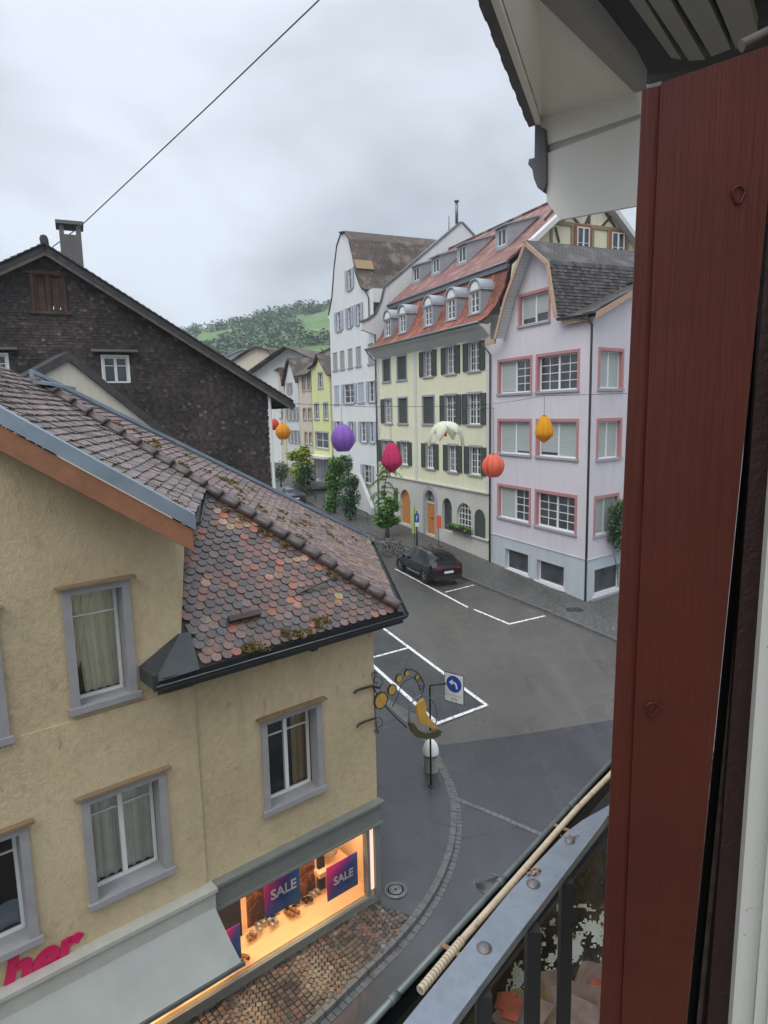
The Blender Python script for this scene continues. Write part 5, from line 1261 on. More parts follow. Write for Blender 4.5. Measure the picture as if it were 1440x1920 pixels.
for x in (-7,-5.5,-4,-2.9,-2.1,-1.1,-.5): mb.fbox(A,x-.1,x+.1,1.41,1.445,-.75,-.45)
mb.build('display_lamp',M['lampglow'],sh)
ld=bpy.data.lights.new('shop_light','AREA'); ld.shape='RECTANGLE'; ld.size=6.5; ld.size_y=.5; ld.energy=115; ld.color=(1,.69,.40)
lo=bpy.data.objects.new('shop_light',ld); COL.objects.link(lo); lo.location=A.p(-3.6,1.38,-.7); lo.rotation_euler=Matrix((DA,NA,V((0,0,1)))).transposed().to_euler()
# posters hanging behind the glass
def textmesh(body,size,ext=.004,off=0.,sp=1.0):
    c=bpy.data.curves.new('t','FONT'); c.body=body; c.size=size; c.extrude=ext; c.offset=off; c.space_character=sp; c.align_x='CENTER'; c.align_y='CENTER'; c.resolution_u=4
    o=bpy.data.objects.new('t',c); COL.objects.link(o); bpy.context.view_layer.update()
    me=bpy.data.meshes.new_from_object(o.evaluated_get(bpy.context.evaluated_depsgraph_get())); COL.objects.unlink(o); bpy.data.objects.remove(o); return me
def puttext(name,body,size,fr_u,up_,n_,c,mat,parent,ext=.004,off=0.,sx=1,shear=0,sp=1.):
    me=textmesh(body,size,ext,off,sp); o0=V(parent['_w']) if parent else V(c)
    for v in me.vertices:
        q=v.co.copy(); v.co=V(c)+fr_u*(q.x*sx+shear*q.y)+up_*q.y+n_*q.z-o0
    me.materials.clear(); me.materials.append(mat); me.name=name
    o=bpy.data.objects.new(name,me); COL.objects.link(o); o['_w']=tuple(o0)
    if parent: o.parent=parent
    else: o.location=o0
    return o
for (c4,lab,full) in (([(494,1645),(560,1613),(498,1722),(565,1688)],'blue and magenta sale poster hanging in the middle of the lit shop window',1),
                 ([(611,1628),(670,1597),(615,1692),(671,1657)],'blue and magenta sale poster nearest the shop corner',1),
                 ([(412,1748),(450,1735),(420,1812),(453,1800)],'blue and magenta poster half hidden by the grey awning',0)):
    P=[A.px(p,-.13) for p in c4]; s0_=(P[0][0]+P[2][0])/2; s1_=(P[1][0]+P[3][0])/2; z1_=(P[0][1]+P[1][1])/2; z0_=(P[2][1]+P[3][1])/2
    t=thing('sale_poster' if full else 'poster',lab,'poster',A.p((s0_+s1_)/2,z0_,-.13),'posters in the shop window')
    g=MB(); g.cur=0; Z=V((0,0,1))
    g.box(A.p(s0_,z0_,-.135),DA*(s1_-s0_),V((0,0,z1_-z0_)),NA*.006)
    b_=g.build('sheet',M['poster'],t)
    if full:
        c=A.p((s0_+s1_)/2+.02,(z0_+z1_)/2-.02,-.127); puttext('lettering','SALE',(z1_-z0_)*.33,DA,Z,NA,c,M['whitemark'],t,.002,.006,.95)
# picture panels at the back and a dark divider
t=thing('display_panels','dark photo panels standing at the back of the shop window','panel',A.p(-2.4,-.2,-.9))
xd=A.px((602,1600),-.7)[0]
pq=lambda u,v: A.px((u,v),-.75)[0]
for s0_,s1_,mm in ((xd-.05,xd+.09,'room'),(pq(548,1640),pq(592,1610),'photo'),(pq(466,1690),pq(500,1670),'photo'),(pq(502,1670),pq(512,1660),'room'),(pq(400,1720),pq(450,1700),'room'),(pq(360,1740),pq(398,1720),'photo')):
    g=MB(); g.fbox(A,s0_,s1_,-.2,1.2 if mm=='photo' else 1.44,-.85 if mm=='photo' else -.8,-.8 if mm=='photo' else -.72); g.build('panel',M[mm],t)
# shoes in the display: every pair a thing of its own, heeled sandals and trainers
def shoe(mb,c,ang,L=.24,heel=.05,col=0):
    u=DA*math.cos(ang)+NA*math.sin(ang); v_=NA*math.cos(ang)-DA*math.sin(ang); Z=V((0,0,1)); n=8; secs=[]
    prof=[(0,.032,.075,heel),(.12,.036,.085,heel),(.3,.034,.08,heel*.9),(.5,.033,.055,heel*.5),(.68,.042,.042,.008),(.85,.044,.034,0.0),(.96,.034,.024,0),(1,.012,.012,0)]
    base=len(mb.v); 
    for (t_,w_,h_,l_) in prof:
        for k in range(n):
            a_=2*math.pi*k/n; y=w_*math.cos(a_); z=l_+max(0,(h_/2)*(1+math.sin(a_))); mb.v.append(c+u*(t_*L)+v_*y+Z*z)
    for i in range(len(prof)-1):
        for k in range(n): k2=(k+1)%n; mb.f.append((base+i*n+k,base+i*n+k2,base+(i+1)*n+k2,base+(i+1)*n+k)); mb.m.append(0); mb.uv.append(None); mb.sm.append(True)
    for i,r_ in ((0,1),(len(prof)-1,0)): q=tuple(base+i*n+k for k in range(n)); mb.f.append(q[::-1] if r_ else q); mb.m.append(0); mb.uv.append(None); mb.sm.append(False)
def shoepx(px):
    q=onz(px,-.205); return q
pairs=[((480,1760),'silver','strappy silver heels close to the glass left of the posters'),((540,1712),'dshoe','black strappy shoes just below the middle poster corner'),((553,1727),'brownshoe','dark brown sandals nearest the glass in the middle of the display'),((575,1700),'dshoe','small black shoes between the posters near the glass'),((512,1745),'silver','pale heels set apart in the middle of the display floor'),((487,1745),'silver','pair of silver sandals left of centre on the display floor'),((505,1725),'silver','silver shoes below the left edge of the sale poster'),
 ((470,1772),'brownshoe','tan strappy sandals nearest the awning'),((545,1722),'brownshoe','brown sandals in front of the middle sale poster'),((560,1700),'dshoe','dark shoes right of the middle sale poster'),
 ((590,1685),'silver','silver grey trainers between the two sale posters'),((598,1668),'silver','pale trainers behind the grey trainers near the corner'),((455,1812),'brownshoe','small brown shoes at the glass beside the awning corner'),
 ((370,1862),'dshoe','black shoes seen beneath the awning edge'),((320,1893),'dshoe','dark pair under the awning further left'),((530,1702),'silver','pewter flats under the bottom edge of the middle poster')]
for i,(px,mm,lab) in enumerate(pairs):
    c=shoepx(px); g=MB(); an_=random.uniform(-1.9,-1.1)
    for k in range(3 if i in (5,6) else 2): shoe(g,c+DA*(.11*k)+NA*random.uniform(-.03,.03),an_+random.uniform(-.25,.25),.25,.05)
    tag(g.build('pair_of_shoes',M[mm],None,c),lab,'shoes','shoes in the shop window')
g=MB(); c=A.p(-.62,.25,-.8)
t=thing('shelf_display','cream display shelf with round wicker ornament in the shop window corner','display',c)
g.fbox(A,-.98,-.25,.15,.25,-1.3,-.6); g.build('shelf',M['display'],t)
g=MB()
for k in range(14):
    th=k*.45; P=[c+V((0,0,.3))+(DA*math.cos(a_)*math.cos(th)+NA*math.cos(a_)*math.sin(th)+V((0,0,1))*math.sin(a_))*.19 for a_ in [j*math.pi/8 for j in range(17)]]; g.tube(P,.012,5,False)
g.build('wicker_ball',M['wicker'],t)
# letters on the wall
zl=A.px((75,1800))[1]; c=A.p(-5.86,1.83,.045)
o=puttext('sign_lettering','her',.66,DA,V((0,0,1)),NA,c,M['magenta'],None,.014,.03,1.04,.25,.98)
tag(o,'magenta raised shop lettering on the ochre wall above the awning','sign')
# ================================================================== WROUGHT IRON BOOT SIGN
S3=lambda p,d=.02: A.p(*A.px(p,d),d)
t=thing('hanging_sign','wrought iron hanging sign with gilded discs and a golden boot on the shop corner','sign',A.p(0,3.2,.02))
mb=MB()
mb.tube([S3(p,.06) for p in [(664,1300),(668,1295),(680,1291),(697,1286),(712,1290)]],.022,6); mb.build('wall_bracket',M['iron'],t); mb=MB(); mb.tube([S3(p,.06) for p in [(669,1364),(673,1358),(684,1353),(699,1348),(706,1346)]],.02,6)
mb.build('wall_bracket',M['iron'],t)
mb=MB()
mb.tube([S3(p) for p in [(700,1288),(706,1300),(712,1312),(728,1330),(745,1348),(762,1364)]],.013,6)
mb.tube([S3(p) for p in [(735,1325),(746,1305),(752,1285),(760,1276),(770,1272)]],.009,5)
mb.tube([S3(p) for p in [(760,1254),(772,1255),(784,1262),(792,1275),(796,1285),(793,1296),(790,1302)]],.012,6); mb.tube([S3(p) for p in [(770,1268),(780,1274),(785,1284),(788,1296)]],.010,6)
def spiral(cx,cy,r,a0,turns,sg=1): return [S3((cx+r*(1-i/16)*math.cos(a0+sg*i/16*turns*6.28),cy+r*(1-i/16)*math.sin(a0+sg*i/16*turns*6.28))) for i in range(15)]
for q in ((706,1277,14,1.6,1.3,-1),(706,1283,8,0,1.4,1),(708,1356,11,-1.5,1.4,1),(705,1371,6,1,1.3,-1),(703,1264,7,2,1.2,1),(788,1274,6,0,1.2,1),(790,1287,5,2,1.2,-1)): mb.tube(spiral(*q),.007,5)
mb.tube([S3(p) for p in [(703,1260),(701,1288),(704,1345),(708,1375)]],.008,5)
mb.build('scroll_arm',M['iron'],t)
def disc(px,r,name='gilded_disc'):
    c=S3(px,.02); g=MB(); g.lathe(c-NA*.012,[(r,0),(r,.024)],22,NA); o_=g.build(name,M['gold'],t)
    g=MB(); g.lathe(c-NA*.018,[(r*1.0,0),(r*1.14,0),(r*1.14,.036),(r*1.0,.036),(r*1.0,0)],22,NA); g.build('rim',M['iron'],o_)
for px,r in (((714,1313),.145),((735,1293),.095),((748,1272),.075),((763,1262),.06),((782,1269),.045)): disc(px,r)
mb=MB(); P=[S3((793+26*math.cos(a_)*1.02,1341+37*math.sin(a_))) for a_ in [i*2*math.pi/28 for i in range(29)]]; mb.tube(P,.014,6,False); mb.tube([S3((791,1300)),S3((791,1306))],.016,6)
mb.build('ring',M['metal'],t)
boot=[(792,1309),(796,1322),(796,1334),(802,1345),(812,1355),(818,1362),(812,1366),(803,1362),(797,1357),(792,1356),(786,1356),(783,1348),(780,1335),(779,1322),(784,1315)]
mb=MB(); mb.prism([S3(p,.0) for p in boot],NA*.05); mb.build('golden_boot',M['gold'],t)
mb=MB(); P=[(763,1353),(772,1354),(780,1366),(792,1373),(806,1372),(818,1366),(824,1369),(822,1377),(812,1382),(796,1384),(780,1381),(770,1372)]
mb.prism([S3(p,-.01) for p in P],NA*.07); mb.build('olive_shoe_base',M['olive'],t)
# ================================================================== TURN SIGN ON A BENT POLE, LIT BOLLARD
b=ong((808,1474),WH); t=thing('road_sign','blue left turn arrow sign on a thin black bent pole','road sign',b)
Yb=b.y; top=onY((817,1284),Yb-.0); bx_=onY((826,1279),Yb); en=onY((838,1281),Yb)
def at(px,dy=0): return onY(px,Yb+dy)
mb=MB(); mb.tube([b,V((b.x,b.y,top.z-.08)),V((b.x+.015,b.y,top.z-.02)),V((b.x+.07,b.y,top.z)),at((836,1282))],.024,8); mb.lathe(b,[(.07,0),(.07,.02),(.03,.03)],12); mb.build('pole',M['iron'],t)
# plate turned slightly away
c=at((852,1292),-.03); U_=V((.80,-.60,0)).normalized(); Np=V((-.60,-.80,0)).normalized(); Z=V((0,0,1))
wd=.50; ht=.66
# width from projected pixels
u0=(onplane((833,1285),c,Np)-c).dot(U_); u1=(onplane((870,1300),c,Np)-c).dot(U_); zt=(onplane((852,1263),c,Np)-c).z; zb=(onplane((852,1318),c,Np)-c).z
print('sign plate',u0,u1,zt,zb)
mb=MB(); mb.box(c+U_*u0+Z*zb-Np*.012,U_*(u1-u0),Z*(zt-zb),Np*.012); mb.build('frame',M['iron'],t)
mb=MB(); m_=.018; mb.box(c+U_*(u0+m_)+Z*(zb+m_)+Np*.001,U_*(u1-u0-2*m_),Z*(zt-zb-2*m_),Np*.004); mb.build('plate',M['signwhite'],t)
R=(u1-u0)*.38; dc=c+U_*((u0+u1)/2)+Z*(zt-R-.06)+Np*.006
mb=MB(); mb.lathe(dc,[(R,0),(R,.003)],28,Np); mb.build('blue_disc',M['signblue'],t)
mb=MB()
ar=[(-.62,.1),(-.12,.52),(-.12,.25),(.1,.2),(.35,-.05),(.42,-.5),(.62,-.5),(.6,0),(.25,.36) if False else (.55,.1),(.3,.42),(-.12,.5) if False else (.05,.5),(-.12,.50)]
ar=[(-.66,.12),(-.15,.50),(-.15,.24),(.12,.14),(.27,-.08),(.32,-.52),(.56,-.52),(.50,.02),(.28,.32) ,(-.0,.0)]
ar=[(-.66,.14),(-.18,.55),(-.16,.32),(.18,.28),(.44,.02),(.52,-.50),(.28,-.50),(.22,-.12),(.06,.05),(-.18,.08),(-.2,-.16)]
mb.prism([dc+U_*(x*R)+Z*(y*R)+Np*.0035 for x,y in ar],Np*.002); 
mb.build('arrow',M['signwhite'],t)
mb=MB(); q=c+Z*(zb+.18)+Np*.0055
for k in range(9): mb.box(q+U_*(u0+.05+k*(u1-u0-.1)/9),U_*.025,Z*.018,Np*.001)
for dx in (-.055,.055): mb.tube([q+U_*(dx+math.cos(a_)*.03)+Z*(-.09+math.sin(a_)*.03) for a_ in [i*6.283/10 for i in range(11)]],.004,4,False)
mb.tube([q+U_*-.055+Z*-.09,q+U_*-.02+Z*-.045,q+U_*.03+Z*-.045,q+U_*.055+Z*-.09],.004,4)
mb.build('small_print',M['iron'],t)
c=ong((808,1448),.02); t=thing('traffic_bollard','grey traffic island bollard with rounded white top behind the sign pole','bollard',c)
hy=onY((808,1413),c.y).z-c.z; r0=.5*(onY((822,1413),c.y)-onY((794,1413),c.y)).length; ht=onY((808,1386),c.y).z-c.z
print('bollard',hy,ht,r0)
mb=MB(); mb.lathe(c,[(r0*1.15,0),(r0*1.15,.08),(r0*.93,.1),(r0*.90,hy-.02)],20); mb.build('body',M['grey2'],t)
mb=MB(); mb.lathe(c,[(r0*.95,hy-.03),(r0*.98,hy)],20); mb.build('blue_band',M['signblue'],t)
mb=MB(); mb.lathe(c,[(r0*1.08,hy+.001),(r0*1.1,hy+.04)]+[(r0*1.1*math.cos(a_),hy+.04+(ht-hy-.04)*math.sin(a_)) for a_ in [j*math.pi/2/7 for j in range(1,7)]]+[(.01,ht)],20); mb.build('dome',M['signwhite'],t)
# ================================================================== LANTERNS SHAPED LIKE TULIPS
def lantern(name,label,px,Yd,rpx,hpx,mat,shape,n=8,seed=0):
    c=onY(px,Yd); sc=(c-CAM).length/F_PX; r=rpx*sc; h=hpx*sc; random.seed(seed)
    t=thing(name,label,'paper lantern',c,'flower shaped lanterns hanging over the street')
    for k in range(n):
        mb=MB(); mb.smooth=True; a0=2*math.pi*k/n; wd=2*math.pi/n*(1.12 if shape!='open' else 1.0); N1=12; N2=14; tilt=random.uniform(-.08,.08); rr=random.uniform(.95,1.04)+(.03 if k%2 else -.02)
        g=[]
        for i in range(N1+1):
            v_=i/N1
            if shape=='round': rad=math.sin(math.pi*(.04+v_*.86))**.62*r; z=h/2-h*v_; ww=wd*(1-.2*v_*v_)
            elif shape=='drop': rad=r*(math.sin(math.pi*min(1,v_*.62+.06))**.7 if v_<.72 else math.sin(math.pi*(.72*.62+.06))**.7*(1-(v_-.72)/.30)**.8); z=h/2-h*v_; ww=wd
            elif shape=='melon': rad=math.sin(math.pi*(.03+v_*.9))**.55*r*(1+.0*v_); z=h/2-h*v_; ww=wd*.95
            else: rad=r*(.06+1.0*math.sin(min(v_*1.05,1)*math.pi/2)); z=h/2-h*(v_**1.9)*(.80+.3*math.sin(k*2.1+1)); ww=wd*1.2*(1 if v_<.45 else max(.02,(1-(v_-.45)/.55)**.65))
            row=[]
            for j in range(N2+1):
                u_=j/N2-.5; a_=a0+u_*ww+tilt*v_; bulge=.90+.19*math.cos(u_*math.pi)**.7+.012*math.cos(u_*26)+.02*random.uniform(-.3,.3)
                row.append(c+V((math.cos(a_)*rad*rr*bulge,math.sin(a_)*rad*rr*bulge,z)))
            g.append(row)
        i0=len(mb.v); mb.v=[p for row in g for p in row]
        for i in range(N1):
            for j in range(N2):
                q=i*(N2+1)+j; mb.f.append((q,q+1,q+N2+2,q+N2+1)); mb.m.append(0); mb.uv.append(None); mb.sm.append(True)
        mb.build('petal',M[mat],t)
    mb=MB(); top=c+V((0,0,h/2)); mb.lathe(top-V((0,0,.03)),[(.09,0),(.05,.05),(.02,.07)],10); mb.build('cap',M['iron'],t)
    return t,c,h
LN=[('purple_lantern','large purple tulip shaped lantern with a slit, over the shrub by the white house',(642,821),30,21,50,'purple','round'),
 ('magenta_lantern','magenta teardrop lantern above the small palm-like plant',(734,858),31,18,56,'magentap','drop'),
 ('cream_lantern','wide open cream flower lantern in front of the yellow house windows',(836,812),28,30,44,'creamp','open'),
 ('coral_lantern','coral red round lantern at the edge of the lilac house',(925,873),27,20,42,'coral','melon'),
 ('amber_lantern','amber yellow drop lantern before the lilac house window',(1020,805),26,16,48,'amber','drop'),
 ('orange_lantern','orange round lantern far up the street next to the red one',(530,809),44,13,29,'orangep','round'),
 ('red_lantern','small red lantern partly behind the shingled house pipe',(515,796),46,8,20,'redp','round')]
random.seed(3)
LC=[]
for i,(n_,lab,px,Yd,r_,h_,mm,shp) in enumerate(LN):
    LC.append(lantern('paper_lantern',lab,px,Yd,r_,h_,mm,shp,{'round':7,'drop':8,'melon':9,'open':6}[shp],i+1)[1:])
# a red stamen inside the cream flower
c,h=LC[2]; mb=MB(); mb.tube([c+V((0,0,h*.3)),c+V((-.05,-.25,-h*.1))],[.03,.07],8); tag(mb.build('stamen',M['redp'],bpy.data.objects['paper_lantern.002']))
# wires
def wire(name,label,pts,r=.012,sag=0):
    mb=MB(); P=[]
    for i in range(len(pts)-1):
        for k in range(10): q=pts[i].lerp(pts[i+1],k/10); q=q-V((0,0,sag*4*(k/10)*(1-k/10))); P.append(q)
    P.append(pts[-1]); mb.tube(P,r,5); return tag(mb.build(name,M['wire'],None,pts[0]),label,'cable')
hook=PF.p(S_L+.02,onplane((922,758),PF.O,NF).z,.12)
def hang(i,ztop):
    c,h=LC[i]; return V((c.x,c.y,ztop))
zt=onY((735,762),31).z
for nm,lab,idx,endp in (('street_cable','thin cable carrying the magenta and purple lanterns across the street',(1,0),None),):
    P=[hook,hang(1,onY((735,762),31).z),hang(0,onY((642,759),30).z),onY((505,752),25.9)]
    wire(nm,lab,P,.011,.05)
P=[hook,hang(2,onY((836,763),28).z),hang(3,onY((925,765),27).z)]
wire('street_cable','thin cable carrying the cream and coral lanterns',P,.010,.03)
P=[hook,hang(4,onY((1019,742),26).z),V((14.,25.,9.6))]
wire('street_cable','thin cable rising to the amber lantern beside the lilac house',P,.010,.03)
P=[PF.p(-46,9.6,.1),hang(5,LC[5][0].z+1.2),hang(6,LC[6][0].z+1.1),V((-12,44,10))]
wire('street_cable','thin cable holding the orange and red lanterns far up the street',P,.012,.03)
for i,(c,h) in enumerate(LC):
    zt=[onY((642,759),30).z,onY((735,762),31).z,onY((836,763),28).z,onY((925,765),27).z,onY((1019,742),26).z,c.z+1.2,c.z+1.1][i]
    mb=MB(); mb.tube([c+V((0,0,h/2-.02)),V((c.x,c.y,zt))],.008,4); mb.build('hanging_string',M['wire'],bpy.data.objects['paper_lantern'+('' if i==0 else '.%03d'%i)])
# the long cable to the chimney
P=[onY((100,462),27.5),onY((150,425),24),onY((400,190),13),onY((598,0),8.5),onY((780,-175),6.2)]
mb=MB(); mb.tube(P,[.02,.018,.012,.009,.008],6); tag(mb.build('overhead_cable',M['wire'],None,P[0]),'long overhead cable rising from the shingled house ridge across the sky','cable')
# ================================================================== CARS
def car(name,label,origin,heading,body,suv=True,L=4.6,Wd=1.88,H=1.62):
    """x forward, y left, z up in car space"""
    fx=heading.normalized(); fy=V((-fx.y,fx.x,0)); up=V((0,0,1))
    t=thing(name,label,'car',origin)
    Pn=lambda x,y,z: origin+fx*x+fy*y+up*z
    # station: x, half width at belt, z bottom, z belt(shoulder), z roof, half width roof
    st=[(-2.30,.62,.42,.80,.82,.60),(-2.26,.80,.30,.90,.93,.70),(-2.15,.90,.26,.98,1.05,.70),(-1.95,.93,.25,1.0,1.20,.66),(-1.6,.94,.24,1.0,1.42,.62),(-1.1,.94,.22,.98,1.56,.62),(-.5,.94,.22,.96,1.62,.63),(.0,.94,.22,.95,1.61,.62),(.5,.94,.22,.94,1.50,.60),(.95,.94,.23,.93,1.22,.62),(1.25,.935,.24,.92,1.02,.70),(1.6,.92,.25,.88,.93,.72),(2.0,.87,.27,.80,.85,.66),(2.2,.76,.32,.70,.74,.58),(2.3,.60,.40,.60,.62,.50)]
    kx=L/4.6; ky=Wd/1.88; kz=H/1.62
    def ring(s_):
        x,w_,zb,zs,zr,wr=s_
        half=[(0,zb),(w_*.80,zb),(w_*.96,zb+.08),(w_*1.0,(zb+zs)*.5),(w_*.985,zs-.06),(w_*.95,zs),(w_*.95*.6+wr*.4,zs+(zr-zs)*.45),(wr,zs+(zr-zs)*.88),(wr*.72,zr),(0,zr+.015)]
        pts=[(x,-y,z) for y,z in half]+[(x,y,z) for y,z in half[1:-1][::-1]]
        return [Pn(a*kx,b*ky,c_*kz) for a,b,c_ in pts]
    # refine stations
    S=[]
    for i in range(len(st)-1):
        for k in range(3): S.append(tuple(st[i][j]+(st[i+1][j]-st[i][j])*k/3 for j in range(6)))
    S.append(st[-1]); R_=[ring(s_) for s_ in S]; n=len(R_[0])
    body_mb=MB(); gl=MB()
    body_mb.v=[p for r_ in R_ for p in r_]; gl.v=list(body_mb.v)
    for i in range(len(S)-1):
        x=(S[i][0]+S[i+1][0])/2
        for k in range(n):
            k2=(k+1)%n; f=(i*n+k,(i+1)*n+k,(i+1)*n+k2,i*n+k2)
            side_=k in (5,6,11,12) ; roofk=k in (7,8,9,10)
            isg=False
            if side_ and -1.75<x<.98 and not (-.28<x<-.18) : isg=True
            if roofk and (.42<x<1.12 or -2.02<x<-1.5): isg=True
            tgt=gl if isg else body_mb
            tgt.f.append(f); tgt.m.append(0); tgt.uv.append(None); tgt.sm.append(True)
    for i,rv in ((0,0),(len(S)-1,1)):
        q=tuple(i*n+k for k in range(n)); body_mb.f.append(q[::-1] if rv else q); body_mb.m.append(0); body_mb.uv.append(None); body_mb.sm.append(False)
    body_mb.build('body',M[body],t); gl.build('windows',M['carglass'],t)
    for x in (-1.38,1.42):
        for s_ in (-1,1):
            c=Pn(x*kx,s_*.86*ky,.36); ax=fy*s_
            g=MB(); g.lathe(c-ax*.12,[(.25,0),(.35,.02),(.36,.06),(.36,.16),(.33,.20),(.25,.21)],22,ax); wo=g.build('wheel',M['tyre'],t)
            g=MB(); g.lathe(c-ax*.12,[(.24,.16),(.245,.208),(.21,.19),(.05,.17),(.05,.215),(.01,.22)],20,ax)
            for k in range(5):
                a_=k*1.2566; d_=fx*math.cos(a_)+up*math.sin(a_); g.tube([c+ax*.075+d_*.04,c+ax*.085+d_*.22],.022,5)
            g.build('rim',M['rim'],wo)
            g=MB(); P=[c+ax*.085+(fx*math.cos(a_)+up*math.sin(a_))*.40 for a_ in [j*math.pi/10 for j in range(-1,12)]]; g.tube(P,.035,5); g.build('wheel_arch',M['blackplastic'],t)
    for s_ in (-1,1):
        g=MB(); g.box(Pn(-2.285*kx,s_*.50*ky-.16,.80*kz),fy*.32,up*.09,-fx*.03); g.build('tail_light',M['tail'],t)
        g=MB(); g.box(Pn(2.2*kx,s_*.55*ky-.13,.62*kz),fy*.26,up*.1,fx*.06); g.build('headlight',M['headl'],t)
        g=MB(); g.prism([Pn(.85,s_*.95,.98),Pn(.68,s_*.95,.98),Pn(.68,s_*.95,1.1),Pn(.8,s_*.95,1.12)],fy*s_*.17); g.build('mirror',M[body],t)
    g=MB(); g.box(Pn(-2.325*kx,-.26,.60*kz),fy*.52,up*.115,-fx*.012); pl=g.build('number_plate',M['signwhite'],t)
    g=MB(); g.box(Pn(-2.24*kx,-.75*ky,.28),fy*1.5*ky,up*.22,-fx*.07); g.build('bumper',M['blackplastic'],t)
    return t
# dark suv parked in the right bay, rear towards the viewer
rl=ong((817,1094)); rr=ong((862,1084)); fl=ong((760,1058))
hdg=V((D1.x,D1.y,D1.z)); pitch=.04
mid=(rl+rr)/2; cen=mid+hdg*2.15
cen=ong((806,1077)); s_,t_=st_of(cen); print('car s,t',s_,t_,'rl',st_of(rl),st_of(rr),st_of(fl),'kerb t',lt)
cc=ST(st_of(rl)[0]+1.5,lt+1.35)
car('parked_car','dark grey compact suv parked in the marked bay by the yellow house',cc,D1,'carbody',H=1.68)
# dark car far up the street by the white downpipe
c2=onz((541,945),2.0); 
Yf=52; c2=ong((543,943)); print('far car z',c2, 'px dist')
car('parked_car','dark blue car beside the white downpipe up the street',c2,D1,'carblue',L=4.3,H=1.5)
# ================================================================== BICYCLES
def bike(label,base,dirv,col):
    t=thing('bicycle',label,'bicycle',base,'bicycles parked by the small palm-like plant'); u=dirv.normalized(); Z=V((0,0,1)); n_=V((-u.y,u.x,0))
    P=lambda x,z,y=0: base+u*x+Z*z+n_*y
    for x in (-.52,.52):
        g=MB(); g.tube([P(x+math.cos(a_)*.33,.34+math.sin(a_)*.33) for a_ in [k*6.2832/18 for k in range(19)]],.02,6,False); 
        wo=g.build('wheel',M['tyre'],t); g=MB()
        for k in range(8): a_=k*.785; g.tube([P(x,.34),P(x+math.cos(a_)*.32,.34+math.sin(a_)*.32)],.004,3,False)
        g.build('spokes',M['rim'],wo)
    g=MB()
    for a_,b_ in (((-.52,.34),(-.05,.32)),((-.52,.34),(-.18,.78)),((-.05,.32),(-.2,.88)),((-.05,.32),(.34,.74)),((-.19,.78),(.33,.84)),((.32,.92),(.52,.34))): g.tube([P(*a_),P(*b_)],.018,6)
    g.build('frame',M[col],t); g=MB(); g.tube([P(.34,1.0,-.27),P(.40,1.02,-.12),P(.33,.93),P(.40,1.02,.12),P(.34,1.0,.27)],.014,6); g.build('handlebar',M['iron'],t)
    g=MB(); g.lathe(P(-.22,.89),[(.03,0),(.09,.02),(.08,.06),(.02,.07)],10); g.build('saddle',M['iron'],t)
for i,(px,col,lab) in enumerate((((716,1036),'iron','black bicycle leftmost beside the planter'),((730,1040),'rim','grey bicycle in the middle of the row behind the parked suv'),((744,1045),'iron','black bicycle closest to the parked suv'))):
    b_=ong(px,.02); bike(lab,b_,NF+D1*(.4+.2*i),col)
# ================================================================== PLANTS
DM=1.9; DS=.85; PR_=1.2
def leaves(mb,c,r,n,s,flat=.8,drop=0):
    n=int(n*DM); s=s*DS
    for i in range(n):
        d=V((random.gauss(0,1),random.gauss(0,1),random.gauss(0,1))).normalized()*(random.random()**.45)
        p=V(c)+V((d.x*r[0],d.y*r[1],d.z*r[2])); u=V((random.uniform(-1,1),random.uniform(-1,1),random.uniform(-.6,.5))).normalized()
        w_=u.cross(V((random.uniform(-.4,.4),random.uniform(-.4,.4),1))).normalized(); k=s*random.uniform(.6,1.3)
        mb.face([p-u*k,p-w_*k*.45,p+u*k*1.1+V((0,0,-drop*k)),p+w_*k*.45])
def plantthing(name,label,cat,base,blobs,mat,s,trunk=None,dens=160):
    t=thing(name,label,cat,base); mb=MB()
    for (px,dy,r,mul) in blobs:
        c=onY(px,base.y+dy); r=tuple(x*PR_ for x in r); leaves(mb,c,r,int(dens*mul*1.2),s)
    mb.build('foliage',M[mat],t)
    g=MB(); tp=trunk or [base,base+V((.05,0,1.2)),onY(blobs[0][0],base.y)]
    g.tube(tp,[.08]+[.05]*(len(tp)-2)+[.02],7)
    for px,dy,r,m_ in blobs[:6]: c=onY(px,base.y+dy); g.tube([tp[1],tp[1].lerp(c,.6)+V((0,0,.1)),c],[.035,.022,.01],5)
    g.build('trunk',M['bark'],t); return t
b=ong((628,962),.1)
plantthing('shrub','tall bright green climbing shrub in front of the white house stairs','shrub',b,[((628,872),0,(.5,.5,.6),1.3),((622,900),0,(.55,.5,.7),1.4),((636,905),.2,(.6,.5,.8),1.4),((625,935),0,(.55,.5,.7),1.2),((640,880),.3,(.5,.5,.5),.8),((620,950),0,(.5,.4,.4),.8),((644,862),.3,(.3,.3,.35),.5)],'leaf',.17,dens=230)
b=ong((657,975),.1)
plantthing('shrub','blue green shrub to the right of the bright climbing shrub','shrub',b,[((655,905),0,(.6,.5,.7),1.4),((650,940),0,(.65,.5,.7),1.4),((662,935),.2,(.5,.5,.7),1.1),((652,870),.2,(.35,.4,.6),.7),((657,960),0,(.5,.5,.4),.8),((664,905),.2,(.3,.4,.4),.6)],'leafd',.15,dens=230)
b=ong((668,940),.1)
plantthing('climbing_plant','green vine tuft growing behind the purple lantern','plant',b,[((672,835),0,(.45,.4,.55),1),((668,850),0,(.5,.4,.4),.8),((663,862),0,(.4,.4,.3),.5),((677,823),0,(.25,.3,.3),.4)],'leaf',.16,dens=200)
b=ong((728,1008),.1); PR_=.82
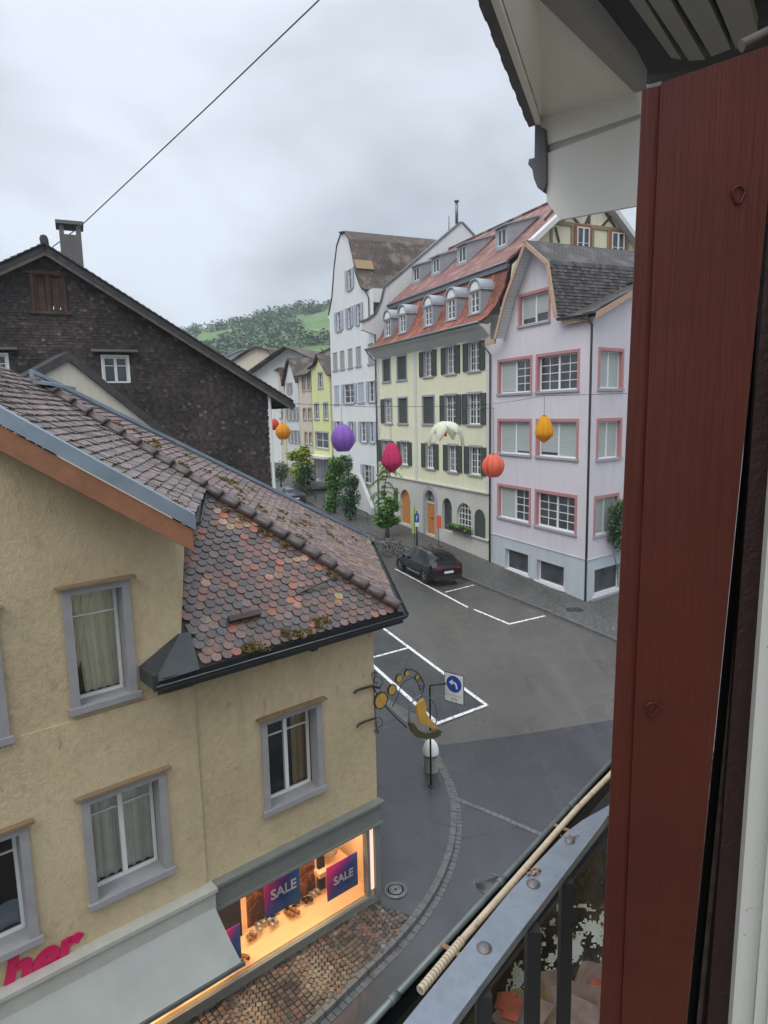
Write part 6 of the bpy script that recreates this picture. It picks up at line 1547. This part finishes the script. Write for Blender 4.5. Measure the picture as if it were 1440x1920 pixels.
plantthing('potted_bush','round green bush at the foot of the climbing hops by the yellow house','bush',b,[((722,960),0,(.7,.6,.6),1.5),((735,975),0,(.7,.5,.45),1.2),((712,975),0,(.55,.5,.45),1.0),((730,940),0,(.45,.4,.4),.7),((740,952),0,(.4,.4,.35),.6),((722,985),0,(.6,.4,.25),.6)],'leaf',.15,dens=240)
t=thing('feathery_plant','tall feathery plant with drooping leaves beneath the magenta lantern','plant',ong((724,1005),.1)); bb=V(t['_w'])
mb=MB(); g=MB(); stem=[bb]+[onY(p,bb.y) for p in [(723,960),(720,920),(726,885),(722,868)]]; g.tube(stem,[.06,.05,.04,.03,.015],6)
random.seed(11)
for k in range(34):
    f=.35+random.random()*.65; i=min(3,int(f*4)); p=stem[i].lerp(stem[i+1],f*4-i); a_=random.uniform(0,6.28); L=random.uniform(.5,1.25); d=V((math.cos(a_),math.sin(a_),.35)); P=[p+d*L*q+V((0,0,-L*.75*q*q)) for q in (0,.3,.6,.85,1)]
    g.tube(P,[.02,.016,.012,.008,.004],4)
    for q in range(10):
        u=(q+.5)/10; pp_=P[min(3,int(u*4))].lerp(P[min(4,int(u*4)+1)],u*4%1); 
        for sg in (-1,1):
            sd_=V((-d.y,d.x,0))*sg; k_=.22*(1-.5*u); mb.face([pp_,pp_+sd_*k_*.5+d*.06,pp_+sd_*k_-V((0,0,.10)),pp_+sd_*k_*.45-d*.04])
mb.build('foliage',M['leaf'],t); g.build('stem',M['bark'],t)
b=ong((565,925),.1); PR_=1.15
plantthing('tree','small yellow green tree in front of the far shops','tree',b,[((566,852),0,(.8,.7,.6),1.2),((551,855),0,(.8,.6,.4),.8),((575,870),0,(.8,.7,.8),1.0),((560,880),0,(.8,.7,.8),1.0),((568,895),0,(.9,.7,.8),1.0),((572,842),0,(.4,.4,.4),.4)],'leafy',.22,dens=170)
b=ong((571,930),.1)
plantthing('bush','mid green bush under the yellow green tree','bush',b,[((572,893),.4,(.8,.6,.9),1.1),((565,912),.3,(.8,.6,.7),1.0),((578,880),.5,(.6,.6,.7),.7)],'leafd',.2,dens=170)
b=ong((527,915),.1)
plantthing('bush','small dark tree beside the far house with awning','tree',b,[((528,880),0,(.7,.6,.7),.9),((524,892),0,(.7,.6,.6),.8)],'leafd',.2,dens=140)
b=onz((682,1000),1.6); b.z=gz(b.x,b.y)+.1
plantthing('flower_planting','low bright green planting beyond the shop house roof edge','plant',ong((678,1030),.0),[((668,1000),0,(.45,.4,.28),.8),((682,1012),0,(.45,.4,.3),.9),((690,1022),0,(.35,.3,.25),.6)],'leaf',.11,dens=200)
b=PR.p(1.9,.1,1.2); b=V((b.x,b.y,gz(b.x,b.y)+.1))
t=thing('climbing_shrub','dark green climbing shrub on the lilac side wall beside the red window frame','shrub',b)
mb=MB()
for s_,z,r_ in ((1.75,4.3,.55),(2.1,3.7,.75),(1.9,3.1,.7),(2.5,3.4,.8),(2.3,2.6,.6),(1.6,3.5,.45),(2.6,4.4,.6)): leaves(mb,PR.p(s_,z,.45),(r_,r_*.6,r_*.85),300,.1)
mb.build('foliage',M['leafd'],t); g=MB(); g.tube([b,PR.p(1.9,1.5,.6),PR.p(2.1,3.4,.4)],[.06,.05,.02],6)
for k in range(5): g.tube([PR.p(1.75,.6+.2*k,.5),PR.p(1.35-.1*k,1.4+.25*k,.7)],.012,4)
g.build('stem',M['bark'],t)
# window box on arched window
a=arches[3]; c=PF.p((a[0]+a[1])/2,a[2],.1); t=thing('window_box','green planter on the sill of the arched white barred window','planter',c)
g=MB(); g.fbox(PF,a[0]-.3,a[1]+.1,a[2]-.02,a[2]+.18,.15,.38); g.build('box',M['dkwood'],t); mb=MB()
for k in range(6): leaves(mb,PF.p(a[0]-.2+(a[1]-a[0]+.2)*k/5,a[2]+.25,.3),(.25,.2,.16),70,.09)
mb.build('foliage',M['leaf'],t)
# ================================================================== STREET FURNITURE BY THE YELLOW HOUSE
def flagb(px0,px1,label,cat,name,mat,w,Y=None):
    b=ong(px0,.1); t=thing(name,label,cat,b); top=onY(px1,b.y); return t,b,top
t,b,top=flagb((778,1030),(776,950),'narrow lime green feather flag beside the blue parking sign','flag','advertising_flag','limeflag',.2)
g=MB(); g.tube([b,V((b.x,b.y,top.z))],.02,6); g.lathe(b,[(.22,0),(.2,.04),(.03,.06)],12); g.build('pole',M['iron'],t)
z0=onY((776,1000),b.y).z; g=MB(); g.box(V((b.x-.16,b.y,z0)),V((.27,0,0)),V((0,.012,0)),V((.02,0,top.z-z0))); g.build('banner',M['limeflag'],t)
b=ong((782,1032),.1); t=thing('street_sign','blue and white sign on a dark post next to the lime flag','sign',b); top=onY((784,958),b.y)
g=MB(); g.tube([b,V((b.x,b.y,top.z))],.05,8); g.lathe(b,[(.3,0),(.28,.06),(.05,.1)],12); g.build('post',M['postblue'],t)
za,zb=onY((784,963),b.y).z,onY((784,979),b.y).z; g=MB(); g.box(V((b.x-.12,b.y-.07,zb)),V((.26,0,0)),V((0,.02,0)),V((0,0,za-zb))); g.build('blue_plate',M['signblue'],t)
zc_=onY((784,987),b.y).z; g=MB(); g.box(V((b.x-.11,b.y-.07,zc_)),V((.24,0,0)),V((0,.02,0)),V((0,0,zb-zc_-.02))); g.build('white_plate',M['signwhite'],t)
g=MB(); g.box(V((b.x-.03,b.y-.073,zb+.1)),V((.03,0,0)),V((0,.002,0)),V((0,0,za-zb-.2))); g.tube([V((b.x,b.y-.073,za-.12)),V((b.x+.07,b.y-.073,za-.13)),V((b.x+.07,b.y-.073,za-.24)),V((b.x,b.y-.073,za-.26))],.012,5); g.build('letter',M['signwhite'],t)
b=ong((823,1026),.1); t=thing('poster_stand','small orange red notice board on a thin stand by the house wall','notice board',b)
za,zb=onY((825,967),b.y).z,onY((825,991),b.y).z
g=MB(); g.box(V((b.x-.14,b.y,zb)),V((.32,.04,0)),V((0,.03,0)),V((0,0,za-zb))); g.build('board',M['redboard'],t)
g=MB(); g.tube([b,V((b.x,b.y+.03,zb))],.025,6); g.box(b+V((-.3,-.2,0)),V((.6,0,0)),V((0,.04,0)),V((0,0,.03))); g.box(b+V((-.3,.16,0)),V((.6,0,0)),V((0,.04,0)),V((0,0,.03))); g.tube([b+V((0,-.2,.02)),b+V((0,.2,.02))],.02,5); g.build('stand',M['iron'],t)
# red tarp / sign on the far pavement and stone benches
b=ong((562,941),.1); t=thing('folded_parasol','flat orange red cover lying on the far pavement','cover',b)
g=MB(); g.prism([b+V((-.6,-.4,.1)),b+V((.35,-.5,.05)),b+V((.6,.2,.3)),b+V((-.1,.5,.45))],V((0,0,.06))); g.build('cover',M['redboard'],t); g=MB(); g.tube([b,b+V((0,0,.5))],.04,6); g.build('foot',M['iron'],t)
b=ong((690,1030),.02)
for k,(p0,p1) in enumerate((((560,925),(690,985)),)):
    a_,b_=ong(p0,.1),ong(p1,.1); t=thing('street_railing','low dark metal railing along the pavement edge up the street','railing',a_); g=MB()
    for h_ in (.45,.9): g.tube([a_+V((0,0,h_)),b_+V((0,0,h_))],.025,6)
    g.build('rail',M['iron'],t); g=MB()
    for i in range(8): q=a_.lerp(b_,i/7); g.tube([q,q+V((0,0,.92))],.025,6)
    g.build('posts',M['iron'],t)
b=ong((590,915),.1); t=thing('stone_trough','grey stone fountain trough in front of the lime yellow house','fountain',b); g=MB(); g.lathe(b,[(1.5,0),(1.6,.2),(1.7,.75),(1.5,.78),(1.45,.55),(.05,.5)],12); g.build('basin',M['stone'],t); g=MB(); g.tube([b+V((0,0,.5)),b+V((0,0,1.7))],[.2,.14],8); g.build('pillar',M['stone'],t)
# ================================================================== HILL
mb=MB(); nx,ny=70,26; D0=230; 
sil=[(250,640),(330,622),(380,612),(430,604),(470,590),(520,579),(560,571),(600,566),(640,560),(720,552),(800,560),(900,575),(1100,600)]
def silv(u):
    for i in range(len(sil)-1):
        if sil[i][0]<=u<=sil[i+1][0]: f=(u-sil[i][0])/(sil[i+1][0]-sil[i][0]); return sil[i][1]+(sil[i+1][1]-sil[i][1])*f
    return sil[0][1] if u<sil[0][0] else sil[-1][1]
def hillp(i,j):
    u=250+i/nx*850; top=onY((u,silv(u)+7),430); f=j/ny; Yd=150+280*f
    x=onY((u,770),Yd).x; z0=8; z=z0+(top.z-z0)*(f**1.15)+noise.noise(V((x*.02,Yd*.02,0)))*5*f*(1-f)*2
    return V((x,Yd,z))
for i in range(nx):
    for j in range(ny): mb.smooth=True; mb.face([hillp(i,j),hillp(i+1,j),hillp(i+1,j+1),hillp(i,j+1)])
for i in range(nx): a_,b_=hillp(i,ny),hillp(i+1,ny); mb.face([a_,b_,b_+V((0,60,-40)),a_+V((0,60,-40))])
DM=1; DS=1
tag(mb.build('hill',M['meadow']),kind='structure')
mb=MB(); random.seed(5)
for k in range(1900):
    u=random.uniform(300,760)/850-250/850; i=u*nx; j=random.random()*ny; 
    p=hillp(i,j); 
    if noise.noise(V((p.x*.025,p.y*.018,3)))<-.05+(.25 if j<3 else 0)-(.35 if j>ny*.9 else 0): continue
    r=random.uniform(2.0,4.2); leaves(mb,p+V((0,0,r*.5)),(r,r,r*.9),34,r*.34)
tag(mb.build('wood',M['farleaf']),kind='stuff')
random.seed(9)
for k in range(7):
    u=random.uniform(360,600); i=(u-250)/850*nx; p=hillp(i,random.uniform(4,12)); t=thing('hillside_house',['small pale house low on the wooded hill','tiny white farmhouse among the hill trees','pale gabled house on the hillside meadow','distant house at the foot of the hill','small beige chalet on the hill slope','far off roofed house under the hilltop','little pale house near the hill road'][k],'house',p,'far houses on the hill')
    g=MB(); g.box(p-V((3,3,2)),V((7,0,0)),V((0,6,0)),V((0,0,6))); g.build('wall',M['offwhite'],t); g=MB(); g.prism([p+V((-3.6,-3.5,4)),p+V((4.6,-3.5,4)),p+V((.5,-3.5,7))],V((0,7,0))); g.build('roof',M['brown_tile'],t)
# ================================================================== OWN HOUSE: WINDOW FRAME, RAIL, EAVES
D3=hd(1768,757); N3=V((-D3.y,D3.x,0))     # own facade direction, outward normal towards the street
def yp(px,Y): return onY(px,Y)
win=thing('window_frame','old red painted timber window frame with white inner trim at the right edge','window frame',onY((1200,1500),.62))
# red casing: outer groove strip and broad face, both as solids
YA=.60
def bar(name,mat,l0,l1,r1,r0,Yn,Yf,par=win,dz=None):
    """l0 left-top px, l1 left-bottom, r1 right-bottom, r0 right-top at depth Yn, extruded away"""
    P=[onY(l0,Yn),onY(l1,Yn),onY(r1,Yn),onY(r0,Yn)]; mb=MB(); mb.prism(P,V((0.02,Yf-Yn,0))); o=mb.build(name,M[mat],par)
    md=o.modifiers.new('b','BEVEL'); md.width=.0025; md.segments=3; md.limit_method='ANGLE'; return o
bar('outer_strip','redpaint',(1204,168),(1118,2060),(1158,2060),(1238,160),.604,.66)
bar('casing_board','redpaint',(1239,155),(1159,2060),(1272,2060),(1470,75),.600,.66)
bar('gasket','rubber',(1470,75),(1274,2060),(1345,2060),(1520,-60),.625,.66)
bar('gasket_bead','rubberl',(1474,200),(1292,2060),(1301,2060),(1482,200),.615,.63)
bar('inner_casing','darkred',(1478,-60),(1315,2060),(1372,2060),(1520,-60),.60,.65)
bar('white_trim','wtrim',(1495,250),(1362,2060),(1400,2060),(1540,250),.585,.65)
bar('white_bead','wtrim',(1545,250),(1402,2060),(1425,2060),(1560,250),.57,.6)
bar('white_board','wtrim',(1562,250),(1428,2060),(1600,2060),(1700,250),.56,.6)
# knot and paint blisters
mb=MB()
for px in ((1222,1330),(1385,365)):
    c=onY(px,.5985)
    mb.tube([c+V((math.cos(a_)*.005*(1+.3*math.sin(3*a_)),-.0003,math.sin(a_)*.007)) for a_ in [k*.52 for k in range(13)]],.0009,5,False)
mb.build('paint_knot',M['redpaint'],win)
# balustrade
zr=8.38
rail=thing('balustrade','weathered grey steel rail with rusty bolts and black bars below the window','railing',onz((950,1800),zr))
Q=[onz(p,zr) for p in [(610,2100),(755,1920),(960,1667),(1062,1560),(1092,1538),(1138,1512),(1168,1500),(1168,1512),(1139,1530),(1127,1548),(960,1768),(847,1920),(713,2100)]]
mb=MB(); mb.prism(Q,V((0,0,-.012))); o=mb.build('flat_bar',M['railsteel'],rail); md=o.modifiers.new('b','BEVEL'); md.width=.003; md.segments=2; md.limit_method='ANGLE'
for (px,r) in (((1068,1577),.0062),((1000,1658),.0075),((908,1778),.0075)):
    c=onz(px,zr); g=MB(); g.lathe(c,[(r*1.2,.0),(r*1.2,.0012),(r,.0015),(r*.95,.0032),(r*.4,.0042),(.0005,.0043)],18); g.build('bolt',M['boltm'],rail)
mb=MB()
c=onz((1003,1636),zr)
for k in range(26):
    p=c+V((random.gauss(0,.005),random.gauss(0,.004),.002)); u=V((random.uniform(-1,1),random.uniform(-1,1),.2))*.0028; v_=V((-u.y,u.x,.002)); mb.face([p-u,p-v_,p+u,p+v_])
c=onz((1068,1570),zr)
for k in range(12):
    p=c+V((random.gauss(0,.005),random.gauss(0,.004),.002)); u=V((random.uniform(-1,1),random.uniform(-1,1),.2))*.0022; v_=V((-u.y,u.x,.002)); mb.face([p-u,p-v_,p+u,p+v_])
mb.build('rust_flakes',M['rustflake'],rail)
for (px,w_) in (((1066,1640),.016),((1003,1730),.017),((909,1850),.017)):
    p=onz(px,zr); g=MB(); p=p+V((0.0,0.01,0)); g.box(p+V((-w_/2,-w_/2,-.9)),V((w_,0,0)),V((0,w_,0)),V((0,0,.885))); g.build('bar',M['iron'],rail)
# eaves gutter of the lower roof beyond the rail
zq=8.05
gut=thing('eaves_gutter','long green grey roof gutter with black inside running below the rail','gutter',onz((900,1690),zq))
Gl=[onz((1190,1380),zq),onz((640,1978),zq)]; Gr=[onz((1190,1420),zq),onz((720,2010),zq)]
dv_=(Gl[1]-Gl[0]).normalized(); ov_=V((dv_.y,-dv_.x,0)); 
if ov_.dot(N3)<0: ov_=-ov_
rr_=.055; a_=Gl[0]-ov_*rr_; b_=Gl[1]-ov_*rr_
mb=MB(); n=10
for k in range(n):
    f=lambda q: (math.cos(math.pi*q/n)*rr_,-math.sin(math.pi*q/n)*rr_); p0,p1=f(k),f(k+1)
    mb.face([a_+ov_*p0[0]+V((0,0,p0[1])),b_+ov_*p0[0]+V((0,0,p0[1])),b_+ov_*p1[0]+V((0,0,p1[1])),a_+ov_*p1[0]+V((0,0,p1[1]))])
mb.build('trough',M['black'],gut)
mb=MB(); mb.tube([a_+ov_*rr_,b_+ov_*rr_],.0065,8)
for f_ in (.35,.62,.9): q=(a_+ov_*rr_).lerp(b_+ov_*rr_,f_); mb.tube([q-dv_*.01,q+dv_*.01],.0082,8)
mb.build('rolled_lip',M['greenzinc'],gut)
mb=MB()
for px in ((1050,1553),(838,1780)):
    q=onz(px,zq+.03); mb.box(q-dv_*.006-ov_*.03,ov_*.045,dv_*.008,V((0,0,.003)))
mb.build('strap',M['rustm'],gut)
zc_=8.15
pip=thing('old_cable_pipe','old cream flexible conduit lying along the gutter','conduit',onz((960,1650),zc_))
P=[onz(p,zc_) for p in [(1200,1388),(1142,1455),(1085,1513),(1045,1558),(960,1656),(870,1758),(788,1857)]]
mb=MB(); mb.tube(P,[.0058]*6+[.0064],10); mb.build('tube',M['conduit'],pip)
mb=MB(); q=P[-1]; dd=(P[-1]-P[-2]).normalized()
L=(P[-1]-P[-2]).length
for k in range(16): p=P[-1]-dd*(k*L/17); mb.tube([p,p-dd*.008],.0069,10)
mb.build('ribbed_end',M['conduit'],pip)
# littered lower roof between the rail and the facade
zl_=7.55
lr=thing('littered_roof','weathered lower roof with peeling white paint, moss and broken tiles under the window','roof',onz((1050,1850),zl_))
Qp=[onz(p,z) for p,z in [((1210,1400),zq-.1),((690,2060),zq-.1),((1500,2700),7.2),((1800,1500),7.2)]]
nL=(Qp[1]-Qp[0]).cross(Qp[2]-Qp[0]).normalized(); nL=nL if nL.z>0 else -nL
q0=Qp[0]; 
mb=MB()
def rp(px): return onplane(px,q0,nL)
NX=26;P4=[rp((1185,1380)),rp((640,2050)),rp((1200,2300)),rp((1420,1450))]
for i in range(NX):
    for j in range(NX):
        def g_(i,j):
            a=P4[0].lerp(P4[1],i/NX); b=P4[3].lerp(P4[2],i/NX); q=a.lerp(b,j/NX); return q+nL*(noise.noise(q*9)*.02)
        mb.smooth=True; mb.face([g_(i,j),g_(i+1,j),g_(i+1,j+1),g_(i,j+1)])
mb.build('deck',M['litter'],lr)
random.seed(21)
mb=MB()
for iu in range(75):
    for iv in range(50):
        u_=925+iu*2.6; v_=1700+iv*3.4; vv=v_+(u_-1030)*.75
        den=math.exp(-((vv-1790)/42)**2)*.55-.12
        if noise.noise(V((u_*.045,v_*.045,1)))+noise.noise(V((u_*.16,v_*.16,5)))*.6+den<.33: continue
        j=lambda: random.uniform(-.5,.5)
        q=[rp((u_+a+j(),v_+b+j()))+nL*.034 for a,b in ((0,0),(2.7,0),(2.7,3.5),(0,3.5))]; q.sort(key=lambda p:0); mb.face(q)
mb.build('paint_flakes',M['flake'],lr)
mb=MB()
for px,s_,a_ in (((1110,1818),.05,.4),((1118,1850),.09,.9),((985,1885),.09,-.2),((930,1905),.06,.5),((1080,1885),.12,.2),((1040,1910),.1,.1),((1000,1925),.1,.5)):
    p=rp(px)+nL*.055; u=(DA*math.cos(a_)+NA*math.sin(a_)); v_=u.cross(nL).normalized(); mb.prism([p+u*s_,p+v_*s_*.7,p-u*s_*.9,p-v_*s_*.6],nL*.012+u*.004)
mb.build('broken_tiles',M['brtile'],lr)
mb=MB()
for px,s_ in (((1068,1870),.05),((890,1885),.03),((900,1900),.035),((1110,1880),.03)):
    p=rp(px)+nL*.07; u=DA; v_=u.cross(nL).normalized(); mb.prism([p+u*s_,p+v_*s_*.6,p-u*s_*.7,p-v_*s_*.5],nL*.01)
mb.build('red_fragments',M['brred'],lr)
mb=MB()
for k in range(34):
    p=rp((random.gauss(1110,50),min(1900,1620+abs(random.gauss(0,130)))))
    for q in range(14):
        w_=p+V((random.gauss(0,.014),random.gauss(0,.014),0)); w_=w_+nL*random.uniform(.02,.03); u=V((random.uniform(-1,1),random.uniform(-1,1),random.uniform(0,1))).normalized(); v_=u.cross(nL); s_=.005; mb.face([w_-u*s_,w_-v_*s_,w_+u*s_,w_+v_*s_])
mb.build('moss',M['moss'],lr)
mb=MB(); mb.tube([rp((1085,1612))+nL*.1,rp((1105,1632))+nL*.09,rp((1128,1640))+nL*.1],[.02,.018,.014],8); mb.tube([rp((1128,1640))+nL*.1,rp((1165,1628))+nL*.12],.012,8); mb.build('bent_pipe',M['metal'],lr)
c=rp((1128,1745))+nL*.12; mb=MB(); mb.lathe(c-nL*.02,[(.030,0),(.031,.008),(.02,.014),(.002,.016)],20,nL); mb.build('round_vent_cap',M['flake'],lr)
# eaves overhead
ev=thing('overhanging_eaves','cream boarded eaves with dark tiled edge above the window at top right','eaves',onz((1015,222),11.0))
B0=onz((1190,172),11.0); B1=onz((1012,0),11.0); dB=(B1-B0).normalized(); B2=B0+dB*4.5
A0=onz((1015,222),11.0); A1=onY((943,0),3.3); A2=A0+(A1-A0)*2.2
mb=MB(); mb.face([A0,B0,B1,A1]); mb.face([A1,B1,B2,A2])
mb.face([A0+V((0,0,.03)),B0+V((0,0,.03)),B1+V((0,0,.03)),A1+V((0,0,.03))]); mb.build('soffit',M['soffit'],ev)
# fascia below the soffit front: band, groove coloured as shadow, box panel
def vp(px,d=0): return onplane(px,A0+V((0,0,0))+pn*d,pn)
pn=(B0-A0).cross(V((0,0,1))).normalized()
if pn.dot(CAM-A0)<0: pn=-pn
back=-pn
mb=MB(); mb.prism([vp((1012,216)),vp((1240,152)),vp((1240,200)),vp((1018,274))],back*.08); mb.build('upper_band',M['soffit'],ev)
mb=MB(); mb.prism([vp((1018,274),-.03),vp((1240,200),-.03),vp((1240,222),-.03),vp((1024,288),-.03)],back*.2); mb.build('groove',M['soffit_shade'],ev)
mb=MB(); mb.prism([vp((1026,287),.02),vp((1240,208),.02),vp((1240,377),.02),vp((1050,412),.02),vp((1025,378),.02)],back*.03); mb.build('box_panel',M['soffit'],ev)
# tiled rake edge with roll end
mb=MB(); ed=A1-A0; nn_=ed.cross(B0-A0).normalized(); nn_=nn_ if nn_.z>0 else -nn_
ou=(A0-B0).normalized(); 
L=(A2-A0).length; n=int(L/.16); et=ed.normalized()
for k in range(n):
    p=A0+et*(k*.16)-et*.05; mb.box(p+ou*.0-nn_*.02,et*.17,ou*(.10+.005*(k%2)),nn_*(.06+.005*(k%2)))
mb.build('tile_edge',M['slateedge'],ev)
mb=MB(); mb.box(A0-nn_*.05-et*.02,et*L,ou*.035,nn_*.05); mb.build('edge_board',M['soffit'],ev)
mb=MB(); c=vp((1012,318),.06); P=[(1003,235),(1020,240),(1024,290),(1024,345),(1018,360),(1008,352),(1001,335),(998,318),(990,308),(992,298),(1002,296)]
mb.prism([vp(p,.05) for p in P],back*.25); mb.build('gutter_end',M['slateedge'],ev)
# heavy beam, dark recess and slatted shutter underside
def ov(px,Y): return onY(px,Y)
mb=MB(); mb.prism([onz((1012,0),10.95),onz((1190,174),10.95),onz((1212,168),10.95),onz((1070,0),10.95)],V((0,0,.25))); q=[onz((1012,0),10.95),onz((1070,0),10.95)]
mb.prism([q[0],q[1],q[1]+dB*2.,q[0]+dB*2.],V((0,0,.25))); mb.build('beam',M['beamg'],ev)
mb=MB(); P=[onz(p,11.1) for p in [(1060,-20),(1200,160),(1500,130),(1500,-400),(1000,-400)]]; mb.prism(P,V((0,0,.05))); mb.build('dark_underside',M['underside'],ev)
zs_=9.55
slat=thing('slatted_shutter','grey white slatted board strips under the window head','shutter',onz((1250,60),zs_))
edges=[((1165,-20),(1196,-20),(1277,112),(1258,108)),((1202,-20),(1245,-20),(1322,112),(1292,114)),((1258,-20),(1318,-20),(1370,92),(1334,106)),((1334,-20),(1400,-20),(1420,60),(1380,92))]
for e_ in edges:
    mb=MB(); mb.prism([onz(p,zs_) for p in e_],V((0,0,.02))); o=mb.build('slat',M['slat'],slat)
mb=MB(); mb.prism([onz(p,zs_+.03) for p in [(1130,-30),(1218,140),(1600,110),(1900,-900),(1050,-900)]],V((0,0,.02))); mb.build('backing_shade_board',M['underside'],slat)  # dark board behind the slats, extended overhead out of view to shade the post
mb=MB(); P=[onY(p,.66) for p in [(1390,86),(1440,62),(1520,30)]]; mb.tube(P,.0055,8); tag(mb.build('roller_rod',M['rodm'],None,P[0]),'short pale rod crossing the top of the red window frame','rod')
# head of the window frame: dark red lintel above
mb=MB(); mb.prism([onY(p,.60) for p in [(1215,168),(1290,122),(1378,108),(1440,88),(1560,60),(1560,200),(1215,200)]],V((0,.08,0))) if False else None
# own house wall under and beside the window, so other views see a building
ow=thing('own_house_wall','ochre wall of the house the view is taken from, right of the red frame','wall',V((1.6,1.0,0)))
g=MB(); o_=onY((1500,1500),.75); g.box(V((o_.x+.02,.2,-1)),D3*6,-N3*.3 if False else V((.5,-.4,0)),V((0,0,11))); g.build('wall',M['cream'],ow)
# ================================================================== HAZE
hm=bpy.data.materials.new('pale_air'); hm.use_nodes=True; ht=hm.node_tree; ht.nodes.clear()
pv=ht.nodes.new('ShaderNodeVolumePrincipled'); pv.inputs['Color'].default_value=(.86,.91,.97,1); pv.inputs['Density'].default_value=.0006; pv.inputs['Anisotropy'].default_value=.2
oo=ht.nodes.new('ShaderNodeOutputMaterial'); ht.links.new(pv.outputs[0],oo.inputs['Volume'])
hz=MB(); hz.box(V((-1500,-1500,-5)),V((3000,0,0)),V((0,3000,0)),V((0,0,125)))
tag(hz.build('haze',hm),kind='stuff')
for o in list(bpy.data.objects):
    if '_w' in o: del o['_w']
